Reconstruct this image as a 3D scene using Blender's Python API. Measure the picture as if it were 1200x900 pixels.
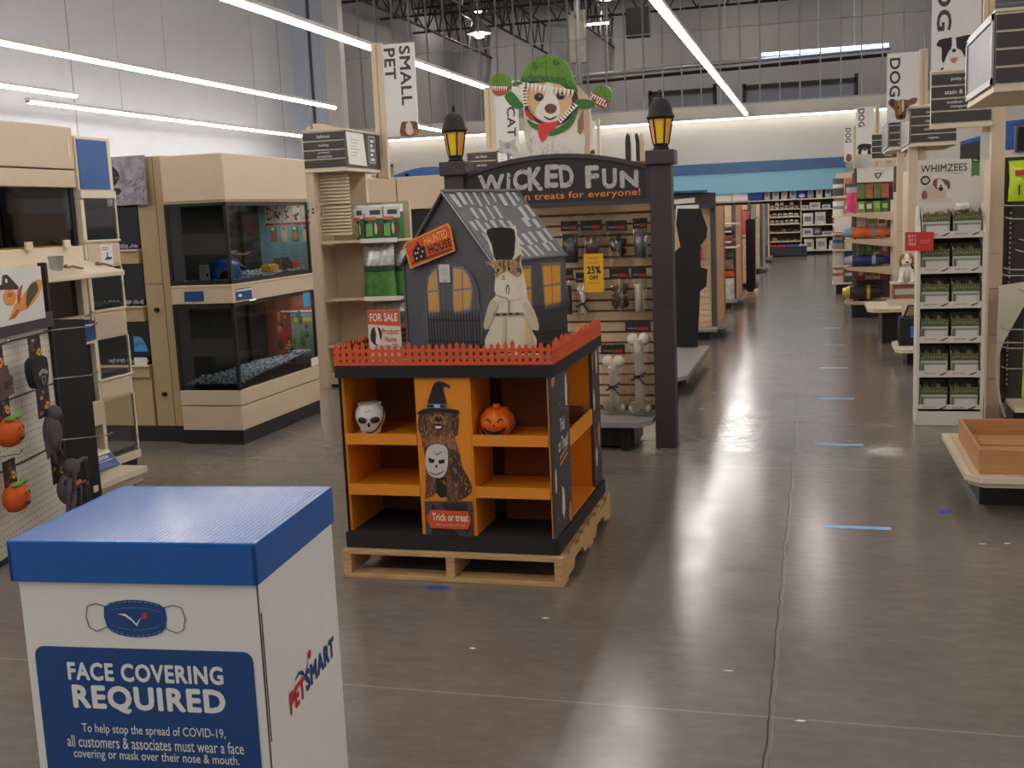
import bpy, math, random
from mathutils import Vector, Matrix

for o in list(bpy.data.objects):
    bpy.data.objects.remove(o)
SC = bpy.context.scene
COL = SC.collection

# ---------------------------------------------------------------- camera
YAW, PITCH, ROLL, FPX, CAMZ = .272, .1518, .0432, 1295.0, 1.62
fwd = Vector((-math.sin(YAW) * math.cos(PITCH), math.cos(YAW) * math.cos(PITCH), -math.sin(PITCH)))
rgt = Vector((math.cos(YAW), math.sin(YAW), 0))
dwn = fwd.cross(rgt)
r2 = rgt * math.cos(ROLL) + dwn * math.sin(ROLL)
d2 = dwn * math.cos(ROLL) - rgt * math.sin(ROLL)
cd = bpy.data.cameras.new('camera')
cam = bpy.data.objects.new('camera', cd)
COL.objects.link(cam)
cd.sensor_width = 36.0
cd.sensor_fit = 'HORIZONTAL'
cd.lens = 36.0 * FPX / 1200.0
cd.clip_end = 200
cam.matrix_world = Matrix(((r2.x, -d2.x, -fwd.x, 0), (r2.y, -d2.y, -fwd.y, 0), (r2.z, -d2.z, -fwd.z, CAMZ), (0, 0, 0, 1)))
SC.camera = cam

# ---------------------------------------------------------------- world, exposure
W = bpy.data.worlds.new('store_front_daylight')
SC.world = W
W.use_nodes = True
W.node_tree.nodes['Background'].inputs[0].default_value = (.96, .94, .92, 1)
W.node_tree.nodes['Background'].inputs[1].default_value = 0.36
SC.view_settings.view_transform = 'Standard'
SC.view_settings.look = 'None'
SC.view_settings.gamma = 1.0
SC.view_settings.use_curve_mapping = False
SC.view_settings.exposure = 0.28
LAMP = 30.0            # radiance of the strip tubes
SC.cycles.use_denoising = True
SC.cycles.max_bounces = 7
SC.cycles.diffuse_bounces = 4
SC.cycles.glossy_bounces = 3
SC.cycles.transmission_bounces = 4
SC.cycles.transparent_max_bounces = 12
SC.cycles.sample_clamp_indirect = 4.0
SC.cycles.caustics_reflective = False
SC.cycles.caustics_refractive = False

# ---------------------------------------------------------------- helpers
rnd = random.Random(11)


def lin(c):
    c = c / 255.0
    return c / 12.92 if c <= .04045 else ((c + .055) / 1.055) ** 2.4


MATS = {}


def mat(name, rgb, rough=.55, metal=0.0, noise=.06, scale=14.0, spec=.5, emit=0.0, bump=0.0, stretch=None, rgb2=None):
    """procedural surface: base colour with a soft noise variation"""
    if name in MATS:
        return MATS[name]
    m = bpy.data.materials.new(name)
    m.use_nodes = True
    nt = m.node_tree
    b = nt.nodes['Principled BSDF']
    col = tuple(lin(v) for v in rgb)
    b.inputs['Roughness'].default_value = rough
    b.inputs['Metallic'].default_value = metal
    b.inputs['Specular IOR Level'].default_value = spec
    tc = nt.nodes.new('ShaderNodeTexCoord')
    mp = nt.nodes.new('ShaderNodeMapping')
    if stretch:
        mp.inputs['Scale'].default_value = stretch
    nz = nt.nodes.new('ShaderNodeTexNoise')
    nz.inputs['Scale'].default_value = scale
    nz.inputs['Detail'].default_value = 4
    nt.links.new(tc.outputs['Object'], mp.inputs[0])
    nt.links.new(mp.outputs[0], nz.inputs['Vector'])
    mx = nt.nodes.new('ShaderNodeMix')
    mx.data_type = 'RGBA'
    if rgb2:
        c2 = tuple(lin(v) for v in rgb2)
        lo, hi = col, c2
    else:
        lo = tuple(max(0, v * (1 - noise * 2)) for v in col)
        hi = tuple(min(1, v * (1 + noise * 2)) for v in col)
    mx.inputs[6].default_value = (*lo, 1)
    mx.inputs[7].default_value = (*hi, 1)
    nt.links.new(nz.outputs['Fac'], mx.inputs[0])
    nt.links.new(mx.outputs[2], b.inputs['Base Color'])
    if bump:
        bp = nt.nodes.new('ShaderNodeBump')
        bp.inputs['Strength'].default_value = bump
        bp.inputs['Distance'].default_value = .01
        nt.links.new(nz.outputs['Fac'], bp.inputs['Height'])
        nt.links.new(bp.outputs[0], b.inputs['Normal'])
    if emit:
        b.inputs['Emission Color'].default_value = (*col, 1)
        b.inputs['Emission Strength'].default_value = emit
    MATS[name] = m
    return m


def ink(r, g, b):
    return mat('ink_%02x%02x%02x' % (int(r), int(g), int(b)), (r, g, b), rough=.6, noise=.02)


def glass_mat(name, tint=(.93, .96, .95), gloss=.12):
    m = bpy.data.materials.new(name)
    m.use_nodes = True
    nt = m.node_tree
    nt.nodes.remove(nt.nodes['Principled BSDF'])
    out = nt.nodes['Material Output']
    t = nt.nodes.new('ShaderNodeBsdfTransparent')
    t.inputs[0].default_value = (*tint, 1)
    g = nt.nodes.new('ShaderNodeBsdfGlossy')
    g.inputs['Roughness'].default_value = .04
    fr = nt.nodes.new('ShaderNodeFresnel')
    fr.inputs[0].default_value = 1.45
    ad = nt.nodes.new('ShaderNodeMath')
    ad.operation = 'ADD'
    ad.inputs[1].default_value = gloss - .04
    nt.links.new(fr.outputs[0], ad.inputs[0])
    mx = nt.nodes.new('ShaderNodeMixShader')
    nt.links.new(ad.outputs[0], mx.inputs[0])
    nt.links.new(t.outputs[0], mx.inputs[1])
    nt.links.new(g.outputs[0], mx.inputs[2])
    nt.links.new(mx.outputs[0], out.inputs[0])
    MATS[name] = m
    return m


class Fr:
    """a flat drawing frame: origin, right, up; n faces the viewer of the print"""

    def __init__(s, o, u=(1, 0, 0), v=(0, 0, 1), n=None):
        s.o, s.u, s.v = Vector(o), Vector(u).normalized(), Vector(v).normalized()
        s.n = Vector(n).normalized() if n else s.u.cross(s.v).normalized()

    def at(s, x, y, z=0.0):
        return s.o + s.u * x + s.v * y + s.n * z


def front(x, y, z):
    return Fr((x, y, z))                    # prints facing the camera side (-Y)


def side(x, y, z):
    return Fr((x, y, z), (0, 1, 0))         # prints facing +X


def sidel(x, y, z):
    return Fr((x, y, z), (0, -1, 0))        # prints facing -X


def flat(x, y, z):
    return Fr((x, y, z), (1, 0, 0), (0, 1, 0))


def smooth_loop(p, k=3):
    n = len(p)
    r = []
    for i in range(n):
        a, b, c, d = p[i - 1], p[i], p[(i + 1) % n], p[(i + 2) % n]
        for j in range(k):
            t = j / k
            r.append(tuple(.5 * (2 * b[q] + (c[q] - a[q]) * t + (2 * a[q] - 5 * b[q] + 4 * c[q] - d[q]) * t * t + (3 * b[q] - a[q] - 3 * c[q] + d[q]) * t ** 3) for q in (0, 1)))
    return r


def ell(cx, cy, rx, ry, n=16):
    return [(cx + rx * math.cos(2 * math.pi * i / n), cy + ry * math.sin(2 * math.pi * i / n)) for i in range(n)]


def rrect(x0, y0, x1, y1, r, n=4):
    p = []
    for cx, cy, a0 in ((x1 - r, y0 + r, -90), (x1 - r, y1 - r, 0), (x0 + r, y1 - r, 90), (x0 + r, y0 + r, 180)):
        for i in range(n + 1):
            a = math.radians(a0 + 90 * i / n)
            p.append((cx + r * math.cos(a), cy + r * math.sin(a)))
    return p


TXT = {}


def text_geo(s, bold=0.0):
    if (s, bold) in TXT:
        return TXT[(s, bold)]
    cu = bpy.data.curves.new('t', 'FONT')
    cu.body = s
    cu.resolution_u = 3
    cu.space_character = 1 + bold * 2.6
    ob = bpy.data.objects.new('t', cu)
    COL.objects.link(ob)
    me = ob.to_mesh()
    v = [(q.co.x, q.co.y, 0) for q in me.vertices]
    f = [tuple(q.vertices) for q in me.polygons]
    ob.to_mesh_clear()
    bpy.data.objects.remove(ob)
    bpy.data.curves.remove(cu)
    if bold:
        # heavier strokes: the same outline again, nudged round a small ring
        n0, v0, f0 = len(v), list(v), list(f)
        for k in range(8):
            dx, dy = bold * math.cos(math.pi * k / 4), bold * math.sin(math.pi * k / 4)
            v += [(x + dx, y + dy, k + 1) for x, y, _ in v0]
            f += [tuple(i + n0 * (k + 1) for i in q) for q in f0]
    x0, x1 = min(q[0] for q in v), max(q[0] for q in v)
    y0, y1 = min(q[1] for q in v), max(q[1] for q in v)
    v = [((q[0] - x0) / (x1 - x0), (q[1] - y0) / (y1 - y0), q[2] * 4e-5) for q in v]
    TXT[(s, bold)] = (v, f, (x1 - x0) / (y1 - y0))
    return TXT[(s, bold)]


class MB:
    def __init__(s):
        s.v, s.f, s.fm, s.m = [], [], [], []

    def mi(s, m):
        if m not in s.m:
            s.m.append(m)
        return s.m.index(m)

    def add(s, vs, fs, m):
        b = len(s.v)
        s.v += [Vector(q) for q in vs]
        k = s.mi(m)
        for q in fs:
            s.f.append([b + i for i in q])
            s.fm.append(k)
        return s

    def box(s, x0, y0, z0, x1, y1, z1, m, T=None):
        vs = [Vector(q) for q in ((x0, y0, z0), (x1, y0, z0), (x1, y1, z0), (x0, y1, z0), (x0, y0, z1), (x1, y0, z1), (x1, y1, z1), (x0, y1, z1))]
        if T:
            vs = [T @ q for q in vs]
        return s.add(vs, [(0, 3, 2, 1), (4, 5, 6, 7), (0, 1, 5, 4), (1, 2, 6, 5), (2, 3, 7, 6), (3, 0, 4, 7)], m)

    def ngon(s, pts, m):
        return s.add(pts, [tuple(range(len(pts)))], m)

    def poly(s, fr, pts, z, m):
        return s.ngon([fr.at(x, y, z) for x, y in pts], m)

    def rect(s, fr, x0, y0, x1, y1, z, m):
        return s.poly(fr, [(x0, y0), (x1, y0), (x1, y1), (x0, y1)], z, m)

    def slab(s, fr, pts, z0, z1, m, edge=None, back=None):
        n = len(pts)
        a = [fr.at(x, y, z1) for x, y in pts]
        b = [fr.at(x, y, z0) for x, y in pts]
        s.add(a, [tuple(range(n))], m)
        s.add(b, [tuple(range(n - 1, -1, -1))], back or edge or m)
        s.add(b + a, [(i, (i + 1) % n, n + (i + 1) % n, n + i) for i in range(n)], edge or m)
        return s

    def text(s, fr, t, x0, y0, x1, y1, m, bold=0.0, z=.0012, shear=0.0, fn=None):
        v, f, _ = text_geo(t, bold)
        if fn:
            p = [fr.at(*fn(a, b), z + c) for a, b, c in v]
        else:
            p = [fr.at(x0 + (x1 - x0) * a + shear * b, y0 + (y1 - y0) * b, z + c) for a, b, c in v]
        return s.add(p, f, m)

    def textc(s, fr, t, cx, y0, h, m, bold=0.0, z=.0012, maxw=None):
        w = text_geo(t, bold)[2] * h
        if maxw:
            w = min(w, maxw)
        return s.text(fr, t, cx - w / 2, y0, cx + w / 2, y0 + h, m, bold, z)

    def tube(s, pts, r, m, n=6, cap=True):
        pts = [Vector(p) for p in pts]
        k = len(pts)
        rs = r if isinstance(r, (list, tuple)) else [r] * k
        vs = []
        ref = None
        for i, p in enumerate(pts):
            d = (pts[min(i + 1, k - 1)] - pts[max(i - 1, 0)]).normalized()
            if ref is None:
                ref = Vector((0, 0, 1)) if abs(d.z) < .9 else Vector((1, 0, 0))
            a = d.cross(ref).normalized()
            b = a.cross(d).normalized()
            ref = b
            for j in range(n):
                t = 2 * math.pi * j / n
                vs.append(p + (a * math.cos(t) + b * math.sin(t)) * rs[i])
        fs = [(i * n + j, i * n + (j + 1) % n, (i + 1) * n + (j + 1) % n, (i + 1) * n + j) for i in range(k - 1) for j in range(n)]
        if cap:
            fs += [tuple(range(n - 1, -1, -1)), tuple((k - 1) * n + j for j in range(n))]
        return s.add(vs, fs, m)

    def lathe(s, c, prof, m, n=20, sx=1.0, sy=1.0, mod=None):
        c = Vector(c)
        vs = []
        for r, z in prof:
            for j in range(n):
                t = 2 * math.pi * j / n
                q = mod(t, z) if mod else 1.0
                vs.append(c + Vector((r * q * math.cos(t) * sx, r * q * math.sin(t) * sy, z)))
        k = len(prof)
        fs = [(i * n + j, i * n + (j + 1) % n, (i + 1) * n + (j + 1) % n, (i + 1) * n + j) for i in range(k - 1) for j in range(n)]
        fs += [tuple(range(n - 1, -1, -1)), tuple((k - 1) * n + j for j in range(n))]
        return s.add(vs, fs, m)

    def ball(s, c, rx, ry, rz, m, n=12, k=8, T=None):
        vs = []
        for i in range(k + 1):
            a = math.pi * i / k
            for j in range(n):
                t = 2 * math.pi * j / n
                q = Vector((rx * math.sin(a) * math.cos(t), ry * math.sin(a) * math.sin(t), rz * math.cos(a)))
                vs.append((T @ q if T else q) + Vector(c))
        return s.add(vs, [(i * n + j, (i + 1) * n + j, (i + 1) * n + (j + 1) % n, i * n + (j + 1) % n) for i in range(k) for j in range(n)], m)

    def pouch(s, w, h, d, m, band=None, top=None, T=None, seed=0, panel=None, tt=.78):
        """a filled bag standing on its base: crimped flat top, bulging middle, wrinkled sides"""
        R = random.Random(seed)
        nx, nz = 8, 9
        T = T or Matrix()
        for sg in (-1, 1):
            vs, fs, ms = [], [], []
            for i in range(nz + 1):
                t = i / nz
                th = d / 2 * min(1, (math.sin(math.pi * min(1, .18 + t * .82)) ** .6) * 1.05) * (1 if t < .93 else .35)
                for j in range(nx + 1):
                    u = j / nx * 2 - 1
                    y = th * (max(0, 1 - abs(u) ** 3)) ** .7
                    vs.append(T @ Vector((u * w / 2 * (1 - .04 * math.sin(t * 3)) + R.uniform(-1, 1) * w * .008, sg * (y + .003 + (R.uniform(-1, 1) * d * .05 if 0 < i < nz and 0 < j < nx else 0)), t * h)))
            for i in range(nz):
                for j in range(nx):
                    a = i * (nx + 1) + j
                    q = (a, a + 1, a + nx + 2, a + nx + 1)
                    fs.append(q if sg < 0 else q[::-1])
                    t = (i + .5) / nz
                    mm = m
                    if top and t > tt:
                        mm = top
                    elif band and .42 < t < .62:
                        mm = band
                    elif panel and .2 < t < .62 and 1 < j < 6:
                        mm = panel
                    ms.append(mm)
            b = len(s.v)
            s.v += vs
            for q, mm in zip(fs, ms):
                s.f.append([b + i for i in q])
                s.fm.append(s.mi(mm))
        # close the rim
        return s

    def build(s, name, parent=None, world=False, bevel=0.0, smooth=0, label=None):
        vs = s.v
        org = None
        if parent is None:
            lo = [min(q[i] for q in vs) for i in range(3)]
            hi = [max(q[i] for q in vs) for i in range(3)]
            org = Vector(((lo[0] + hi[0]) / 2, (lo[1] + hi[1]) / 2, lo[2]))
            vs = [q - org for q in vs]
        if world and parent is not None:
            inv = MW[parent.name].inverted()
            vs = [inv @ q for q in vs]
        me = bpy.data.meshes.new(name)
        me.from_pydata([tuple(q) for q in vs], [], s.f)
        for m in s.m:
            me.materials.append(m)
        me.polygons.foreach_set('material_index', s.fm)
        if smooth:
            me.polygons.foreach_set('use_smooth', [True] * len(s.f))
            me.set_sharp_from_angle(angle=math.radians(smooth))
        me.validate()
        me.update()
        o = bpy.data.objects.new(name, me)
        COL.objects.link(o)
        if parent is not None:
            o.parent = parent
            MW[o.name] = MW[parent.name]
        else:
            o.location = org
            MW[o.name] = Matrix.Translation(org)
        if bevel:
            bv = o.modifiers.new('bevel', 'BEVEL')
            bv.width = bevel
            bv.segments = 2
            bv.limit_method = 'ANGLE'
            bv.angle_limit = math.radians(40)
        if label:
            o['label'] = label
        return o


MW = {}


def thing(name, label, cat, loc=(0, 0, 0), rz=0.0, group=None, kind=None):
    o = bpy.data.objects.new(name, None)
    o.empty_display_size = .05
    COL.objects.link(o)
    o.location = loc
    o.rotation_euler = (0, 0, rz)
    MW[o.name] = Matrix.Translation(Vector(loc)) @ Matrix.Rotation(rz, 4, 'Z')
    return tag(o, label, cat, group, kind)


def tag(o, label=None, cat=None, group=None, kind=None):
    if label:
        o['label'] = label
    if cat:
        o['category'] = cat
    if group:
        o['group'] = group
    if kind:
        o['kind'] = kind
    return o


def struct(o):
    o['kind'] = 'structure'
    return o


KIDS = {}


def copy_tree(o, loc=None, rz=None, label=None, group=None, parent=None, scale=None):
    c = o.copy()
    COL.objects.link(c)
    if parent is not None:
        c.parent = parent
    if loc is not None:
        c.location = loc
    if rz is not None:
        c.rotation_euler = (0, 0, rz)
    if scale is not None:
        c.scale = scale
    if label:
        c['label'] = label
    if group:
        c['group'] = group
    for ch in [q for q in bpy.data.objects if q.parent == o]:
        copy_tree(ch, parent=c)
    return c


ORD = ['first', 'second', 'third', 'fourth', 'fifth', 'sixth', 'seventh', 'eighth', 'ninth', 'tenth', 'eleventh', 'twelfth', 'thirteenth', 'fourteenth', 'fifteenth', 'sixteenth', 'seventeenth', 'eighteenth', 'nineteenth', 'twentieth',
       'twenty-first', 'twenty-second', 'twenty-third', 'twenty-fourth', 'twenty-fifth', 'twenty-sixth', 'twenty-seventh', 'twenty-eighth']


def art(mb, fr, layers, pal, z0=.001, dz=.0004, k=3):
    """printed picture: flat ink shapes on a board"""
    for i, (nm, pts) in enumerate(layers):
        if nm == '_out':
            continue
        q = smooth_loop(pts, k) if len(pts) > 5 and nm not in ('plaque', 'crate', 'cratein') else pts
        mb.poly(fr, q, z0 + i * dz, pal[nm])



def inside(p, poly):
    r = False
    n = len(poly)
    for i in range(n):
        (x0, y0), (x1, y1) = poly[i - 1], poly[i]
        if (y0 > p[1]) != (y1 > p[1]) and p[0] < (x1 - x0) * (p[1] - y0) / (y1 - y0) + x0:
            r = not r
    return r


def fur(mb, fr, poly, n, cols, L, z, seed=1, down=(0, -1), skip=()):
    """printed hair strokes: short tapering flicks inside an outline"""
    R_ = random.Random(seed)
    xs, ys = [p[0] for p in poly], [p[1] for p in poly]
    k = 0
    while k < n:
        p = (R_.uniform(min(xs), max(xs)), R_.uniform(min(ys), max(ys)))
        k += 1
        if not inside(p, poly) or any(inside(p, q) for q in skip):
            continue
        a = math.atan2(down[1], down[0]) + R_.uniform(-.6, .6)
        l_, w_ = L * R_.uniform(.6, 1.3), L * .16
        dx, dy = math.cos(a), math.sin(a)
        mb.poly(fr, [(p[0] - dy * w_, p[1] + dx * w_), (p[0] + dy * w_, p[1] - dx * w_), (p[0] + dx * l_, p[1] + dy * l_)], z + (k % 7) * .00002, R_.choice(cols))

# ---------------------------------------------------------------- materials
M = {}
M['cream'] = mat('cream_paint', (212, 190, 163), .45, noise=.03)
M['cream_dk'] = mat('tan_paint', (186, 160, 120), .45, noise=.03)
M['cream_lt'] = mat('ivory_paint', (226, 210, 184), .4, noise=.02)
M['white'] = mat('white_paint', (226, 222, 218), .5, noise=.02)
M['card'] = mat('white_card', (232, 228, 222), .6, noise=.02)
M['offwhite'] = mat('off_white_plastic', (224, 214, 196), .5, noise=.03)
M['black'] = mat('black_plastic', (26, 24, 25), .45, noise=.1)
M['black_mt'] = mat('matt_black_card', (30, 28, 29), .8, noise=.1)
M['char'] = mat('charcoal_strip', (66, 60, 60), .5, noise=.04)
M['dark'] = mat('dark_interior', (20, 18, 18), .7, noise=.1)
M['purple_blk'] = mat('plum_black_post', (62, 52, 54), .55, noise=.05)
M['grey_mt'] = mat('grey_steel_paint', (150, 146, 142), .4, noise=.04)
M['grey_dk'] = mat('dark_grey_steel', (96, 94, 94), .4, .3, noise=.05)
M['steel'] = mat('galvanised_steel', (176, 176, 178), .35, .7, noise=.06)
M['chrome'] = mat('chrome_wire', (200, 200, 200), .2, .9, noise=.02)
M['wood'] = mat('light_wood', (196, 146, 92), .55, noise=.12, scale=6, stretch=(1, 14, 14))
M['pallet'] = mat('pallet_pine', (196, 156, 106), .8, noise=.2, scale=7, stretch=(1.5, 10, 10), bump=.2)
M['pallet_dk'] = mat('pallet_oak_end', (136, 92, 56), .8, noise=.2, scale=9, bump=.2)
M['slat'] = mat('slatwall_maple', (234, 202, 162), .5, noise=.06, scale=5, stretch=(1, 8, 8))
M['blue'] = mat('corrugated_blue_plastic', (34, 92, 168), .28, noise=.05, scale=60, stretch=(1, 20, 1), bump=.05)
M['navy'] = mat('navy_print', (26, 70, 128), .5, noise=.02)
M['orange'] = mat('orange_card', (226, 138, 22), .6, noise=.04)
M['fence'] = mat('orange_red_card', (214, 84, 36), .6, noise=.06)
M['gravelb'] = mat('blue_white_gravel', (170, 186, 200), .6, noise=.3, scale=30)
M['glass'] = glass_mat('clear_glass', (.96, .98, .97), .05)
M['glass_dk'] = glass_mat('smoked_glass', (.55, .56, .56), .06)
M['tube'] = mat('lit_tube', (255, 250, 244), emit=LAMP)
M['lampblue'] = mat('cool_lit_tube', (190, 215, 255), emit=6)
M['roof'] = mat('roof_deck', (196, 192, 188), .8, noise=.06)
M['joist'] = mat('dark_joist_steel', (52, 48, 48), .6, noise=.1)
M['redtag'] = mat('red_card', (206, 52, 44), .55, noise=.03)
M['yellow'] = mat('yellow_card', (240, 180, 20), .6, noise=.03)
M['green'] = mat('green_bag', (22, 74, 40), .35, noise=.2, scale=22, rgb2=(104, 170, 76), bump=.3)
M['green_dk'] = mat('dark_green_bag', (24, 66, 48), .35, noise=.15)
M['silver'] = mat('silver_foil', (120, 120, 118), .25, .5, noise=.25, scale=30, bump=.6, rgb2=(236, 236, 232))
M['clear'] = glass_mat('clear_film', (.97, .96, .95), .1)
M['bone'] = mat('rawhide_white', (236, 222, 200), .6, noise=.06)
M['lime'] = mat('lime_bag', (188, 214, 36), .35, noise=.1)


# polished concrete floor: brown-grey clouds, scuffs, sawn joints, pale construction joint along the aisle
def floor_material():
    m = bpy.data.materials.new('polished_concrete')
    m.use_nodes = True
    nt = m.node_tree
    L = nt.links
    b = nt.nodes['Principled BSDF']
    geo = nt.nodes.new('ShaderNodeNewGeometry')

    def noise(scale, detail=5, rough=.6, mp=None):
        n = nt.nodes.new('ShaderNodeTexNoise')
        n.inputs['Scale'].default_value = scale
        n.inputs['Detail'].default_value = detail
        n.inputs['Roughness'].default_value = rough
        if mp:
            k = nt.nodes.new('ShaderNodeMapping')
            k.inputs['Scale'].default_value = mp
            L.new(geo.outputs['Position'], k.inputs[0])
            L.new(k.outputs[0], n.inputs['Vector'])
        else:
            L.new(geo.outputs['Position'], n.inputs['Vector'])
        return n.outputs['Fac']

    def ramp(src, stops):
        r = nt.nodes.new('ShaderNodeValToRGB')
        e = r.color_ramp.elements
        e[0].position, e[0].color = stops[0][0], (*[lin(c) for c in stops[0][1]], 1)
        e[1].position, e[1].color = stops[-1][0], (*[lin(c) for c in stops[-1][1]], 1)
        for p, c in stops[1:-1]:
            q = e.new(p)
            q.color = (*[lin(v) for v in c], 1)
        L.new(src, r.inputs[0])
        return r.outputs[0]

    def math_(op, a, bb=None, c=None):
        n = nt.nodes.new('ShaderNodeMath')
        n.operation = op
        for i, x in enumerate((a, bb, c)):
            if x is None:
                continue
            if isinstance(x, (int, float)):
                n.inputs[i].default_value = x
            else:
                L.new(x, n.inputs[i])
        return n.outputs[0]

    def mix(f, a, bb, t='RGBA', blend='MIX'):
        n = nt.nodes.new('ShaderNodeMix')
        n.data_type = 'RGBA'
        n.blend_type = blend
        for i, x in ((0, f), (6, a), (7, bb)):
            if isinstance(x, (int, float)):
                n.inputs[i].default_value = x
            elif isinstance(x, tuple):
                n.inputs[i].default_value = x
            else:
                L.new(x, n.inputs[i])
        return n.outputs[2]

    big = noise(.55, 6, .65)
    fine = noise(9, 6, .7, (1, 2.2, 1))
    c1 = ramp(big, [(.15, FLOOR[0]), (.5, FLOOR[1]), (.85, FLOOR[2])])
    c2 = ramp(fine, [(.2, (140, 139, 138)), (.8, (222, 219, 215))])
    col = mix(.45, c1, c2, blend='OVERLAY')
    sx = nt.nodes.new('ShaderNodeSeparateXYZ')
    L.new(geo.outputs['Position'], sx.inputs[0])
    wob = math_('MULTIPLY', math_('SUBTRACT', noise(3, 3), .5), .03)

    def line(coord, off, period, w, wobble=None):
        x = math_('SUBTRACT', coord, off)
        if wobble is not None:
            x = math_('ADD', x, wobble)
        if period:
            x = math_('SUBTRACT', math_('MODULO', math_('ADD', x, period * 50 + period / 2), period), period / 2)
        return math_('LESS_THAN', math_('ABSOLUTE', x), w)
    jl = line(sx.outputs[0], -.14, 0, .0065, wob)
    jd = line(sx.outputs[0], -.149, 0, .003, wob)
    jx = line(sx.outputs[0], -.14 - 4.6, 4.6, .005)
    jy = line(sx.outputs[1], 3.41, 3.46, .005)
    col = mix(jx, col, (*[lin(v) for v in (70, 62, 56)], 1))
    col = mix(math_('MULTIPLY', jy, .4), col, (*[lin(v) for v in (168, 158, 146)], 1))
    col = mix(math_('MULTIPLY', jl, .55), col, (*[lin(v) for v in (150, 140, 130)], 1))
    col = mix(jd, col, (*[lin(v) for v in (60, 54, 50)], 1))
    # white scuffs
    sc = noise(26, 8, .75, (1, .5, 1))
    sc2 = noise(1.3, 2)
    scm = math_('MULTIPLY', ramp(sc, [(.62, (0, 0, 0)), (.82, (255, 255, 255))]), ramp(sc2, [(.5, (0, 0, 0)), (.7, (255, 255, 255))]))
    col = mix(math_('MULTIPLY', scm, .30), col, (*[lin(v) for v in (190, 182, 172)], 1))
    L.new(col, b.inputs['Base Color'])
    rr = nt.nodes.new('ShaderNodeMapRange')
    L.new(noise(2.6, 7, .75), rr.inputs[0])
    rr.inputs[1].default_value, rr.inputs[2].default_value = .3, .75
    rr.inputs[3].default_value, rr.inputs[4].default_value = .15, .27
    L.new(rr.outputs[0], b.inputs['Roughness'])
    b.inputs['Specular IOR Level'].default_value = .6
    bp = nt.nodes.new('ShaderNodeBump')
    bp.inputs['Strength'].default_value = .03
    bp.inputs['Distance'].default_value = .02
    L.new(noise(9, 5, .6), bp.inputs['Height'])
    L.new(bp.outputs[0], b.inputs['Normal'])
    return m


FLOOR = ((92, 85, 80), (116, 108, 102), (134, 126, 120))
FM = floor_material()

# ---------------------------------------------------------------- the building shell
XL, XR, YB, YF = -17.4, 12.0, 36.4, 54.0
m = MB()
m.box(XL - .2, -6, -.2, XR + .2, YF, 0, FM)
struct(m.build('floor'))


def wall_panels():
    """tilt-up panels: faint vertical joints every 3 m"""
    q = mat('white_wall', (224, 225, 230), .7, noise=.02, scale=2)
    nt = q.node_tree
    b = nt.nodes['Principled BSDF']
    return q


WM = wall_panels()
BACKM = mat('back_wall_paint', (206, 200, 190), .7, noise=.02)
GREYW = mat('warehouse_grey', (150, 148, 148), .8, noise=.04)
m = MB()
m.box(XL - .2, -6, 0, XL, YB + .1, 10.6, WM)
jm = mat('panel_joint_grey', (150, 150, 154), .8)
struct(m.build('wall_left'))
for i, y in enumerate((12.8, 23.9, 35.0)):
    m = MB()
    m.box(XL, y - .012, .0, XL + .006, y + .012, 10.5, jm)
    struct(m.build('trim_%d' % (i + 1)))
m = MB()
m.box(XR, -6, 0, XR + .2, YF, 10.6, WM)
struct(m.build('wall_right'))
m = MB()
m.box(XL - .2, YF, 0, XR + .2, YF + .2, 13, GREYW)
m.box(XL - .2, YB + .1, 0, XL, YF, 13, GREYW)
struct(m.build('wall_far'))
m = MB()
m.box(XL - .2, -6, 10.6, XR + .2, YB - 3, 10.8, M['roof'])
m.box(XL - .2, YB - 3, 12.4, XR + .2, YF, 12.6, M['roof'])
m.box(XL - .2, YB - 3.1, 10.6, XR + .2, YB - 3, 12.6, M['roof'])
struct(m.build('ceiling'))
# drywall part of the back wall with its bulkhead, and the bare studs above
m = MB()
m.box(XL, YB, 0, XR, YB + .15, 4.72, BACKM)
m.box(XL, YB - .35, 4.38, XR, YB, 4.72, BACKM)
struct(m.build('wall_back', bevel=.01))
m = MB()
m.box(-16.2, YB - .4, 0, -15.6, YB, 10.6, M['white'])
struct(m.build('trim_4', bevel=.02))
m = MB()
m.box(XL, YB - .36, 0, -16.2, YB - .01, 10.6, mat('daylight_tint_panel', (206, 216, 232), .6, noise=.02))  # bluish tint of daylight is put into this panel's colour
m.box(-16.75, YB - .40, 0, -16.66, YB - .35, 10.6, M['grey_dk'])
struct(m.build('trim_5'))
SW = tag(thing('stud_partition', 'bare metal stud partition above the white drywall of the back wall', 'stud wall', (-6, YB, 4.72)), kind='structure')
m = MB()
m.box(-15.6, YB, 4.72, XR, YB + .09, 4.80, M['steel'])
m.build('track', SW, world=True)
x = -15.05
proto = None
while x < 3.6:
    m = MB()
    m.box(x - .02, YB, 4.78, x + .02, YB + .003, 10.6, M['steel'])
    m.box(x - .02, YB, 4.78, x - .017, YB + .09, 10.6, M['steel'])
    m.box(x - .02, YB + .087, 4.78, x + .02, YB + .09, 10.6, M['steel'])
    m.build('stud', SW, world=True)
    x += .607
m = MB()
for z in (7.1,):
    m.box(-15.6, YB + .03, z, XR, YB + .05, z + .04, M['steel'])
m.build('bridging', SW, world=True)
# blue fascia over the rear shelving
BF = thing('wall_fascia', 'two-tone blue fascia band along the back wall above the rear shelves', 'fascia', (-4, 35.6, 2.0), kind='structure')
m = MB()
m.box(-12, 35.5, 2.62, .86, YB - .01, 2.93, mat('deep_blue_band', (62, 96, 136), .6, noise=.02))
m.build('dark_band', BF, world=True)
m = MB()
m.box(-12, 35.55, 1.98, .86, YB - .02, 2.62, mat('aqua_band', (128, 182, 204), .6, noise=.02))
m.build('light_band', BF, world=True)

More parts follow.
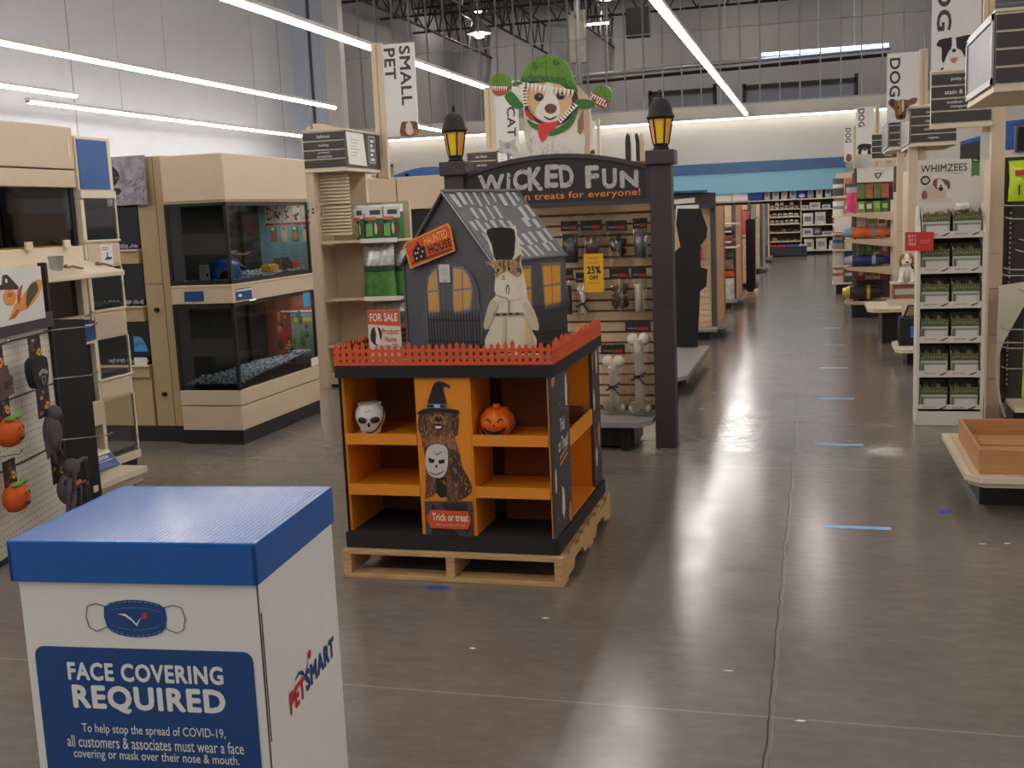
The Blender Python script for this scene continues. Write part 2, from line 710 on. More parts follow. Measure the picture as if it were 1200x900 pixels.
# far warehouse bay seen through the studs: roof trusses, pipe, door frames, lamps
for i, y in enumerate((40.5, 44.5, 48.5)):
    t = thing('roof_truss', 'dark open web steel roof truss, %s one behind the bare studs' % ORD[i], 'truss', (-6, y, 9.6), group='roof trusses behind the studs', kind='structure')
    m = MB()
    zt, zb = 10.9, 9.85
    m.tube([(XL, y, zt), (XR, y, zt)], .05, M['joist'], 4)
    m.tube([(XL, y, zb), (XR, y, zb)], .05, M['joist'], 4)
    m.build('chord', t, world=True)
    m = MB()
    xx = XL
    while xx < XR - 1:
        m.tube([(xx, y, zt), (xx + .6, y, zb)], .03, M['joist'], 4)
        m.tube([(xx + .6, y, zb), (xx + 1.2, y, zt)], .03, M['joist'], 4)
        xx += 1.2
    m.build('web', t, world=True)
for i, x in enumerate((-15.4, -12.6, -9.3)):
    t = thing('roof_girder', 'dark steel roof girder running front to back, %s from the left behind the studs' % ORD[i], 'girder', (x, 45, 9), kind='structure')
    m = MB()
    for z in (10.6, 9.3):
        m.tube([(x, 37, z), (x, YF, z)], .06, M['joist'], 4)
    yy = 37
    while yy < YF - 1.4:
        m.tube([(x, yy, 10.6), (x, yy + .7, 9.3), (x, yy + 1.4, 10.6)], .035, M['joist'], 4)
        yy += 1.4
    m.build('web', t, world=True)
t = thing('duct_pipe', 'long horizontal steel pipe crossing behind the bare studs', 'pipe', (-3, 45, 7), kind='thing')
m = MB()
m.tube([(-12, 45, 6.95), (-2, 45, 7.12), (2.7, 45, 7.2)], .09, M['steel'], 10)
m.build('pipe', t, world=True, smooth=40)
m = MB()
m.tube([(-12, 45.3, 6.75), (2.7, 45.3, 6.98)], .07, M['joist'], 8)
m.build('conduit', t, world=True)
for x in (-8, -3.4, .1, 1.4):
    m = MB()
    m.tube([(x, 45, 7.1), (x, 45, 12.4)], .03, M['steel'], 6)
    m.build('hanger', t, world=True)
t = thing('strip_light', 'cool blue glowing strip lamp along the pipe high behind the studs', 'light', (.4, 44.8, 7.3))
m = MB()
m.box(-2.0, 44.75, 7.22, 2.6, 44.85, 7.32, M['lampblue'])
m.build('tube', t, world=True)
for i, (x0, x1) in enumerate(((-6.5, -3.9), (-2.75, 1.5))):
    t = thing('dock_door_frame', 'dark door frame on the far grey wall, %s one seen through the studs' % ('left' if i == 0 else 'right'), 'door frame', (x0, 46, 4.7), kind='structure')
    m = MB()
    m.box(x0 - .07, 46, 0, x0 + .07, 46.1, 6.35, M['joist'])
    m.build('jamb', t, world=True)
    m = MB()
    m.box(x1 - .07, 46, 0, x1 + .07, 46.1, 6.45, M['joist'])
    m.build('jamb', t, world=True)
    m = MB()
    m.box(x0, 46, 6.15, x1, 46.1, 6.3, M['joist'])
    m.build('head', t, world=True)
    m = MB()
    m.box(x0, 46.1, 0, x1, 46.14, 6.2, mat('shutter_grey', (140, 142, 150), .6, noise=.03))
    m.build('shutter', t, world=True)
m = MB()
m.ball((-.4, 44.4, 4.85), .75, .75, .55, mat('grey_drum', (96, 108, 128), .5), 18, 10)
tag(m.build('duct_drum', smooth=60), 'rounded grey blue duct drum behind the studs above the bulkhead', 'duct')
M['bay_bulb'] = mat('high_bay_bulb', (255, 246, 236), emit=220)
t = thing('high_bay_lamp', 'silver high bay bell lamp hanging low behind the studs', 'light', (-13.3, 45, 9.0))
m = MB()
m.lathe((0, 0, 0), [(.10, .75), (.16, .6), (.16, .45), (.3, .3), (.5, .05), (.52, .0)], M['steel'], 18)
m.build('shade', t, smooth=50)
m = MB()
m.tube([(0, 0, .7), (0, 0, 3.35)], .03, M['steel'])
m.build('cord', t)
m = MB()
m.ball((0, 0, -.02), .22, .22, .16, M['bay_bulb'])
m.build('bulb', t)
HB = t
for x, y in ((-12, 39.5), (-6, 39.5), (0, 39.5), (6, 39.5), (-9, 50.5), (-3, 50.5), (3, 50.5), (-15, 50.5)):  # unseen lamps added above the view to brighten the grey bay
    copy_tree(HB, (x, y, 10.9), label='added unseen high bay lamp brightening the grey bay behind the studs', group='added high bay lamps in the grey bay', scale=(1, 1, .45))
t = thing('electrical_box', 'translucent ribbed conduit column behind the studs right of the costume dog', 'conduit', (-8.6, 44, 6))
m = MB()
m.box(-9.35, 44, 7.4, -8.7, 44.3, 9.4, mat('pale_pipe', (190, 186, 160), .4, noise=.2, scale=4))
m.build('box', t, world=True, bevel=.05)
m = MB()
m.tube([(-9.0, 44.1, 6.6), (-9.0, 44.1, 12.3)], .14, M['steel'], 10)
m.build('pipe', t, world=True)
m = MB()
m.box(-7.1, 44, 8.2, -6.2, 44.4, 9.3, M['joist'])
tag(m.build('unit_heater', bevel=.03), 'dark boxy unit heater high behind the studs', 'heater')

# ---------------------------------------------------------------- strip lights
SEG = 1.31
TINT = {}


def light_proto(tube='tube'):
    r = thing('strip_light', 'x', 'light')
    m = MB()
    m.box(-.045, .02, -.05, .045, SEG - .008, -.002, M[tube])
    m.build('tube', r, bevel=.012)
    m = MB()
    m.box(-.07, .003, 0, .07, SEG - .003, .055, M['white'])
    m.build('housing', r)
    m = MB()
    m.box(-.05, .003, -.045, .05, .019, -.001, M['grey_mt'])
    m.build('joint_cap', r)
    return r


LP = light_proto()
mw = MB().tube([(0, SEG / 2, .05), (0, SEG / 2, 6.24)], .004, M['grey_mt'], 4).build('hanger_wire')
mw.location = (0, 0, 0)
WIRE_ME = mw.data
WIRE_Z = (SEG / 2, .05)
bpy.data.objects.remove(mw)


def hang_wire(r):
    o = bpy.data.objects.new('hanger_wire', WIRE_ME)
    COL.objects.link(o)
    o.parent = r
    o.location = (0, SEG / 2, .05)


used = False
wired = []
ROWS = [('over the main aisle', -2.06, -5.2, 35.2), ('left of the main aisle', -6.85, -4.8, 35.2), ('over the left bays', -11.15, 1.0, 25.2),  # first two runs extended behind the camera to light the foreground
        ('beside the left wall', -15.6, 19.7, 33.0), ('short outer run by the left wall', -14.3, 3.0, 19.7), ('over the rear left bays', -11.45, 28.5, 34.0),
        ('added unseen right of the main aisle', 4.6, -1.2, 34.0), ('added unseen over the right bays', 9.4, 1.0, 34.0)]  # both runs added out of view to help light the store
for nm, x, y0, y1 in ROWS:
    n = int((y1 - y0) / SEG)
    y = y1 - n * SEG
    vis0 = {-2.06: 14.0, -6.85: 12.0, -11.15: 12.0, -14.3: 15.0}.get(x, 0)
    k = 0
    while y < y1 - .1:
        if x > 0 and not used:
            pass
        lab = 'lit white strip lamp in the ceiling run %s' % nm
        loc = (x, y, 4.36)
        if not used:
            LP.location = loc
            LP['label'] = lab
            LP['group'] = 'strip lamps of the run ' + nm
            used = True
            cur = LP
        else:
            cur = copy_tree(LP, loc, label=lab, group='strip lamps of the run ' + nm)
        wired.append((cur, k))
        y += SEG
        k += 1
# transverse run along the back wall
for cur, k in wired:
    if k % 5 == 2:
        hang_wire(cur)
M['tube_soft'] = mat('lit_tube_soft', (255, 250, 244), emit=4.5)
LP2 = light_proto('tube_soft')
LP2.location, LP2.rotation_euler = (3.0 + SEG, 36.18, 4.322), (0, 0, math.pi / 2)
tag(LP2, 'lit white strip lamp in the run along the back wall', 'light', 'strip lamps along the back wall')
x = -15.0
while x < 3.0:
    copy_tree(LP2, (x + SEG, 36.18, 4.322), math.pi / 2, 'lit white strip lamp in the run along the back wall', 'strip lamps along the back wall')
    x += SEG
m = MB()
m.tube([(-4.75, 5.5, 2.24), (-4.7, 5.5, 2.6), (-4.55, 5.5, 3.0), (-4.45, 5.5, 3.4), (-4.45, 5.5, 4.2), (-4.5, 5.5, 10.6)], .008, M['grey_dk'], 6)
tag(m.build('power_cord', smooth=60), 'dangling grey cord dropping behind the beige canopy at the left', 'cord')
# lamps of the far bay
copy_tree(LP, (-7.9, 45, 9.0), math.pi / 2, 'single lit strip lamp high in the grey bay behind the studs above the costume dog')

ART = {
 'dino_dog': [
  ('_out', [(-0.1774,0.2301),(-0.1591,0.1278),(-0.1362,0.0352),(0.272,0.0178),(0.2908,0.3129),(0.3176,0.3421),(0.3787,0.3257),(0.4244,0.3534),(0.4426,0.4074),(0.4275,0.4574),(0.3834,0.4764),(0.3319,0.4678),(0.2986,0.4296),(0.2845,0.3936),(0.2661,0.4232),(0.2288,0.4652),(0.1976,0.4982),(0.1742,0.5676),(0.1441,0.6313),(0.0939,0.6781),(0.0297,0.7039),(-0.0492,0.6953),(-0.1166,0.6573),(-0.1657,0.5927),(-0.1885,0.5259),(-0.2237,0.4846),(-0.2434,0.4922),(-0.2414,0.5359),(-0.2661,0.5814),(-0.3186,0.604),(-0.3734,0.583),(-0.396,0.5344),(-0.3849,0.4833),(-0.3526,0.4533),(-0.2988,0.4522),(-0.2805,0.4132),(-0.2354,0.3724),(-0.1823,0.3627),(-0.168,0.324)]),
  ('tan', [(0.1909,0.4926),(0.2313,0.4626),(0.266,0.4195),(0.2831,0.3134),(0.2829,0.1521),(0.2708,0.0204),(0.237,0.0223),(0.2506,0.154),(0.2004,0.2069),(0.209,0.3431)]),
  ('brown', [(0.2021,0.2566),(0.2437,0.3346),(0.2432,0.2043),(0.2184,0.1622),(0.1969,0.1822)]),
  ('chestshade', [(-0.1688,0.3052),(-0.1393,0.2782),(-0.1231,0.1889),(-0.1161,0.0366),(-0.1361,0.0377),(-0.1591,0.1278),(-0.1761,0.23)]),
  ('dark', [(-0.1697,0.4996),(-0.1084,0.5388),(0.0224,0.517),(0.1774,0.475),(0.2108,0.3924),(0.1913,0.3194),(0.1038,0.2441),(0.0113,0.2336),(-0.0931,0.269),(-0.1587,0.3548)]),
  ('furtan', [(-0.1509,0.4733),(-0.1092,0.5202),(-0.0167,0.5223),(0.0745,0.5095),(0.1506,0.4522),(0.1676,0.383),(0.1324,0.3108),(0.0519,0.2598),(-0.0272,0.2611),(-0.1045,0.3136),(-0.1478,0.3917)]),
  ('white', [(-0.0102,0.5205),(0.0382,0.5171),(0.0436,0.4535),(0.0765,0.3891),(0.0828,0.314),(0.0455,0.264),(-0.027,0.2648),(-0.081,0.3059),(-0.0829,0.3561),(-0.055,0.3918),(-0.0174,0.4391)]),
  ('furtan2', [(-0.1472,0.4042),(-0.1157,0.3645),(-0.0939,0.3155),(-0.1174,0.3245),(-0.1443,0.379)]),
  ('dkbrown', [(-0.0271,0.4273),(-0.0309,0.4156),(-0.0404,0.4067),(-0.0538,0.4023),(-0.0685,0.4033),(-0.0815,0.4095),(-0.0902,0.4197),(-0.093,0.4318),(-0.0892,0.4434),(-0.0797,0.4523),(-0.0663,0.4567),(-0.0516,0.4557),(-0.0386,0.4495),(-0.0299,0.4394)]),
  ('dkbrown', [(0.1209,0.4246),(0.1175,0.4135),(0.1089,0.405),(0.0967,0.4008),(0.0833,0.4017),(0.0715,0.4076),(0.0635,0.4172),(0.0609,0.4287),(0.0643,0.4398),(0.073,0.4482),(0.0852,0.4524),(0.0986,0.4515),(0.1104,0.4456),(0.1184,0.436)]),
  ('black', [(-0.039,0.4268),(-0.0414,0.4189),(-0.0475,0.4128),(-0.0561,0.4098),(-0.0655,0.4104),(-0.0738,0.4146),(-0.0794,0.4215),(-0.0812,0.4297),(-0.0787,0.4377),(-0.0726,0.4438),(-0.064,0.4468),(-0.0546,0.4461),(-0.0464,0.442),(-0.0408,0.4351)]),
  ('black', [(0.1104,0.4241),(0.1082,0.4167),(0.1026,0.411),(0.0946,0.4082),(0.0859,0.4088),(0.0782,0.4127),(0.073,0.4191),(0.0713,0.4267),(0.0736,0.4341),(0.0792,0.4398),(0.0872,0.4426),(0.0959,0.442),(0.1036,0.4381),(0.1088,0.4317)]),
  ('white', [(-0.0479,0.4349),(-0.0496,0.4315),(-0.0534,0.4303),(-0.0571,0.432),(-0.0585,0.4357),(-0.0568,0.4391),(-0.053,0.4403),(-0.0493,0.4386)]),
  ('white', [(0.1029,0.432),(0.1013,0.4286),(0.0975,0.4274),(0.0939,0.4291),(0.0925,0.4327),(0.0941,0.4361),(0.0979,0.4373),(0.1015,0.4356)]),
  ('brownnose', [(-0.0235,0.3522),(-0.0122,0.3727),(0.0197,0.3805),(0.0534,0.3683),(0.0604,0.3454),(0.0464,0.3226),(0.0171,0.3133),(-0.0113,0.3276)]),
  ('black', [(0.0115,0.3374),(0.0086,0.3332),(0.002,0.3318),(-0.0044,0.334),(-0.0069,0.3386),(-0.0041,0.3428),(0.0025,0.3442),(0.0089,0.342)]),
  ('black', [(0.0442,0.3353),(0.0414,0.331),(0.0348,0.3296),(0.0284,0.3319),(0.0259,0.3365),(0.0288,0.3407),(0.0353,0.3421),(0.0417,0.3398)]),
  ('dkbrown', [(-0.0282,0.3012),(0.0133,0.2835),(0.056,0.2983),(0.053,0.2885),(0.0129,0.2723),(-0.026,0.2911)]),
  ('red', [(-0.1664,0.3616),(-0.1366,0.3408),(-0.0926,0.2815),(-0.1194,0.2769),(-0.1551,0.3144)]),
  ('green2', [(-0.1482,0.2888),(-0.1066,0.2635),(-0.0611,0.2418),(-0.0626,0.2042),(-0.1056,0.2257),(-0.1337,0.2526)]),
  ('green2', [(0.0036,0.2039),(0.0701,0.2212),(0.1438,0.2665),(0.1881,0.3382),(0.2088,0.3369),(0.1829,0.2641),(0.1418,0.2105),(0.0751,0.1795),(0.0022,0.1688)]),
  ('red2', [(-0.0673,0.251),(0.0123,0.2586),(0.0715,0.2586),(0.0504,0.2224),(0.0029,0.1876),(-0.0456,0.1314),(-0.0726,0.1859)]),
  ('green', [(-0.1885,0.5259),(-0.1657,0.5927),(-0.1166,0.6573),(-0.0492,0.6953),(0.0297,0.7039),(0.0939,0.6781),(0.1441,0.6313),(0.1742,0.5676),(0.1976,0.4982),(0.2086,0.442),(0.1579,0.4764),(0.0745,0.5095),(-0.0035,0.525),(-0.0952,0.5378),(-0.1553,0.5272)]),
  ('green2', [(-0.1738,0.5585),(-0.1068,0.576),(-0.002,0.5621),(0.1018,0.5421),(0.1785,0.5058),(0.2086,0.442),(0.1579,0.4764),(0.0745,0.5095),(-0.0035,0.525),(-0.0952,0.5378),(-0.1553,0.5272)]),
  ('green3', [(-0.0043,0.7017),(0.0035,0.7011),(0.0032,0.5617),(-0.0046,0.5623)]),
  ('green3', [(0.0951,0.6411),(0.092,0.6339),(0.0838,0.6285),(0.0723,0.6261),(0.0595,0.627),(0.0482,0.6312),(0.0405,0.6378),(0.0379,0.6455),(0.041,0.6527),(0.0492,0.6581),(0.0608,0.6605),(0.0735,0.6596),(0.0849,0.6554),(0.0926,0.6488)]),
  ('green3', [(-0.0569,0.6342),(-0.0595,0.6226),(-0.0657,0.6136),(-0.0743,0.609),(-0.0837,0.6097),(-0.0919,0.6155),(-0.0974,0.6254),(-0.099,0.6374),(-0.0964,0.649),(-0.0902,0.658),(-0.0815,0.6626),(-0.0722,0.6619),(-0.064,0.656),(-0.0585,0.6461)]),
  ('green2', [(-0.2991,0.4459),(-0.2573,0.4807),(-0.2249,0.4571),(-0.1935,0.4136),(-0.1657,0.3779),(-0.1959,0.3573),(-0.2486,0.3758)]),
  ('green', [(-0.2428,0.536),(-0.2515,0.5095),(-0.2736,0.4892),(-0.3047,0.4793),(-0.3387,0.4817),(-0.3688,0.4959),(-0.3891,0.5192),(-0.3953,0.5469),(-0.3864,0.5735),(-0.3642,0.5937),(-0.333,0.6035),(-0.2991,0.601),(-0.2691,0.5867),(-0.2491,0.5635)]),
  ('red', [(-0.3873,0.5187),(-0.3356,0.5276),(-0.2691,0.5153),(-0.2677,0.4877),(-0.3118,0.4631),(-0.3522,0.4609),(-0.3822,0.4831)]),
  ('green2', [(0.1939,0.3936),(0.2844,0.3899),(0.3185,0.3704),(0.3123,0.3387),(0.2243,0.3359),(0.1989,0.3499)]),
  ('green', [(0.4424,0.4012),(0.4346,0.3715),(0.4144,0.3485),(0.3858,0.3368),(0.3545,0.3389),(0.3266,0.3543),(0.3078,0.38),(0.3018,0.4109),(0.3098,0.4408),(0.3301,0.4637),(0.3588,0.4752),(0.39,0.4729),(0.4177,0.4575),(0.4364,0.4319)]),
  ('red', [(0.2983,0.421),(0.3371,0.4306),(0.3934,0.3862),(0.4209,0.3659),(0.4046,0.3326),(0.3596,0.3306),(0.316,0.373)]),
  ('tooth', [(0.1897,0.4581),(0.1677,0.4629),(0.1683,0.4074)]),
  ('tooth', [(0.1622,0.464),(0.1401,0.4688),(0.1407,0.4133)]),
  ('tooth', [(0.1346,0.47),(0.1125,0.4747),(0.113,0.4192)]),
  ('tooth', [(0.107,0.4759),(0.0848,0.4807),(0.0853,0.4251)]),
  ('tooth', [(0.0793,0.4819),(0.0571,0.4866),(0.0575,0.4311)]),
  ('tooth', [(0.0515,0.4878),(0.0293,0.4926),(0.0297,0.437)]),
  ('tooth', [(0.0237,0.4938),(0.0015,0.4986),(0.0019,0.4429)]),
  ('tooth', [(-0.0041,0.4998),(-0.0264,0.5046),(-0.026,0.4489)]),
  ('tooth', [(-0.032,0.5058),(-0.0543,0.5106),(-0.054,0.4548)]),
  ('tooth', [(-0.0599,0.5118),(-0.0823,0.5166),(-0.082,0.4608)]),
  ('tooth', [(-0.0879,0.5178),(-0.1103,0.5226),(-0.11,0.4668)]),
  ('tooth', [(-0.1159,0.5238),(-0.1384,0.5287),(-0.1381,0.4728)]),
  ('tooth', [(-0.144,0.5299),(-0.1665,0.5347),(-0.1663,0.4788)]),
  ('tooth', [(0.2095,0.3554),(0.1962,0.3434),(0.1737,0.3786)]),
  ('tooth', [(0.1939,0.3413),(0.1806,0.3292),(0.1581,0.3645)]),
  ('tooth', [(0.1783,0.3271),(0.165,0.315),(0.1424,0.3503)]),
  ('tooth', [(0.1626,0.3129),(0.1493,0.3008),(0.1267,0.3362)]),
  ('tooth', [(0.147,0.2987),(0.1336,0.2866),(0.111,0.322)]),
  ('tooth', [(0.1313,0.2845),(0.1179,0.2723),(0.0953,0.3077)]),
  ('tooth', [(0.1155,0.2702),(0.1021,0.258),(0.0795,0.2935)]),
  ('tooth', [(0.0998,0.2559),(0.0864,0.2437),(0.0637,0.2792)]),
  ('tooth', [(-0.1811,0.5128),(-0.1794,0.4963),(-0.1354,0.5072)]),
  ('tooth', [(-0.179,0.4922),(-0.1773,0.4756),(-0.1333,0.4866)]),
  ('tooth', [(-0.1768,0.4715),(-0.1751,0.4549),(-0.1311,0.466)]),
  ('tooth', [(-0.1747,0.4508),(-0.173,0.4342),(-0.129,0.4453)]),
  ('tooth', [(-0.1726,0.4301),(-0.1708,0.4135),(-0.1268,0.4246)]),
  ('tooth', [(-0.1704,0.4094),(-0.1687,0.3928),(-0.1246,0.4039)]),
  ('tooth', [(-0.1683,0.3886),(-0.1665,0.372),(-0.1225,0.3832)]),
  ('tooth', [(-0.383,0.5234),(-0.3708,0.5223),(-0.3796,0.4853)]),
  ('tooth', [(-0.3667,0.5219),(-0.3545,0.5208),(-0.3633,0.4838)]),
  ('tooth', [(-0.3504,0.5204),(-0.3382,0.5193),(-0.347,0.4823)]),
  ('tooth', [(-0.3341,0.5189),(-0.3219,0.5177),(-0.3307,0.4808)]),
  ('tooth', [(-0.3179,0.5174),(-0.3057,0.5162),(-0.3145,0.4793)]),
  ('tooth', [(-0.3016,0.5159),(-0.2895,0.5147),(-0.2982,0.4779)]),
  ('tooth', [(-0.2854,0.5144),(-0.2733,0.5132),(-0.282,0.4764)]),
  ('tooth', [(0.3151,0.4247),(0.3265,0.4181),(0.3043,0.3943)]),
  ('tooth', [(0.3303,0.4159),(0.3416,0.4093),(0.3195,0.3854)]),
  ('tooth', [(0.3454,0.4071),(0.3567,0.4005),(0.3346,0.3766)]),
  ('tooth', [(0.3605,0.3983),(0.3718,0.3917),(0.3497,0.3678)]),
  ('tooth', [(0.3756,0.3895),(0.3869,0.3828),(0.3648,0.359)]),
  ('tooth', [(0.3907,0.3806),(0.402,0.374),(0.38,0.3502)]),
  ('tooth', [(0.4019,0.3303),(0.3882,0.337),(0.407,0.3577)]),
  ('tooth', [(0.3836,0.3392),(0.3699,0.3459),(0.3887,0.3666)]),
  ('tooth', [(0.3653,0.3481),(0.3516,0.3548),(0.3704,0.3755)]),
  ('tooth', [(0.347,0.357),(0.3332,0.3637),(0.3521,0.3845)]),
 ],
 'cat': [
  ('_out', [(-0.113,0.4325),(-0.0974,0.427),(-0.0688,0.4378),(-0.0843,0.4818),(-0.0954,0.5239),(-0.1038,0.5675),(-0.0928,0.5779),(0.0161,0.581),(0.0352,0.5835),(0.0378,0.5438),(0.049,0.502),(0.056,0.4645),(0.0523,0.4189),(0.07,0.3266),(0.0759,0.2594),(0.1041,0.2084),(0.123,0.1407),(0.1135,0.1189),(0.0875,0.1227),(0.1057,0.0351),(-0.1295,0.0377),(-0.1056,0.1274),(-0.1318,0.1364),(-0.1253,0.179),(-0.0951,0.2549),(-0.0674,0.2796),(-0.0751,0.3052),(-0.0679,0.3639),(-0.0747,0.4061)]),
  ('black', [(-0.0965,0.5739),(0.0142,0.5761),(0.0318,0.544),(0.0302,0.5068),(0.0133,0.4384),(-0.0602,0.4342),(-0.0778,0.5066)]),
  ('tabby', [(-0.1078,0.4307),(-0.0735,0.4312),(-0.0512,0.4389),(0.0185,0.4383),(0.0559,0.462),(0.0489,0.419),(0.0574,0.3771),(0.0325,0.3611),(0.0087,0.3743),(-0.0056,0.3873),(-0.0186,0.3893),(-0.0549,0.3594),(-0.0693,0.3724),(-0.0727,0.4103)]),
  ('tabby2', [(-0.0321,0.4366),(-0.0199,0.4362),(-0.0179,0.4044),(-0.0262,0.3753),(-0.0318,0.4048)]),
  ('tabby2', [(-0.0516,0.4305),(-0.041,0.4335),(-0.0386,0.4092),(-0.0476,0.4053)]),
  ('tabby2', [(-0.0078,0.4341),(0.0027,0.4355),(-0.0021,0.4056),(-0.0108,0.4075)]),
  ('tabby2', [(0.0271,0.4363),(0.0522,0.4563),(0.0438,0.4233)]),
  ('tabby2', [(0.0343,0.4028),(0.053,0.3939),(0.0557,0.3771),(0.0336,0.3861)]),
  ('tabby2', [(-0.0703,0.406),(-0.0536,0.3887),(-0.0559,0.3762),(-0.0695,0.385)]),
  ('cream', [(-0.0567,0.3594),(-0.0323,0.3755),(-0.0105,0.3749),(0.0045,0.3577),(0.0223,0.3279),(0.0469,0.2937),(0.0281,0.2605),(-0.0594,0.2626),(-0.0684,0.2966)]),
  ('eye', [(-0.0376,0.3924),(-0.0393,0.3881),(-0.0436,0.3847),(-0.0497,0.383),(-0.0563,0.3832),(-0.0622,0.3853),(-0.0661,0.3889),(-0.0674,0.3933),(-0.0657,0.3976),(-0.0614,0.401),(-0.0554,0.4028),(-0.0487,0.4026),(-0.0429,0.4004),(-0.0389,0.3968)]),
  ('eye', [(0.0123,0.3976),(0.0108,0.3933),(0.0067,0.3899),(0.0011,0.3882),(-0.0051,0.3884),(-0.0106,0.3905),(-0.0143,0.3941),(-0.0155,0.3985),(-0.0139,0.4028),(-0.0099,0.4061),(-0.0042,0.4079),(0.0019,0.4077),(0.0074,0.4056),(0.0111,0.402)]),
  ('black', [(-0.0455,0.3927),(-0.0464,0.3891),(-0.0484,0.3862),(-0.0513,0.3847),(-0.0544,0.3848),(-0.0572,0.3865),(-0.059,0.3894),(-0.0595,0.3931),(-0.0586,0.3967),(-0.0566,0.3996),(-0.0537,0.4011),(-0.0506,0.401),(-0.0478,0.3993),(-0.046,0.3963)]),
  ('black', [(0.0045,0.3978),(0.0037,0.3942),(0.0019,0.3914),(-0.0006,0.3899),(-0.0033,0.3899),(-0.0057,0.3916),(-0.0072,0.3946),(-0.0077,0.3982),(-0.0069,0.4018),(-0.0051,0.4047),(-0.0026,0.4062),(0.0001,0.4061),(0.0025,0.4044),(0.0041,0.4015)]),
  ('pinknose', [(-0.0388,0.3673),(-0.0195,0.3693),(-0.0271,0.3561)]),
  ('dkbrown', [(-0.0449,0.3498),(-0.0288,0.3561),(-0.0133,0.3506),(-0.029,0.3519)]),
  ('chain', [(-0.0674,0.2796),(-0.0156,0.2615),(-0.0101,0.2665),(-0.0636,0.2863)]),
  ('dkbrown', [(-0.0039,0.3076),(-0.0051,0.2988),(-0.0076,0.2919),(-0.0109,0.2881),(-0.0144,0.2881),(-0.0174,0.2921),(-0.0192,0.2992),(-0.0196,0.308),(-0.0184,0.3167),(-0.0159,0.3237),(-0.0126,0.3275),(-0.0091,0.3274),(-0.0061,0.3234),(-0.0043,0.3163)]),
  ('cream', [(-0.0075,0.3051),(-0.0082,0.2986),(-0.0097,0.2934),(-0.0115,0.2905),(-0.0135,0.2905),(-0.0151,0.2935),(-0.0161,0.2988),(-0.0162,0.3054),(-0.0155,0.3119),(-0.0141,0.3171),(-0.0122,0.32),(-0.0102,0.32),(-0.0086,0.317),(-0.0076,0.3117)]),
  ('robeshade', [(-0.0951,0.2549),(-0.0602,0.2457),(-0.0783,0.1994),(-0.1143,0.1319),(-0.1291,0.1381),(-0.1235,0.179)]),
  ('robeshade', [(0.0625,0.2513),(0.1023,0.2068),(0.1204,0.1407),(0.1119,0.124),(0.088,0.1328),(0.0727,0.1838)]),
  ('robeline', [(-0.0843,0.2021),(0.0561,0.2026),(0.0582,0.1908),(-0.084,0.1902)]),
  ('black', [(-0.0546,0.1955),(-0.0555,0.1933),(-0.0578,0.1916),(-0.061,0.1907),(-0.0645,0.1908),(-0.0677,0.1918),(-0.0698,0.1936),(-0.0705,0.1958),(-0.0696,0.198),(-0.0673,0.1998),(-0.0641,0.2007),(-0.0606,0.2006),(-0.0574,0.1996),(-0.0553,0.1978)]),
  ('black', [(-0.0238,0.1949),(-0.0247,0.1927),(-0.027,0.191),(-0.0302,0.1901),(-0.0337,0.1902),(-0.0369,0.1912),(-0.039,0.193),(-0.0397,0.1952),(-0.0388,0.1974),(-0.0365,0.1992),(-0.0333,0.2001),(-0.0298,0.2),(-0.0266,0.199),(-0.0245,0.1971)]),
  ('black', [(0.0069,0.1969),(0.0061,0.1947),(0.0038,0.193),(0.0006,0.192),(-0.0029,0.1921),(-0.006,0.1931),(-0.0081,0.195),(-0.0088,0.1972),(-0.0079,0.1994),(-0.0057,0.2011),(-0.0025,0.202),(0.001,0.2019),(0.0042,0.2009),(0.0063,0.1991)]),
  ('black', [(0.0376,0.1979),(0.0367,0.1958),(0.0345,0.194),(0.0313,0.1931),(0.0278,0.1932),(0.0247,0.1942),(0.0226,0.196),(0.0219,0.1983),(0.0227,0.2004),(0.025,0.2022),(0.0282,0.2031),(0.0317,0.203),(0.0348,0.202),(0.0369,0.2002)]),
  ('robeshade', [(-0.0382,0.1876),(-0.0259,0.1873),(-0.0343,0.0409),(-0.0502,0.0411)]),
  ('tan2', [(0.0642,0.1881),(0.0833,0.1244),(0.1041,0.0394),(0.0623,0.0399)]),
  ('robeline', [(-0.0112,0.2614),(-0.0068,0.2613),(-0.006,0.2005),(-0.0122,0.2006)]),
 ],
 'witch_dog': [
  ('brownfur', [(-0.1064,0.2424),(-0.0564,0.254),(0.0683,0.2491),(0.0671,0.1513),(0.0497,0.1369),(0.0689,0.0756),(0.0772,0.0093),(0.1108,-0.0567),(0.1177,-0.1138),(0.0539,-0.1539),(-0.0004,-0.1554),(0.0038,-0.0783),(-0.0446,-0.0602),(-0.0478,-0.1181),(-0.1013,-0.1485),(-0.0997,-0.1194),(-0.0932,-0.042),(-0.0932,0.0444),(-0.1075,0.1398),(-0.1176,0.1873)]),
  ('furlt', [(-0.0662,0.1688),(-0.0432,0.1405),(0.0109,0.1412),(0.0369,0.1698),(0.0497,0.1369),(0.0562,0.0754),(0.0034,0.0936),(-0.0453,0.1025),(-0.0854,0.0924),(-0.0876,0.14)]),
  ('furdk', [(0.0318,0.075),(0.0704,0.0662),(0.0772,0.0093),(0.1108,-0.0567),(0.1178,-0.1119),(0.0591,-0.149),(0.058,-0.077),(0.0207,-0.0396)]),
  ('furdk', [(-0.1066,0.2396),(-0.0819,0.2397),(-0.0761,0.1687),(-0.0923,0.1447),(-0.1099,0.1493),(-0.1166,0.1873)]),
  ('furdk', [(0.0457,0.2433),(0.07,0.2435),(0.0672,0.1531),(0.05,0.1416),(0.0417,0.1699)]),
  ('black', [(-0.044,-0.0506),(0.0054,-0.0495),(0.0007,-0.1361),(-0.0293,-0.1417),(-0.0478,-0.1181)]),
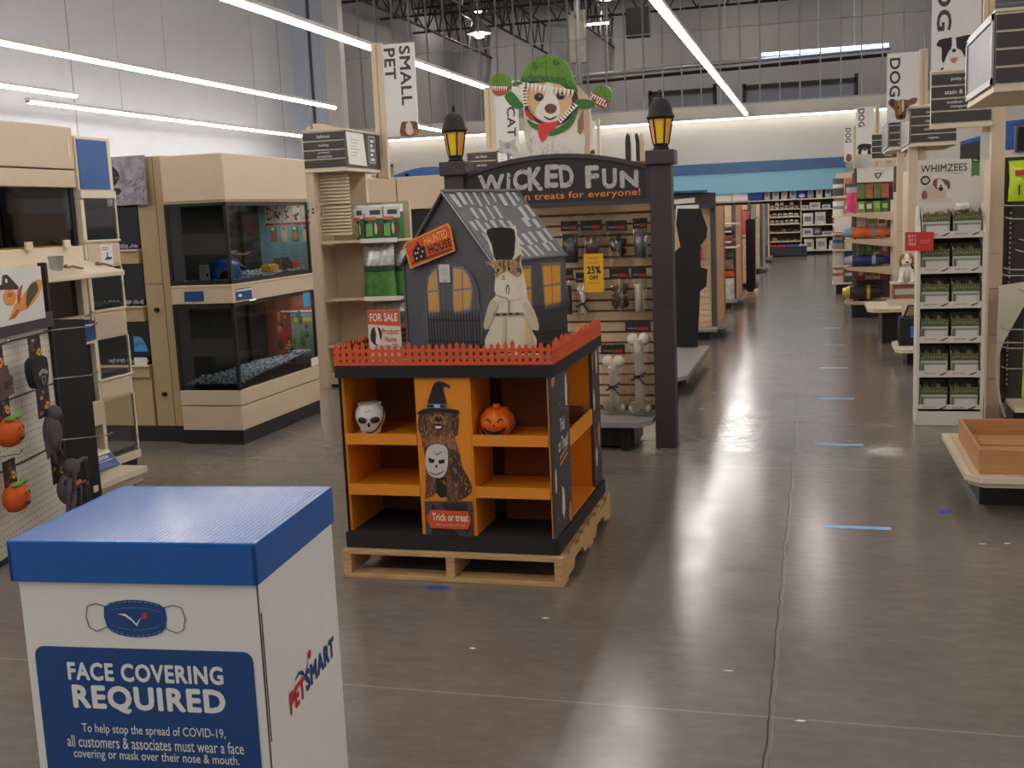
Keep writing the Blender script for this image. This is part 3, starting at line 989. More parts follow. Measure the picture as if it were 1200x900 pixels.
  ('furlt', [(0.0196,0.2121),(0.0151,0.1998),(0.0037,0.1898),(-0.0123,0.1842),(-0.0298,0.1841),(-0.0453,0.1894),(-0.0557,0.1992),(-0.0589,0.2115),(-0.0543,0.2238),(-0.0428,0.2338),(-0.0267,0.2394),(-0.0093,0.2395),(0.0061,0.2341),(0.0164,0.2243)]),
  ('black', [(-0.0015,0.2185),(-0.0036,0.2128),(-0.0087,0.2082),(-0.0159,0.2055),(-0.0238,0.2055),(-0.0308,0.208),(-0.0354,0.2125),(-0.0368,0.2183),(-0.0348,0.224),(-0.0296,0.2287),(-0.0224,0.2313),(-0.0145,0.2313),(-0.0076,0.2288),(-0.003,0.2243)]),
  ('black', [(-0.0452,0.1927),(-0.0203,0.1976),(0.0039,0.1931),(-0.0072,0.1694),(-0.0367,0.1691)]),
  ('white', [(-0.0386,0.1861),(-0.0033,0.1864),(-0.0118,0.175),(-0.0314,0.1748)]),
  ('black', [(-0.0386,0.24),(-0.0408,0.236),(-0.0458,0.2343),(-0.0505,0.2359),(-0.0523,0.2399),(-0.0501,0.2439),(-0.0451,0.2456),(-0.0403,0.244)]),
  ('black', [(0.0134,0.2403),(0.0111,0.2363),(0.0062,0.2346),(0.0015,0.2362),(-0.0003,0.2402),(0.0019,0.2442),(0.0068,0.2459),(0.0116,0.2443)]),
  ('hat', [(-0.0656,0.2653),(-0.0467,0.3388),(-0.0278,0.3781),(-0,0.3874),(0.0381,0.3725),(0.0439,0.3557),(0.0182,0.365),(0.0105,0.3482),(0.0205,0.2639)]),
  ('hat', [(-0.1119,0.2499),(-0.0655,0.2672),(0.0206,0.2657),(0.0766,0.2585),(0.0699,0.2416),(-0.0173,0.2524),(-0.1086,0.2386)]),
  ('buckle', [(-0.0684,0.2861),(0.0236,0.2845),(0.0226,0.2676),(-0.0713,0.2691)]),
  ('hat', [(-0.0665,0.2842),(-0.0351,0.2843),(-0.0359,0.2702),(-0.0693,0.27)]),
  ('hat', [(-0.0058,0.2835),(0.0215,0.2826),(0.0208,0.2695),(-0.0065,0.2694)]),
  ('skull', [(-0.0738,0.0878),(-0.0304,0.1046),(0.0093,0.0937),(0.019,0.0558),(0.0095,-0.0111),(-0.0141,-0.0451),(-0.044,-0.0496),(-0.0777,-0.0321),(-0.0913,0.0253)]),
  ('black', [(-0.0764,0.0428),(-0.0443,0.0338),(-0.0501,0.0184),(-0.0718,0.0199)]),
  ('black', [(-0.0296,0.0312),(0.0022,0.0365),(-0.0008,0.0174),(-0.0256,0.015)]),
  ('black', [(-0.0428,0.007),(-0.0374,0.0148),(-0.0334,-0.0024),(-0.0453,-0.0026)]),
  ('skline', [(-0.0489,0.0738),(-0.0339,0.0607),(-0.0096,0.0725),(-0.0098,0.0687),(-0.0332,0.055),(-0.0491,0.07)]),
  ('skline', [(-0.0722,-0.0223),(-0.043,-0.0313),(-0.0076,-0.0172),(-0.0079,-0.0229),(-0.0433,-0.0371),(-0.0725,-0.0272)]),
  ('crate', [(-0.1039,-0.1583),(0.1216,-0.152),(0.1192,-0.3566),(-0.1074,-0.3586)]),
  ('cratein', [(-0.0705,-0.1671),(0.0977,-0.1604),(0.0947,-0.3343),(-0.0781,-0.3369)]),
  ('crate', [(-0.0685,-0.167),(-0.0306,-0.1659),(0.0961,-0.3071),(0.0947,-0.3343),(0.0711,-0.3352)]),
  ('plaque', [(-0.0961,-0.231),(-0.0721,-0.1962),(0.1007,-0.1987),(0.1163,-0.2387),(0.0985,-0.2799),(-0.0768,-0.2791)]),
 ],
}

PAL = {'tooth': ink(250, 244, 232), 'tan': ink(206, 172, 138), 'brown': ink(150, 104, 78), 'chestshade': ink(206, 192, 176), 'dark': ink(70, 48, 44), 'furtan': ink(222, 180, 140), 'furtan2': ink(196, 144, 110), 'white': ink(236, 228, 218),
       'dkbrown': ink(72, 48, 40), 'black': ink(24, 22, 22), 'brownnose': ink(112, 72, 56), 'red': ink(190, 66, 56), 'red2': ink(214, 62, 54), 'green': ink(96, 142, 42), 'green2': ink(54, 112, 44), 'green3': ink(62, 104, 30),
       'tabby': ink(176, 138, 100), 'tabby2': ink(104, 76, 54), 'cream': ink(234, 220, 196), 'eye': ink(206, 176, 96), 'pinknose': ink(204, 128, 110), 'chain': ink(180, 166, 130), 'robeshade': ink(206, 188, 158), 'robeline': ink(150, 128, 98), 'tan2': ink(222, 188, 140),
       'brownfur': ink(112, 72, 46), 'furlt': ink(150, 104, 68), 'furdk': ink(70, 44, 30), 'hat': ink(28, 24, 28), 'buckle': ink(190, 186, 180), 'skull': ink(206, 202, 194), 'skline': ink(110, 106, 100), 'crate': ink(72, 66, 62), 'cratein': ink(36, 32, 32), 'plaque': ink(214, 84, 36)}

# ---------------------------------------------------------------- face covering bin
B = thing('notice_bin', 'white cardboard bin with blue lid and face covering notice standing on the floor', 'bin', (-1.46, 2.25, 0), math.radians(5.2))
bw, bd, bz = .292, .247, .885
m = MB()
m.box(-bw + .012, -bd + .012, 0, bw - .006, bd - .004, bz, M['card'])
m.build('body', B, bevel=.003)
m = MB()
z0, z1 = .862, .952
m.box(-bw, -bd, z0, bw, -bd + .012, z1, M['blue'])
m.box(-bw, bd - .012, z0, bw, bd, z1, M['blue'])
m.box(-bw, -bd, z0, -bw + .012, bd, z1, M['blue'])
m.box(bw - .012, -bd, z0, bw, bd, z1, M['blue'])
LIDM = mat('fluted_blue_lid', (16, 96, 178), .16, noise=.04, scale=6, stretch=(40, 1, 1), bump=.07, spec=.5)
nt = LIDM.node_tree
wv_ = nt.nodes.new('ShaderNodeTexWave')
wv_.wave_type, wv_.bands_direction = 'BANDS', 'X'
wv_.inputs['Scale'].default_value = 26
wv_.inputs['Distortion'].default_value = .6
bp_ = [q for q in nt.nodes if q.type == 'BUMP'][0]
nt.links.new(wv_.outputs['Fac'], bp_.inputs['Height'])
nt.links.new([q for q in nt.nodes if q.type == 'TEX_COORD'][0].outputs['Object'], wv_.inputs['Vector'])
m.box(-bw, -bd, z1 - .006, bw, bd, z1 + .004, LIDM)
m.build('lid', B, bevel=.003)
fr = Fr((0, -bd + .0115, 0))
m = MB()
m.slab(fr, rrect(-.258, .06, .262, .709, .022), 0, .002, M['navy'])
P = m.build('notice_panel', B)
m = MB()
WI = ink(232, 230, 226)
m.textc(fr, 'FACE COVERING', 0.005, .632, .043, WI, .036, .0032, .372)
m.textc(fr, 'REQUIRED', .008, .556, .066, WI, .042, .0032, .372)
m.textc(fr, 'To help stop the spread of COVID-19,', .012, .502, .028, WI, .006, .0032, .345)
m.textc(fr, 'all customers & associates must wear a face', .012, .472, .028, WI, .006, .0032, .425)
m.textc(fr, 'covering or mask over their nose & mouth.', .012, .440, .028, WI, .006, .0032, .40)
m.build('lettering', P)
m = MB()
cx, cy = -.005, .782
msk = [(-.072, .022), (-.04, .036), (0, .040), (.04, .036), (.072, .022), (.070, -.022), (.045, -.04), (0, -.046), (-.045, -.04), (-.070, -.022)]
m.slab(fr, [(cx + x, cy + y) for x, y in smooth_loop(msk, 2)], 0, .0016, M['navy'], edge=M['navy'])
for sg in (-1, 1):
    pts = [fr.at(cx + sg * x, cy + y, .0015) for x, y in ((.070, .024), (.092, .03), (.112, .024), (.118, 0), (.112, -.026), (.095, -.034), (.070, -.024))]
    m.tube(pts, .0009, M['black'], 5)
for yy, bow in ((.026, .01), (-.028, -.014)):
    for i in range(10):
        a, b = -.062 + i * .0125, -.062 + i * .0125 + .007
        f_ = lambda q: cy + yy + bow * (1 - (q / .065) ** 2)
        m.ngon([fr.at(cx + a, f_(a), .0022), fr.at(cx + b, f_(b), .0022), fr.at(cx + b, f_(b) + .0012, .0022), fr.at(cx + a, f_(a) + .0012, .0022)], ink(150, 180, 214))
for yy, bow in ((.013, .009), (-.017, -.012)):
    for i in range(10):
        a, b = -.058 + i * .0116, -.058 + i * .0116 + .0116
        f_ = lambda q: cy + yy + bow * (1 - (q / .065) ** 2)
        m.ngon([fr.at(cx + a, f_(a), .0022), fr.at(cx + b, f_(b), .0022), fr.at(cx + b, f_(b) + .0009, .0022), fr.at(cx + a, f_(a) + .0009, .0022)], ink(120, 156, 200))
sw = [(-.042, .008), (-.022, .008), (-.008, -.002), (.002, -.014), (.010, -.004), (.018, .002), (.012, -.004), (.003, -.020), (-.008, -.008), (-.024, .003)]
m.poly(fr, [(cx + x, cy + y) for x, y in sw], .0024, WI)
m.poly(fr, [(cx + .024 + x, cy + .004 + y) for x, y in ell(0, 0, .0075, .008)], .0024, M['redtag'])
m.build('mask_emblem', B)
fs = Fr((bw - .0055, -.0, -.135), (0, 1, 0))
m = MB()
RD, NV = ink(200, 40, 44), ink(28, 62, 122)


def slant(x0, y0, x1, y1, dy):
    return lambda a, b: (x0 + (x1 - x0) * a, y0 + (y1 - y0) * b + dy * a)


m.text(fs, 'PET', 0, 0, 0, 0, RD, .055, .001, fn=slant(-.115, .640, -.016, .694, .006))
m.text(fs, 'SMART', 0, 0, 0, 0, NV, .055, .001, fn=slant(-.012, .650, .195, .704, .010))
m.poly(fs, [(x * 1.2 + .035, y - .032) for x, y in ((-.092, .738), (-.07, .752), (-.05, .745), (-.036, .724), (-.024, .748), (-.016, .754), (-.022, .744), (-.036, .712), (-.052, .734), (-.07, .744))], .001, NV)
m.poly(fs, ell(.024, .732, .011, .012), .001, RD)
m.build('shop_logo', B)
m = MB()
m.box(bw - .009, -bd + .011, .0, bw - .0052, -bd + .0116, bz, M['char'])
for a, b in ((.50, .795), (.2, .42)):
    m.box(bw - .009, -bd + .016, a, bw - .0052, -bd + .022, b, M['char'])
m.build('edge_seam', B)

# ---------------------------------------------------------------- pallet
PX0, PX1, PY0, PY1 = -2.105, -1.065, 4.52, 5.67
T = thing('wood_pallet', 'worn pine pallet under the orange and black treat display', 'pallet', ((PX0 + PX1) / 2, (PY0 + PY1) / 2, 0))
n = 8
for i in range(n):
    y = PY0 + (PY1 - PY0 - .095) * i / (n - 1)
    m = MB()
    m.box(PX0, y, .112, PX1 + rnd.uniform(-.012, .012), y + .095, .132, M['pallet'])
    m.build('deck_board', T, world=True, bevel=.002)
for x in (PX0, (PX0 + PX1) / 2 - .02, PX1 - .04):
    m = MB()
    a = [(PY0, .02), (PY0 + .22, .02), (PY0 + .25, .06), (PY0 + .42, .06), (PY0 + .46, .02), (PY1 - .42, .02), (PY1 - .38, .06), (PY1 - .2, .06), (PY1 - .17, .02), (PY1, .02), (PY1, .112), (PY0, .112)]
    m.slab(Fr((x, 0, 0), (0, 1, 0)), a, 0, .04, M['pallet'])
    m.build('stringer', T, world=True)
for y in (PY0, (PY0 + PY1) / 2, PY1 - .1):
    m = MB()
    m.box(PX0, y, 0, PX1, y + .1, .02, M['pallet'])
    m.build('bottom_board', T, world=True, bevel=.002)

# ---------------------------------------------------------------- treat display on the pallet
DX0, DX1, DY0, DY1, DZ0, DZ1 = -2.085, -1.10, 4.565, 5.655, .134, .985
T = thing('treat_display', 'orange and black cardboard treat display with picket fence on the pallet', 'display', ((DX0 + DX1) / 2, (DY0 + DY1) / 2, DZ0))
m = MB()
m.box(DX0 - .012, DY0 - .012, DZ0, DX1 + .012, DY1 + .012, .205, M['black_mt'])
m.build('base_tray', T, world=True)
m = MB()
m.box(DX0 - .014, DY0 - .014, .925, DX1 + .014, DY1 + .014, DZ1, M['black_mt'])
m.build('top_tray', T, world=True)
OR, BK = M['orange'], M['black_mt']
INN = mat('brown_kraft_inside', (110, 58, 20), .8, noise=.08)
cx0, cx1 = -1.715, -1.475          # centre panel
m = MB()
m.box(DX0, DY0 + .02, .205, DX0 + .012, DY1, .925, OR)
m.box(DX0 - .004, DY0, .205, DX0, DY1, .925, BK)
m.build('side_panel', T, world=True)
# the aisle side: two printed uprights and an open orange bay between them
printed = mat('charcoal_print', (64, 58, 62), .7, noise=.05)
for y0, y1 in ((DY0, 4.90), (5.46, DY1)):
    m = MB()
    m.box(DX1 - .014, y0, .205, DX1, y1, .925, printed)
    m.box(DX1 - .02, y0 + .004, .205, DX1 - .014, y1 - .004, .925, OR)
    SP = m.build('side_panel', T, world=True)
    m = MB()
    s = side(DX1, 0, 0)
    if y0 < 4.7:
        m.text(s, 'Trick', 4.705, .655, 4.80, .715, WI, .02, .001)
        m.text(s, 'or Treat!', 4.66, .57, 4.855, .632, WI, .02, .001)
        for k in (0, 1):
            m.poly(s, [(4.68, .535 - .028 * k), (4.84, .557 - .028 * k), (4.84, .568 - .028 * k), (4.68, .546 - .028 * k)], .001, OR)
    spots = [(4.85, .83, .03, .09, 0), (4.60, .905, .035, .03, 1), (4.59, .46, .02, .07, 0), (4.72, .33, .035, .09, 0), (4.86, .245, .03, .06, 1)] if y0 < 4.7 else [(5.58, .85, .025, .07, 0), (5.48, .86, .015, .05, 1), (5.49, .66, .022, .07, 0), (5.60, .47, .03, .07, 1), (5.52, .36, .022, .06, 0)]
    for k, (yy, zz, rx, rz, c) in enumerate(spots):
        R = random.Random(k + int(y0 * 10))
        m.poly(s, [(max(y0 + .003, min(y1 - .003, yy + rx * math.cos(t) * R.uniform(.6, 1.1))), min(.92, zz + rz * math.sin(t) * R.uniform(.7, 1.1))) for t in [2 * math.pi * q / 12 for q in range(12)]], .001, ink(226, 214, 180) if c == 0 else ink(214, 120, 60))
    for k in range(14):
        R = random.Random(k * 3 + int(y0 * 100))
        m.poly(s, ell(R.uniform(y0 + .02, y1 - .02), R.uniform(.25, .88), .004, .005, 6), .001, ink(190, 184, 170))
    m.build('print', SP, world=True)
m = MB()
m.box(DX1 - .30, 4.88, .205, DX1 - .29, 5.48, .925, OR)
m.box(DX1 - .30, 4.885, .205, DX1 - .016, 4.897, .925, OR)
m.box(DX1 - .30, 5.463, .205, DX1 - .016, 5.475, .925, OR)
m.build('bay_lining', T, world=True)
m = MB()
m.box(DX1 - .29, 4.90, .545, DX1 - .012, 5.46, .556, OR)
m.box(DX1 - .014, 4.90, .545, DX1 - .004, 5.46, .625, OR)
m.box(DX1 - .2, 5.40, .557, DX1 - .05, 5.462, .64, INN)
m.build('shelf', T, world=True)
m = MB()
m.box(DX1 - .29, 4.90, .207, DX1 - .002, 5.46, .216, OR)
m.build('shelf', T, world=True)
# front: two columns of three cubbies beside the dog panel
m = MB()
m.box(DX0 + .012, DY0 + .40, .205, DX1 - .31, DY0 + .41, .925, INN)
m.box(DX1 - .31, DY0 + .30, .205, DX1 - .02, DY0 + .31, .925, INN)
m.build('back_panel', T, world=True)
for x in (cx0 - .01, cx1):
    m = MB()
    m.box(x, DY0 + .004, .205, x + .01, DY0 + .40 if x < -1.6 else DY0 + .30, .925, OR)
    m.build('divider', T, world=True)
for x0, x1, dp in ((DX0 + .012, cx0 - .012, .395), (cx1 + .012, DX1 - .022, .295)):
    for zt in (.667, .432):
        m = MB()
        m.box(x0, DY0 + .008, zt - .028, x1, DY0 + dp, zt - .018, OR)
        m.box(x0, DY0, zt - .05, x1, DY0 + .008, zt, OR)
        m.build('shelf', T, world=True)
m = MB()
m.box(cx0, DY0 + .002, .205, cx1, DY0 + .014, .925, OR)
CP = m.build('dog_panel', T, world=True)
m = MB()
fr = front(-1.6, DY0 + .001, .52)
art(m, fr, [q for q in ART['witch_dog'] if q[0] != 'plaque'], PAL, .001, .0003)
wd_ = {}
for n_, p_ in ART['witch_dog']:
    wd_.setdefault(n_, []).append(p_)
skp = wd_['skull'] + wd_['hat'] + [wd_['black'][1], wd_['black'][2]]
fur(m, fr, wd_['brownfur'][0], 700, [PAL['furlt'], PAL['furdk'], PAL['brownfur'], ink(176, 128, 88)], .016, .0008 + .0003 * 8, 3, skip=skp)
m.build('dog_print', CP, world=True)
m = MB()
pl = [q[1] for q in ART['witch_dog'] if q[0] == 'plaque'][0]
m.slab(fr, pl, .012, .02, M['fence'])
PQ = m.build('plaque', T, world=True)
m = MB()
zc = (min(q[1] for q in pl) + max(q[1] for q in pl)) / 2
m.text(fr, 'Trick or treat', pl[1][0] + .006, zc - .006, pl[3][0] - .014, zc + .030, WI, .02, .021)
m.text(fr, 'with your best friend!', pl[1][0] + .02, zc - .032, pl[3][0] - .03, zc - .016, ink(240, 180, 140), 0, .021)
m.build('lettering', PQ, world=True)
m = MB()
m.text(front(cx1 - .07, DY0 + .001, .44), 'dog costume sold', 0, .012, .055, .019, WI, 0, .0015)
m.text(front(cx1 - .07, DY0 + .001, .44), 'separately', .01, .002, .045, .009, WI, 0, .0015)
m.build('small_print', CP, world=True)


# picket fence: one cut card strip per side
def picket_strip(frm, L, nm):
    m = MB()
    n_ = max(6, int(L / .031))
    w = L / n_
    R = random.Random(int(L * 1000))
    for i in range(n_):
        x0, x1 = i * w + w * .2, i * w + w * .8
        h = .098 + R.uniform(-.012, .014)
        j = R.uniform(-.003, .003)
        m.slab(frm, [(x0, 0), (x1, 0), (x1 + j, h - .014), ((x0 + x1) / 2 + j, h), (x0 + j, h - .014)], 0, .003, M['fence'])
    for z in (0, .028, .058):
        m.slab(frm, [(0, z), (L, z), (L, z + .014), (0, z + .014)], 0, .0034, M['fence'])
    return m.build(nm, T, world=True)


picket_strip(front(DX0 - .012, DY0 - .012, DZ1 - .004), DX1 - DX0 + .024, 'picket_fence')
picket_strip(side(DX1 + .012, DY0 - .012, DZ1 - .004), DY1 - DY0 + .02, 'picket_fence')
picket_strip(sidel(DX0 - .012, DY1 + .01, DZ1 - .004), DY1 - DY0 + .02, 'picket_fence')

# buckets in the cubbies
T = thing('skull_bucket', 'white skull treat bucket on the upper shelf of the orange display', 'bucket', (-1.985, 4.662, .650), .25)
sk = mat('white_skull_plastic', (226, 222, 214), .4, noise=.05, scale=20)
m = MB()
m.lathe((0, 0, 0), [(.030, 0), (.042, .005), (.047, .03), (.058, .055), (.062, .08), (.056, .105), (.046, .118), (.046, .126), (.05, .130), (.044, .131)], sk, 24, mod=lambda t, z: 1 - (.05 if z < .04 else 0) * abs(math.cos(t * 2)))
m.build('shell', T, smooth=50)
m = MB()
for sg in (-1, 1):
    m.ball((sg * .025, -.0515, .066), .021, .010, .015, M['black'], 12, 6, Matrix.Rotation(sg * .45, 4, 'Z'))
m.ball((0, -.0555, .047), .006, .007, .011, M['black'], 8, 6)
m.build('face', T)
m = MB()
m.tube([(.0, -.0635, .112), (.012, -.062, .106), (-.004, -.0655, .10), (-.014, -.064, .108)], .0014, M['grey_dk'], 5)
for k in range(7):
    x = -.024 + k * .008
    m.tube([(x, -.052 - .001 * (3 - abs(k - 3)), .024), (x, -.050 - .001 * (3 - abs(k - 3)), .014)], .0012, M['grey_dk'], 4)
m.build('engraving', T)
m = MB()
m.tube([(.06 * math.cos(a) + .0, -.012 - .052 * math.sin(a) * .6, .118 - .108 * math.sin(a)) for a in [math.pi * i / 14 for i in range(15)]][:9], .003, M['black'], 6)
m.build('handle', T)
SKB = T
SKB.scale = (1.14, 1.14, 1.1)
T = thing('pumpkin_bucket', 'orange jack-o-lantern treat bucket on the display shelf beside the dog panel', 'bucket', (-1.378, 4.668, .650), .12)
pk = mat('pumpkin_plastic', (238, 104, 22), .35, noise=.05)
m = MB()
m.lathe((0, 0, 0), [(.030, 0), (.048, .006), (.066, .03), (.071, .055), (.066, .08), (.052, .1), (.044, .108), (.046, .114), (.03, .118), (.016, .122), (.014, .132), (.011, .134)], pk, 32, mod=lambda t, z: 1 - .05 * abs(math.sin(t * 4)) ** 3)
m.build('shell', T, smooth=50)
m = MB()
fp = front(0, -.062, 0)


def onball(pts, off=.003):
    return [Vector((x, -math.sqrt(max(0, .071 ** 2 - x * x)) - off - .006 * (1 - abs(z - .055) / .055), z)) for x, z in pts]


for sg in (-1, 1):
    m.ngon(onball([(sg * x, z) for x, z in ((.012, .068), (.018, .082), (.028, .084), (.036, .072), (.034, .070), (.028, .076), (.02, .076), (.016, .066))]), M['black'])
m.ngon(onball([(-.006, .052), (.006, .052), (0, .062)]), M['black'])
for sg in (-1, 1):
    m.ngon(onball([(sg * x, z) for x, z in ((0, .028), (.014, .03), (.03, .036), (.045, .050), (.04, .030), (.026, .018), (.012, .014), (0, .013))]), M['black'])
m.build('face', T)
m = MB()
m.tube([(.068 * math.cos(a), -.03 - .055 * math.sin(a), .078 - .088 * math.sin(a) ** .9) for a in [math.pi * i / 16 for i in range(17)]], .0032, M['black'], 6)
m.build('handle', T)

T.scale = (1.16, 1.16, 1.05)

# ---------------------------------------------------------------- haunted play house on the display top
HT = DZ1 + .002
P0 = Vector((-1.68, 4.98, HT))
ang = math.atan2(.319, .948)
T = thing('haunted_play_house', 'grey fabric haunted house with orange printed windows on the treat display', 'play house', P0, -ang)
hw, hd, he, hr = .27, .62, .42, .75
FAB = mat('charcoal_fabric', (88, 87, 91), .75, noise=.10, scale=5, bump=.5)
RF = mat('slate_fabric', (112, 111, 115), .75, noise=.1, scale=6, bump=.4)
ft = Fr((0, 0, 0))


def cloth_grid(c00, c10, c11, c01, m_, sag, nrm, mbx, nx=10, nz=10):
    vs, fs = [], []
    for i in range(nz + 1):
        for j in range(nx + 1):
            a, b = j / nx, i / nz
            p = c00 * (1 - a) * (1 - b) + c10 * a * (1 - b) + c11 * a * b + c01 * (1 - a) * b
            p = p + nrm * (-sag * math.sin(math.pi * a) * math.sin(math.pi * b))
            vs.append(p)
    for i in range(nz):
        for j in range(nx):
            k = i * (nx + 1) + j
            fs.append((k, k + 1, k + nx + 2, k + nx + 1))
    mbx.add(vs, fs, m_)


V = Vector
m = MB()
gable = [(-hw, 0), (hw, 0), (hw, he), (.012, hr), (-.012, hr), (-hw, he)]
NX_, NZ_ = 18, 22
gv, gf = [], []
for i in range(NZ_ + 1):
    zz_ = hr * i / NZ_
    ww = hw if zz_ <= he else max(.004, hw * (hr - zz_) / (hr - he))
    for j in range(NX_ + 1):
        a_ = j / NX_ * 2 - 1
        gv.append((a_ * ww, .006 + .006 * math.sin(a_ * 5 + zz_ * 9) * math.cos(zz_ * 14 - a_ * 3) * (1 - a_ * a_), zz_))
for i in range(NZ_):
    for j in range(NX_):
        q_ = i * (NX_ + 1) + j
        gf.append((q_, q_ + 1, q_ + NX_ + 2, q_ + NX_ + 1))
m.add(gv, gf, FAB)
m.slab(Fr((0, hd, 0)), gable, 0, .012, FAB)
for sg in (-1, 1):
    m.box(sg * hw - .006, 0, 0, sg * hw + .006, hd, he, FAB)
m.build('walls', T, smooth=50)
m = MB()
for sg in (-1, 1):
    a0, a1 = V((0, -.012, hr + .006)), V((0, hd + .012, hr + .006))
    b0, b1 = V((sg * (hw + .012), -.012, he)), V((sg * (hw + .012), hd + .012, he))
    if sg > 0:
        cloth_grid(b0, b1, a1, a0, RF, .02, V((sg * .77, 0, .63)), m)
    else:
        cloth_grid(b1, b0, a0, a1, RF, .02, V((sg * .77, 0, .63)), m)
    m.tube([b0, b1], .008, FAB, 6)
m.tube([V((0, -.012, hr + .004)), V((0, hd + .012, hr + .004))], .012, RF, 6)
m.tube([V((-hw, -.01, he)), V((0, -.012, hr)), V((hw, -.01, he))], .010, FAB, 6)
m.tube([V((.0, -.02, hr + .004)), V((hw, -.02, he + .004))], .0035, ink(170, 168, 170), 5)
RO = m.build('roof', T, smooth=40)
m = MB()
SHI = ink(186, 184, 186)
R = random.Random(5)
for i in range(5):
    for j in range(9):
        if R.random() < .1:
            continue
        b = .04 + i * .19 + R.uniform(-.02, .02)
        a = .04 + j * .105 + (i % 2) * .05 + R.uniform(-.01, .01)
        w_, l_ = R.uniform(.03, .065), R.uniform(.12, .2)
        q = []
        for aa, bb in ((a, b), (a + w_, b), (a + w_ * .9, min(.97, b + l_)), (a + .004, min(.97, b + l_))):
            if aa > .97:
                aa = .97
            p = V((0, -.012, hr + .006)) * (1 - aa) * (1 - bb) + V((0, hd + .012, hr + .006)) * aa * (1 - bb) + V((hw + .012, hd + .012, he)) * aa * bb + V((hw + .012, -.012, he)) * (1 - aa) * bb
            q.append(p + V((.77, 0, .63)) * (.0035 - .02 * math.sin(math.pi * aa) * math.sin(math.pi * bb)))
        m.ngon(q, SHI)
m.build('shingle_print', RO)
# door arch with lattice windows on the gable, windows on the long side
GL, FRM, DKL = ink(206, 156, 88), ink(126, 124, 132), ink(46, 44, 48)
AMB = ink(240, 166, 40)


def windo(mb, fr, pts, inset, glassm, bars, z=.001):
    cx_ = sum(p[0] for p in pts) / len(pts)
    cy_ = sum(p[1] for p in pts) / len(pts)
    mb.poly(fr, pts, z, FRM)
    mb.poly(fr, [(cx_ + (x - cx_) * inset, cy_ + (y - cy_) * inset) for x, y in pts], z + .0006, glassm)
    for (x0, y0, x1, y1, w_) in bars:
        dx, dy = x1 - x0, y1 - y0
        l_ = math.hypot(dx, dy)
        nx, ny = -dy / l_ * w_ / 2, dx / l_ * w_ / 2
        mb.poly(fr, [(x0 + nx, y0 + ny), (x1 + nx, y1 + ny), (x1 - nx, y1 - ny), (x0 - nx, y0 - ny)], z + .0012, FRM)


dz = .0016
m = MB()
fd = Fr((0, 0, 0))
m.poly(fd, smooth_loop([(-.145, .02), (.175, .02), (.175, .24), (.165, .32), (.11, .40), (.02, .425), (-.08, .41), (-.13, .36), (-.145, .28)], 2), .001, ink(96, 94, 100))
for i in range(11):
    x = -.135 + i * .029
    m.rect(fd, x, .02, x + .0016, .35, .0016, DKL)
m.build('door_print', T)
m = MB()
windo(m, fd, [(-.128, .165), (-.055, .17), (-.06, .405), (-.088, .39), (-.115, .36), (-.128, .30)], .86, GL, [(-.13, .285, -.05, .292, .008)], .0022)
m.build('window', T)
m = MB()
windo(m, fd, [(.02, .17), (.125, .195), (.145, .30), (.13, .355), (.095, .40), (.03, .408), (.024, .3)], .88, GL, [(.022, .292, .142, .302, .008), (.078, .18, .088, .405, .008)], .0022)
m.build('window', T)


def railing(mb, fr, x0, x1, h, z):
    n_ = int((x1 - x0) / .017)
    for i in range(n_ + 1):
        x = x0 + (x1 - x0) * i / n_
        mb.poly(fr, [(x - .0034, 0.012), (x + .0034, .012), (x + .0034, h), (x, h + .018), (x - .0034, h)], z, DKL)
    for y in (h * .25, h * .8):
        mb.rect(fr, x0, y, x1, y + .006, z + .0005, DKL)


m = MB()
railing(m, fd, -.13, .17, .185, .004)
railing(m, Fr((hw + .0065, 0, 0), (0, 1, 0)), .06, hd - .01, .185, .002)
m.build('railing_print', T)
fw = Fr((hw + .0065, 0, 0), (0, 1, 0))
for y0 in (.13, .40):
    m = MB()
    windo(m, fw, [(y0, .165), (y0 + .165, .175), (y0 + .172, .388), (y0 - .012, .395)], .86, AMB, [(y0 - .005, .28, y0 + .17, .282, .009), (y0 + .08, .17, y0 + .08, .39, .009)], .0012)
    m.build('window', T)
m = MB()
fsg = Fr((-.085, -.016, .50), (math.cos(.26), 0, math.sin(.26)), (-math.sin(.26), 0, math.cos(.26)))
sgn = [(-.145, -.068), (.14, -.06), (.15, .055), (.14, .075), (-.135, .06), (-.15, .045)]
m.slab(fsg, sgn, 0, .006, ink(232, 150, 60), edge=ink(180, 100, 40))
SG = m.build('house_sign', T)
m = MB()
m.poly(fsg, [(x * .94, y * .88) for x, y in sgn], .0066, ink(214, 84, 38))
m.poly(fsg, [(-.13, -.05), (.125, -.052), (.125, -.042), (-.13, -.040)], .0074, ink(120, 40, 30))
hs = [(-.105, -.048), (-.03, -.045), (-.03, -.005), (-.022, .0), (-.038, .02), (-.045, .008), (-.052, .024), (-.062, .048), (-.072, .022), (-.08, .03), (-.09, .012), (-.10, .018), (-.108, -.006)]
m.poly(fsg, hs, .0076, M['black_mt'])
for x, y in ((-.09, -.006), (-.065, .01), (-.045, -.01), (-.09, -.032), (-.06, -.03), (-.075, -.008)):
    m.rect(fsg, x - .004, y - .005, x + .004, y + .005, .0082, ink(230, 210, 150))
m.text(fsg, 'HAUNTED', -.022, .012, .122, .052, ink(244, 190, 84), .01, .0080)
m.text(fsg, 'HOUSE', -.008, -.034, .132, .006, ink(40, 24, 22), .03, .0080)
m.build('lettering', SG)
m = MB()
m.rect(fd, -.048, .33, .018, .415, .008, ink(206, 204, 204))
m.rect(fd, -.02, .338, -.008, .343, .0085, ink(120, 120, 120))
for k in range(4):
    m.rect(fd, -.036, .365 + .01 * k, .006, .368 + .01 * k, .0085, ink(180, 178, 178))
m.build('paper_notice', T)

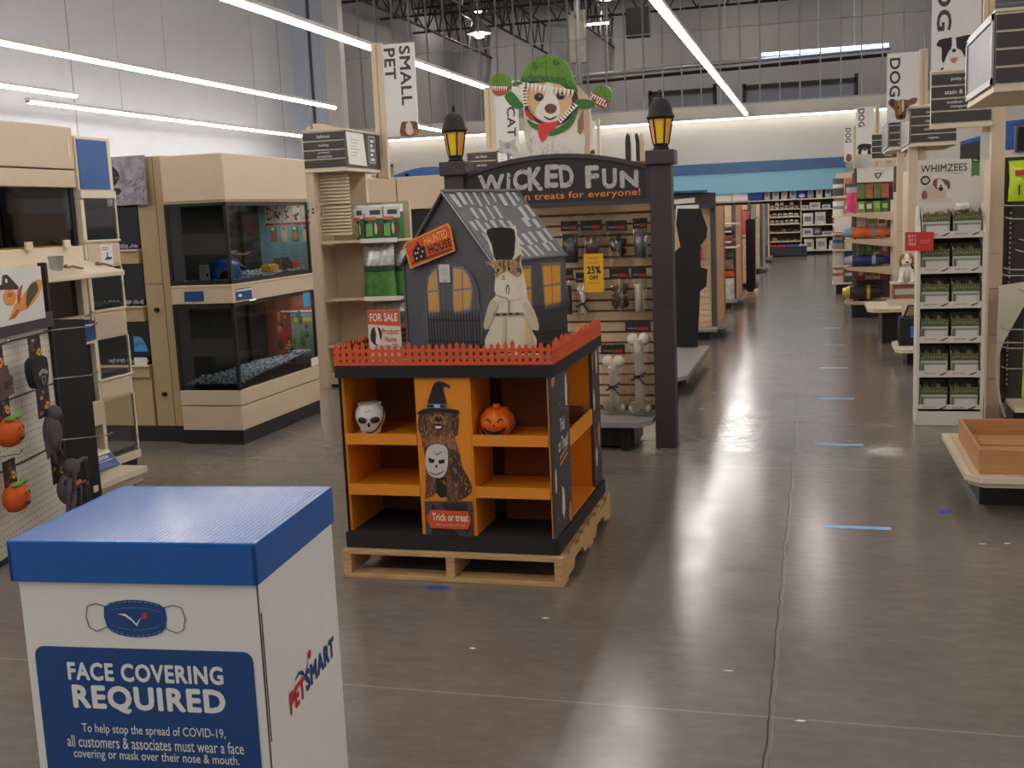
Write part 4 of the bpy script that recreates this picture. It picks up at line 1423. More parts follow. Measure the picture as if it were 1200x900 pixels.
# cat standee and for-sale card
T = thing('cat_cutout', 'cut-out board of a cat in cream wizard robe and black hat before the haunted house', 'cutout', (-1.31, 4.74, HT))
m = MB()
c = [p for n_, p in ART['cat'] if n_ == '_out'][0]
m.slab(front(0, 0, 0), smooth_loop([(x, max(0, y)) for x, y in c], 2), -.006, 0, ink(230, 216, 192), edge=M['card'])
CB = m.build('board', T)
m = MB()
art(m, front(0, 0, 0), [(n_, [(x, max(.002, y)) for x, y in p]) for n_, p in ART['cat']], PAL, .0006, .0003)
tb_ = [p for n_, p in ART['cat'] if n_ == 'tabby'][0]
ey_ = [p for n_, p in ART['cat'] if n_ in ('eye', 'black', 'cream')]
fur(m, front(0, 0, 0), tb_, 420, [PAL['tabby2'], PAL['tabby'], ink(206, 172, 136)], .012, .0006 + .0003 * 4.5, 9, skip=ey_)
m.build('print', CB)
m = MB()
m.box(-.10, .006, 0, .10, .11, .004, M['card'])
m.add([(-.01, .006, .004), (.0, .006, .004), (0, .10, .004), (-.01, .10, .004), (-.01, .006, .22), (0, .006, .22)], [(0, 3, 4), (1, 5, 2), (3, 2, 5, 4)], M['card'])
m.build('easel_foot', T)
m = MB()
fr = front(-1.875, 4.625, 0)
m.slab(fr, [(-.078, HT), (.078, HT), (.078, 1.222), (-.078, 1.222)], -.004, 0, ink(222, 214, 204))
m.poly(fr, [(-.078, 1.158), (.078, 1.148), (.078, 1.222), (-.078, 1.222)], .0006, M['fence'])
m.text(fr, 'FOR SALE', -.066, 1.172, .066, 1.208, WI, .02, .0012)
m.text(fr, 'Product', -.01, 1.112, .07, 1.140, ink(206, 90, 50), .02, .0012)
m.text(fr, 'Name', .0, 1.078, .056, 1.104, ink(206, 90, 50), .02, .0012)
m.text(fr, 'copy TBD', -.005, 1.045, .066, 1.070, ink(206, 90, 50), .02, .0012)
m.poly(fr, smooth_loop([(-.07, 1.09), (-.065, 1.13), (-.045, 1.148), (-.02, 1.14), (-.012, 1.115), (-.02, 1.08), (-.035, 1.06), (-.055, 1.07)], 2), .001, ink(60, 44, 40))
m.poly(fr, smooth_loop([(-.045, 1.145), (-.032, 1.142), (-.024, 1.10), (-.018, 1.085), (-.03, 1.062), (-.045, 1.075), (-.04, 1.11)], 2), .0015, ink(236, 228, 218))
m.box(-1.955, 4.629, HT, -1.795, 4.68, HT + .004, M['card'])
tag(m.build('sale_card'), 'small white and orange for-sale card behind the picket fence', 'sign')

# ---------------------------------------------------------------- lamp post arch with sign
T = thing('sign_arch', 'black lamp post arch carrying the curved wicked treats sign', 'archway', (-1.72, 7.45, 0))
YA = 7.4
PB = M['purple_blk']
AMBER = mat('amber_lantern_print', (236, 164, 66), .5, noise=.08, emit=0)
YEL = mat('yellow_lantern_print', (246, 214, 20), .5, noise=.04)
for x in (-2.42, -.99):
    m = MB()
    m.box(x - .07, YA, 0, x + .07, YA + .14, 1.93, PB)
    m.box(x - .073, YA - .003, .98, x + .073, YA + .143, .985, M['black'])
    m.build('post', T, world=True, bevel=.006)
    m = MB()
    m.box(x - .096, YA - .026, 1.905, x + .096, YA + .166, 2.0, PB)
    m.build('post_cap', T, world=True, bevel=.008)
    c = Vector((x, YA + .07, 0))
    m = MB()
    hexm = lambda t, z: 1.0
    m.lathe(c, [(.052, 2.0), (.055, 2.012), (.048, 2.02), (.05, 2.036), (.056, 2.042)], M['black_mt'], 12)
    m.build('lantern_base', T, world=True)
    m = MB()
    m.lathe(c, [(.050, 2.04), (.078, 2.205)], AMBER, 6)
    LB = m.build('lantern', T, world=True)
    m = MB()
    for k in range(6):
        a = 2 * math.pi * k / 6
        m.tube([c + Vector((.051 * math.cos(a), .051 * math.sin(a), 2.04)), c + Vector((.08 * math.cos(a), .08 * math.sin(a), 2.207))], .0055, M['black_mt'], 5)
    m.lathe(c, [(.082, 2.2), (.095, 2.212), (.088, 2.218)], M['black_mt'], 6)
    m.build('lantern_frame', LB, world=True)
    m = MB()
    m.add([c + Vector((-.02, -.049, 2.045)), c + Vector((.02, -.049, 2.045)), c + Vector((.022, -.0685, 2.185)), c + Vector((-.022, -.0685, 2.185))], [(0, 1, 2, 3)], YEL)
    m.build('flame_print', LB, world=True)
    m = MB()
    m.lathe(c, [(.094, 2.214), (.082, 2.235), (.075, 2.27), (.06, 2.305), (.035, 2.33), (.012, 2.338), (.010, 2.36), (.016, 2.366), (.006, 2.39)], M['black_mt'], 12)
    m.build('lantern_roof', T, world=True, smooth=30)
XA0, XA1 = -2.35, -1.06


def arcz(x, zc=2.015, ze=1.905, xc=-1.72, h=.66):
    return zc - (zc - ze) * ((x - xc) / h) ** 2


n_ = 16
top = [(XA1 - (XA1 - XA0) * i / n_, arcz(XA1 - (XA1 - XA0) * i / n_)) for i in range(n_ + 1)]
m = MB()
fr = front(0, YA + .04, 0)
m.slab(fr, [(XA0, 1.655), (XA1, 1.655)] + top, -.03, 0, mat('sign_black', (44, 38, 40), .6, noise=.1, scale=4))
SB = m.build('sign_board', T, world=True)
m = MB()
for i in range(n_):
    (a, za), (b, zb) = top[i], top[i + 1]
    m.slab(fr, [(b, zb - .03), (a, za - .03), (a, za), (b, zb)], 0, .012, PB)
m.slab(fr, [(XA0, 1.655), (XA1, 1.655), (XA1, 1.69), (XA0, 1.69)], 0, .012, PB)
m.slab(fr, [(XA1 - .03, 1.69), (XA1, 1.69), (XA1, arcz(XA1) - .03), (XA1 - .03, arcz(XA1 - .03) - .03)], 0, .012, PB)
m.build('sign_rim', SB, world=True)
m = MB()
GW = mat('weathered_letter_grey', (186, 182, 178), .8, noise=.2, scale=30)
lets = [('W', -2.255, -2.065, 1.775, 1.90, .0), ('I', -2.055, -2.03, 1.785, 1.905, .01), ('C', -2.01, -1.905, 1.785, 1.925, .01), ('K', -1.90, -1.795, 1.775, 1.935, .0), ('E', -1.785, -1.69, 1.79, 1.945, .01), ('D', -1.675, -1.575, 1.785, 1.94, -.01),
        ('F', -1.50, -1.405, 1.775, 1.925, .0), ('U', -1.385, -1.285, 1.765, 1.90, .0), ('N', -1.265, -1.14, 1.765, 1.88, .0)]
for ch, x0, x1, z0, z1, sh in lets:
    m.text(fr, ch, x0, z0, x1, z1, GW, .042, .002, shear=sh)
R = random.Random(3)
for ch, x0, x1, z0, z1, sh in lets:
    for k in range(3):
        a, b = R.uniform(x0, x1), R.uniform(z0, z1)
        m.poly(fr, [(a, b), (a + R.uniform(.01, .035), b + R.uniform(-.02, .02)), (a + R.uniform(.01, .02), b + R.uniform(-.004, .004))], .0028, M['black_mt'])
m.text(fr, 'n treats for everyone!', -1.925, 1.7, -1.13, 1.76, mat('orange_letter', (226, 140, 62), .7), .012, .002, shear=0)
m.build('lettering', SB, world=True)
# dog with dinosaur hood standing on the arch
T = thing('costume_dog_cutout', 'cut-out board of a dog in a green toothed reptile hood on top of the arch', 'cutout', (-1.75, 7.49, 1.80))
m = MB()
c = [p for n_, p in ART['dino_dog'] if n_ == '_out'][0]
fr = front(-1.75, 7.48, 1.97)
m.slab(fr, smooth_loop(c, 2), -.008, 0, ink(232, 224, 214), edge=M['card'])
DB = m.build('board', T, world=True)
m = MB()
art(m, fr, ART['dino_dog'], PAL, .0006, .00025)
dd_ = {}
for n_, p_ in ART['dino_dog']:
    dd_.setdefault(n_, []).append(p_)
big_ = max(dd_['green'], key=len)
for gp in dd_['green'][:1] + dd_['green'][1:]:
    fur(m, fr, gp, 260 if len(gp) > 14 else 60, [PAL['green2'], ink(120, 160, 60), PAL['green3']], .02, .0006 + .00025 * (len(ART['dino_dog']) - 32), 5)
fur(m, fr, [q for q in dd_['_out'][0] if q[1] < .24 and abs(q[0]) < .32] , 260, [ink(224, 214, 202), ink(240, 234, 226), ink(214, 202, 188)], .035, .0020, 7)
m.build('print', DB, world=True)
m = MB()
m.box(-1.80, 7.489, 1.80, -1.70, 7.493, 2.4, M['card'])
m.build('back_strut', T, world=True)

# ---------------------------------------------------------------- slatwall bay with rawhide behind the arch
T = thing('slatwall_bay', 'maple slatwall bay with grey base shelf behind the arch', 'shelving', (-1.7, 7.9, 0))
SX0, SX1, SY = -2.42, -1.09, 7.74
m = MB()
m.box(SX0, SY + .02, .2, SX1, SY + .05, 1.95, mat('slat_groove_shade', (134, 104, 74), .7))  # groove shade put into a darker colour behind the slats
z = .24
while z < 1.9:
    m.box(SX0, SY, z, SX1, SY + .022, z + .060, M['slat'])
    z += .076
m.build('slat_panel', T, world=True)
m = MB()
for x in (SX1 + .004, SX0 - .04):
    m.box(x, SY - .02, .1, x + .035, SY + .05, 1.98, M['grey_dk'])
m.build('upright', T, world=True)
m = MB()
sl = [(SX0, SY), (SX0, 7.24), (-1.16, 7.24), (-1.075, 7.36), (-1.075, SY)]
m.slab(flat(0, 0, .17), [p for p in sl][::-1], 0, .035, M['grey_mt'])
m.build('base_shelf', T, world=True, bevel=.004)
m = MB()
m.box(SX0, 7.36, 0.02, -1.2, SY, .168, M['black'])
m.box(-1.28, 7.3, 0, -1.22, 7.36, .168, M['black'])
m.build('plinth', T, world=True)


def hook(mb, x, z, y0, y1):
    mb.tube([(x, y1, z), (x, y0, z), (x, y0 - .006, z + .012)], .003, M['chrome'], 5)


HDR = mat('dark_header_card', (40, 30, 30), .6, noise=.2)
REDP = ink(170, 50, 44)


def hang_pack(name, label, x0, x1, z0, z1, y, fill, kind, group):
    t = thing(name, label, 'pet treat pack', ((x0 + x1) / 2, y, z0), group=group)
    w_ = x1 - x0
    cx_ = (x0 + x1) / 2
    hz = z1 - .07
    fr_ = front(cx_, y - .004, 0)
    m_ = MB()
    m_.slab(fr_, [(-w_ / 2, hz), (w_ / 2, hz), (w_ / 2, z1), (-w_ / 2, z1)], -.004, .001, HDR)
    m_.poly(fr_, [(-w_ * .40, hz + .02), (-w_ * .02, hz + .02), (-w_ * .02, hz + .030), (-w_ * .40, hz + .030)], .002, ink(130, 124, 118))
    m_.poly(fr_, [(.0, hz + .012), (w_ * .4, hz + .012), (w_ * .4, hz + .034), (.0, hz + .034)], .002, REDP)
    m_.build('header_card', t, world=True)
    m_ = MB()
    R_ = random.Random(int(x0 * 1000))
    if kind == 'chunks':
        for k in range(16):
            m_.ball((cx_ + R_.uniform(-.35, .35) * w_, y + R_.uniform(-.015, .01), z0 + .03 + R_.random() * (hz - z0 - .08)), .02, .012, .022, fill, 7, 5)
    elif kind == 'bone':
        a, b = z0 + .05, hz - .05
        rr = w_ * .20
        m_.tube([(cx_, y, a), (cx_, y, a + .04), (cx_, y, (a + b) / 2), (cx_, y, b - .04), (cx_, y, b)], [rr * 1.3, rr * 1.0, rr * .85, rr * 1.0, rr * 1.3], fill, 12)
        for zz in (a, b):
            for sg in (-1, 1):
                m_.ball((cx_ + sg * rr * 1.1, y, zz), rr * 1.25, rr * 1.0, rr * 1.25, fill, 12, 8)
    elif kind == 'roll':
        m_.tube([(cx_, y, z0 + .01), (cx_, y, hz - .04)], w_ * .3, fill, 14)
    else:
        m_.pouch(w_ * .9, hz - z0 - .02, .05, fill, T=Matrix.Translation((cx_, y, z0)), seed=int(x0 * 100))
    m_.build('treat', t, world=True, smooth=60)
    if kind == 'bone':
        m_ = MB()
        for q in range(8):
            a = 2 * math.pi * q / 8
        zc = (z0 + hz) / 2 - .02
        m_.tube([(cx_ - rr, y - .02, zc), (cx_, y - rr - .004, zc + .006), (cx_ + rr, y - .02, zc)], .008, M['black'], 6)
        m_.tube([(cx_, y - rr - .006, zc), (cx_ + .05, y - rr - .015, zc + .035)], .006, M['black'], 5)
        m_.tube([(cx_, y - rr - .006, zc), (cx_ + .045, y - rr - .015, zc - .05)], .006, M['black'], 5)
        m_.tube([(cx_, y - rr - .006, zc), (cx_ - .05, y - rr - .012, zc - .02)], .006, M['black'], 5)
        m_.build('ribbon', t, world=True)
    m_ = MB()
    n2 = 7
    for sg in (-1, 1):
        vs, fs2 = [], []
        for i in range(n2 + 1):
            for j in range(5):
                b_, a_ = i / n2, j / 4 * 2 - 1
                vs.append((cx_ + a_ * w_ * .5, y + sg * (.055 * math.sin(math.pi * min(1, b_ + .12)) ** .5 * (1 - abs(a_) ** 3) + .002) + R_.uniform(-.004, .004), z0 + (hz - z0) * b_))
        for i in range(n2):
            for j in range(4):
                k_ = i * 5 + j
                fs2.append((k_, k_ + 1, k_ + 6, k_ + 5))
        m_.add(vs, fs2, M['clear'])
    m_.build('clear_bag', t, world=True, smooth=60)
    return t


BRN = mat('brown_chew', (110, 74, 52), .6, noise=.2)
DKP = mat('dark_chew', (60, 44, 40), .6, noise=.2)
GRYP = mat('grey_chew', (120, 116, 114), .6, noise=.2)
packs = [('chew_pack', 'dark chew pack hanging on the slatwall just beside the haunted house roof', -1.72, -1.60, 1.27, 1.56, 'pouch', DKP),
         ('chew_pack', 'clear pack of brown chew rolls in the top row of the slatwall', -1.58, -1.43, 1.31, 1.56, 'roll', BRN),
         ('chew_pack', 'clear pack of dark chunks in the middle of the top slatwall row', -1.40, -1.255, 1.28, 1.55, 'chunks', DKP),
         ('chew_pack', 'clear pack with one grey crescent chew next to the black arch post', -1.215, -1.115, 1.29, 1.56, 'pouch', GRYP),
         ('chew_pack', 'narrow dark pack on the slatwall beside the house window', -1.73, -1.645, .9, 1.22, 'roll', DKP),
         ('bone_pack', 'slim white rawhide stick with black bow under the yellow sale sign', -1.625, -1.535, .87, 1.2, 'bone', M['bone']),
         ('chew_pack', 'clear pack of brown chunks in the second row of the slatwall', -1.385, -1.25, .92, 1.22, 'chunks', BRN),
         ('bone_pack', 'clear pack with one white rawhide roll in the second slatwall row', -1.235, -1.13, .91, 1.22, 'roll', M['bone'])]
for nm, lab, x0, x1, z0, z1, kd, fl in packs:
    hang_pack(nm, lab, x0, x1, z0, z1, 7.62, fl, kd, 'treat packs on the slatwall')
hang_pack('bone_pack', 'shorter of the two big white rawhide bones above the grey base shelf', -1.45, -1.28, .215, .70, 7.55, M['bone'], 'bone', 'treat packs on the slatwall')
hang_pack('bone_pack', 'tallest white rawhide bone with black bow beside the black arch post', -1.265, -1.09, .215, .86, 7.50, M['bone'], 'bone', 'treat packs on the slatwall')
T = thing('hook_set', 'row of thin chrome display hooks in the maple slatwall', 'hooks', (-1.5, 7.7, .8), kind='thing')
for x0, x1, z1, yy in [(p[2], p[3], p[5], 7.62) for p in packs] + [(-1.45, -1.28, .70, 7.55), (-1.265, -1.09, .86, 7.50)]:
    m = MB()
    hook(m, (x0 + x1) / 2, z1 - .012, yy - .03, SY)
    m.build('hook', T, world=True)
for k in range(9):
    m = MB()
    hook(m, -1.66 + k * .068, 1.585 + .01 * (k % 2), 7.56, SY)
    m.build('hook', T, world=True)
m = MB()
fr = front(-1.475, 7.50, 1.07)
m.slab(fr, [(-.068, 0), (.068, 0), (.068, .262), (-.068, .262)], -.002, 0, M['yellow'])
m.text(fr, 'YOUR TREAT', -.036, .226, .036, .239, ink(120, 70, 20), 0, .001)
m.text(fr, '25%', -.046, .125, .05, .178, M['black'], .04, .001)
m.text(fr, 'OFF', -.03, .085, .032, .115, M['black'], .04, .001)
m.text(fr, 'any pet treats', -.045, .055, .045, .068, ink(120, 70, 20), 0, .001)
m.text(fr, 'SALE EVENT', -.04, .195, .04, .207, ink(200, 70, 30), 0, .001)
m.tube([(-1.475, 7.52, 1.325), (-1.475, SY, 1.325)], .003, M['chrome'], 5)
tag(m.build('sale_sign'), 'yellow 25 percent off sign hanging before the maple slatwall', 'sign')

# ================================================================ left side: small animal habitats
CR, CT, CI = M['cream'], M['cream_dk'], M['cream_lt']
LX = -4.4
DG = mat('dark_tank_glass', (22, 20, 21), .18, noise=.3, scale=3, spec=.6)
T = thing('habitat_bank', 'long beige animal habitat bank with dark tank fronts along the store side', 'habitat', (-4.75, 5.2, 0))
m = MB()
m.box(-5.1, 4.2, 2.012, LX, 5.985, 2.265, CR)
m.box(-5.1, 4.2, 1.9, LX - .006, 5.985, 2.005, CR)
m.box(-4.42, 5.925, 2.08, LX + .006, 5.945, 2.20, CI)
m.build('canopy', T, world=True, bevel=.006)
m = MB()
m.box(-5.1, 4.2, 1.545, -4.98, 5.985, 1.9, M['dark'])
m.box(-4.98, 4.2, 1.545, LX - .03, 4.24, 1.9, M['dark'])
m.box(-4.98, 5.95, 1.545, LX - .03, 5.985, 1.9, M['dark'])
m.build('tank_shell', T, world=True)
for y0, y1 in ((4.24, 5.33), (5.34, 5.94)):
    m = MB()
    m.box(LX - .045, y0, 1.56, LX - .035, y1, 1.895, M['glass_dk'])
    m.build('tank_glass', T, world=True)
m = MB()
m.box(-4.98, 4.24, 1.546, LX - .05, 5.95, 1.555, mat('shavings', (206, 160, 96), .9, noise=.2, scale=40))
m.build('bedding', T, world=True)
m = MB()
m.box(-5.1, 4.2, 1.40, LX, 5.985, 1.545, CI)
m.add([(LX, 4.2, 1.455), (LX, 5.985, 1.455), (-4.12, 5.985, 1.385), (-4.12, 4.2, 1.385), (LX, 4.2, 1.36), (LX, 5.985, 1.36), (-4.12, 5.985, 1.355), (-4.12, 4.2, 1.355)], [(0, 3, 2, 1), (3, 7, 6, 2), (4, 5, 6, 7), (1, 2, 6, 5), (0, 4, 7, 3)], CI)
m.build('ledge', T, world=True, bevel=.005)
m = MB()
m.box(-5.1, 4.2, 1.115, -4.45, 5.985, 1.36, M['dark'])
m.box(-4.45, 5.93, 1.1, LX, 5.985, 1.36, CI)
m.box(-5.1, 4.2, 1.085, LX, 5.985, 1.115, CI)
m.build('lower_shell', T, world=True, bevel=.003)
m = MB()
m.box(-4.45, 4.2, 1.118, -4.44, 5.925, 1.356, DG)
m.build('tank_glass', T, world=True)
m = MB()
m.box(-5.1, 4.2, .56, -4.42, 5.985, 1.085, M['dark'])
m.box(-4.42, 4.2, .42, LX + .04, 5.985, .565, CR)
m.box(-5.1, 4.2, .14, -4.5, 5.985, .42, M['dark'])
m.build('cabinet', T, world=True, bevel=.004)
m = MB()
m.box(-4.5, 5.44, .05, -4.13, 5.985, .15, CI)
m.add([(-4.5, 5.44, .15), (-4.5, 5.985, .15), (-4.28, 5.985, .15), (-4.28, 5.44, .15), (-4.5, 5.44, .26), (-4.5, 5.985, .26), (-4.36, 5.985, .25), (-4.36, 5.44, .25)], [(4, 7, 6, 5), (3, 2, 6, 7), (1, 5, 6, 2), (0, 3, 7, 4)], CI)
m.box(-4.13, 5.44, .11, -4.09, 5.985, .15, CI)
m.build('base_shelf', T, world=True, bevel=.003)
m = MB()
m.box(-5.1, 5.44, 0, -4.25, 5.985, .05, M['black'])
m.build('plinth', T, world=True)
m = MB()
fr = Fr((-4.272, 5.71, .158), (0, 1, 0), (-.625, 0, .78))
m.slab(fr, [(0, 0), (.25, 0), (.25, .10), (0, .10)], .0, .004, M['navy'])
m.text(fr, 'CAUTION', .05, .066, .20, .09, WI, .03, .0052)
m.rect(fr, .03, .052, .22, .056, .0052, WI)
for k in range(3):
    m.rect(fr, .03, .012 + k * .012, .22 - k * .03, .016 + k * .012, .0052, ink(120, 140, 180))
m.build('caution_label', T, world=True)
m = MB()
m.box(-4.352, 5.60, .5, -4.345, 5.617, .512, M['black'])
m.tube([(-4.36, 5.61, .505), (-4.33, 5.61, .505)], .012, M['black'], 8)
m.build('lock', T, world=True)
for k, y in enumerate((5.02, 5.44, 5.78)):
    m = MB()
    m.box(-4.39, y, 1.535, -4.375, y + .055, 1.585, CI)
    m.build('tank_clip', T, world=True)
m = MB()
fr = side(-4.36, 5.86, .96)
m.slab(fr, [(0, 0), (.10, 0), (.10, .12), (0, .12)], 0, .004, M['navy'])
m.rect(fr, 0, .09, .10, .10, .005, WI)
m.rect(fr, -.01, -.02, .11, -.005, .004, CI)
m.box(-4.42, 5.86, .96, -4.36, 5.96, .985, CI)
m.build('price_holder', T, world=True)
# things on the ledge
m = MB()
m.lathe((-4.25, 5.52, 1.412), [(.03, 0), (.034, .002), (.045, .085), (.042, .085), (.032, .006)], M['steel'], 16)
tag(m.build('metal_cup', smooth=50), 'small grey metal cup on the beige habitat ledge', 'cup')
for k, (y, l) in enumerate(((5.63, .09), (5.93, .07))):
    m = MB()
    m.tube([(-4.27, y, 1.425), (-4.25, y + l * .4, 1.43), (-4.22, y + l, 1.412)], .007, mat('tan_latch', (130, 96, 50), .5), 6)
    m.ball((-4.27, y, 1.43), .014, .014, .014, MATS['tan_latch'], 8, 6)
    tag(m.build('latch_key'), ('tan latch pin beside the grey metal cup' if k == 0 else 'tan latch pin lying at the end of the beige ledge'), 'pin')

T = thing('tank_column', 'narrow beige column of stacked glass tanks topped by a blue panel', 'habitat', (-4.75, 6.18, 0))
y0, y1 = 6.0, 6.36
m = MB()
m.box(-5.1, y0, 1.885, LX, y1, 2.215, CI)
m.box(-5.1, y0, 1.835, LX + .012, y1, 1.884, CI)
m.build('canopy', T, world=True, bevel=.004)
m = MB()
m.slab(side(LX, y0 + .015, 1.892), [(0, 0), (.30, 0), (.30, .305), (0, .305)], 0, .006, mat('blue_panel', (40, 88, 152), .4, noise=.04))
m.build('blue_panel', T, world=True)
for a, b in ((1.40, 1.575), (.945, 1.135), (.55, .695)):
    m = MB()
    m.box(-5.1, y0, a, LX, y1, b, CI)
    m.box(-5.0, y0 - .002, b - .014, LX + .014, y1 + .004, b, CI)
    m.box(LX - .002, y0 + .02, a + .012, LX + .006, y1 - .02, b - .025, CR)
    m.build('drawer_front', T, world=True, bevel=.003)
for a, b in ((1.575, 1.835), (1.135, 1.40), (.695, .945), (.17, .55)):
    m = MB()
    m.box(-5.1, y0 + .02, a, -5.08, y1 - .02, b, M['dark'])
    m.box(-5.08, y0 + .004, a, LX - .02, y0 + .012, b, M['dark'] if a > .6 else M['glass'])
    m.box(-4.46, y0 + .002, a, LX, y0 + .035, b, CI)
    m.build('tank_wall', T, world=True)
    m = MB()
    m.ngon([(LX - .004, y0 + .035, a + .002), (LX - .004, y1, a + .002), (LX - .004, y1, b - .002), (LX - .004, y0 + .035, b - .002)], M['glass'])
    m.ngon([(-5.08, y1 - .004, a + .002), (LX - .008, y1 - .004, a + .002), (LX - .008, y1 - .004, b - .002), (-5.08, y1 - .004, b - .002)], M['glass'])
    m.build('tank_glass', T, world=True)
    m = MB()
    ge = mat('glass_green_edge', (150, 172, 158), .2, noise=.1)
    m.box(LX - .014, y1 - .008, a, LX + .002, y1 + .006, b, CI)
    m.box(-5.0, y0 + .04, a + .002, LX - .02, y1 - .012, a + .03, mat('wet_base', (70, 84, 84), .2, noise=.4, scale=12))
    m.build('tank_trim', T, world=True)
m = MB()
m.box(-5.0, y0, .0, -4.42, y1, .12, M['black'])
m.box(-5.0, y0, .12, -4.385, y1, .17, CI)
m.build('plinth', T, world=True)
m = MB()
m.slab(side(LX + .007, 6.14, 1.415), [(0, 0), (.13, -.004), (.13, .125), (0, .125)], 0, .002, M['card'])
fr = side(LX + .0095, 6.14, 1.415)
for a in (.106, .094):
    m.rect(fr, .015, a, .085, a + .005, .0005, ink(120, 116, 120))
m.poly(fr, [(.03, .03), (.06, .05), (.065, .08), (.075, .08), (.075, .05), (.11, .045), (.115, .035), (.08, .03)], .0006, ink(60, 58, 62))
m.build('price_card', T, world=True)

# set-back tower with photo panel and dark tanks
T = thing('tank_tower', 'tan tower of dark tanks topped by a purple animal photo panel', 'habitat', (-5.1, 7.75, 0))
Y = 7.42
m = MB()
m.box(-5.6, Y + .02, .12, -4.905, 8.2, 2.17, M['dark'])
m.build('shell', T, world=True)
m = MB()
m.box(-4.93, Y - .02, .12, -4.66, 8.2, 2.165, CT)
m.box(-4.775, Y - .022, .12, -4.77, Y - .018, 2.16, M['char'])
m.box(-4.93, Y - .022, 1.215, -4.775, Y - .018, 1.22, M['char'])
m.build('side_column', T, world=True, bevel=.004)
for z in (1.02, .37):
    m = MB()
    m.tube([(-4.84, Y - .02, z), (-4.84, Y - .045, z)], .018, M['black'], 8)
    m.build('lock', T, world=True)
PH = mat('purple_photo', (20, 16, 24), .6, noise=.3, scale=16, rgb2=(214, 202, 220))
m = MB()
fr = front(-5.16, Y - .06, 1.815)
m.slab(fr, [(0, 0), (.345, 0), (.345, .36), (0, .36)], -.02, 0, PH)
DKP2 = ink(44, 38, 44)
m.poly(fr, smooth_loop([(0, .12), (.05, .13), (.10, .17), (.125, .22), (.10, .27), (.05, .30), (.03, .33), (.0, .33)], 2), .001, DKP2)
m.poly(fr, smooth_loop([(.05, .09), (.10, .08), (.13, .11), (.10, .13), (.06, .12)], 2), .001, DKP2)
m.poly(fr, ell(.098, .205, .007, .010), .0016, ink(140, 130, 140))
R = random.Random(9)
for k in range(90):
    a, b = R.uniform(.08, .33), R.uniform(.01, .24)
    if a < .15 and b > .08:
        continue
    m.poly(fr, [(a, b), (a + R.uniform(.004, .014), b + R.uniform(-.004, .01)), (a + R.uniform(.0, .01), b + R.uniform(.008, .022))], .0014, DKP2 if k % 3 else ink(186, 174, 190))
m.build('photo_panel', T, world=True)
for a, b in ((1.375, 1.485), (.935, 1.055), (.50, .60)):
    m = MB()
    m.box(-5.6, Y - .05, a, -4.945, Y + .02, b, CT)
    m.box(-5.6, Y - .065, b - .016, -4.94, Y + .02, b, CR)
    m.build('drawer_front', T, world=True, bevel=.003)
for a, b in ((1.485, 1.80), (1.06, 1.37), (.605, .93)):
    m = MB()
    m.box(-5.6, Y - .01, a, -4.945, Y, b, DG)
    m.build('tank_glass', T, world=True)
    m = MB()
    R = random.Random(int(a * 10))
    for k in range(40):
        x = R.uniform(-5.3, -4.96)
        m.ball((x, Y - .02, a + .012 + R.uniform(0, .02)), .012, .008, .012, mat('pale_gravel', (150, 148, 156), .8, noise=.2), 6, 4)
    tg = m.build('gravel', T, world=True)
    tg['kind'] = 'stuff'
m = MB()
m.box(-5.6, Y - .03, .12, -4.945, Y + .02, .50, CT)
m.build('cabinet_door', T, world=True, bevel=.003)
m = MB()
m.box(-5.6, Y - .04, 0, -4.66, 8.2, .12, M['black'])
m.build('plinth', T, world=True)
m = MB()
fr = front(-5.08, Y - .012, .70)
m.slab(fr, [(0, 0), (.12, 0), (.115, .03), (.08, .10), (.05, .115), (0, .12)], 0, .002, mat('sky_blue_print', (70, 150, 206), .5, noise=.25, scale=30))
m.rect(fr, .02, .055, .09, .063, .003, ink(40, 70, 120))
m.build('blue_sticker', T, world=True)
m = MB()
m.slab(front(-5.06, Y - .055, .60), [(0, 0), (.11, 0), (.11, .06), (0, .06)], 0, .002, M['card'])
m.build('price_card', T, world=True)

# corner habitat with two glazed tanks
T = thing('corner_habitat', 'big tan corner habitat with two glazed tanks and black plinth', 'habitat', (-4.39, 7.96, 0))
X0, X1, Y0, Y1 = -4.64, -4.13, 7.29, 8.65
m = MB()
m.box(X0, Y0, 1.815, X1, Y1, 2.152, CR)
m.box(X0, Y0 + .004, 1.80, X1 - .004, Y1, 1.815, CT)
m.build('canopy', T, world=True, bevel=.012)
m = MB()
m.box(X0, Y0, 1.065, X1, Y1, 1.185, CR)
m.box(X0, Y0 - .004, 1.185, X1 + .004, Y1, 1.205, CR)
m.build('middle_rail', T, world=True, bevel=.004)
m = MB()
m.box(X0, Y0, .30, X1, Y1, .415, CR)
m.box(X0, Y0 + .004, .11, X1 - .004, Y1, .294, CR)
m.build('base_cabinet', T, world=True, bevel=.005)
m = MB()
m.box(X0 - .02, Y0 + .02, 0, X1 - .015, Y1, .11, M['black'])
m.build('plinth', T, world=True)
TE = mat('teal_pegboard', (112, 166, 182), .7, noise=.05)
PAL8 = [(196, 52, 44), (228, 200, 60), (70, 130, 70), (200, 196, 180), (60, 90, 150), (150, 60, 60), (214, 120, 50), (110, 150, 90)]
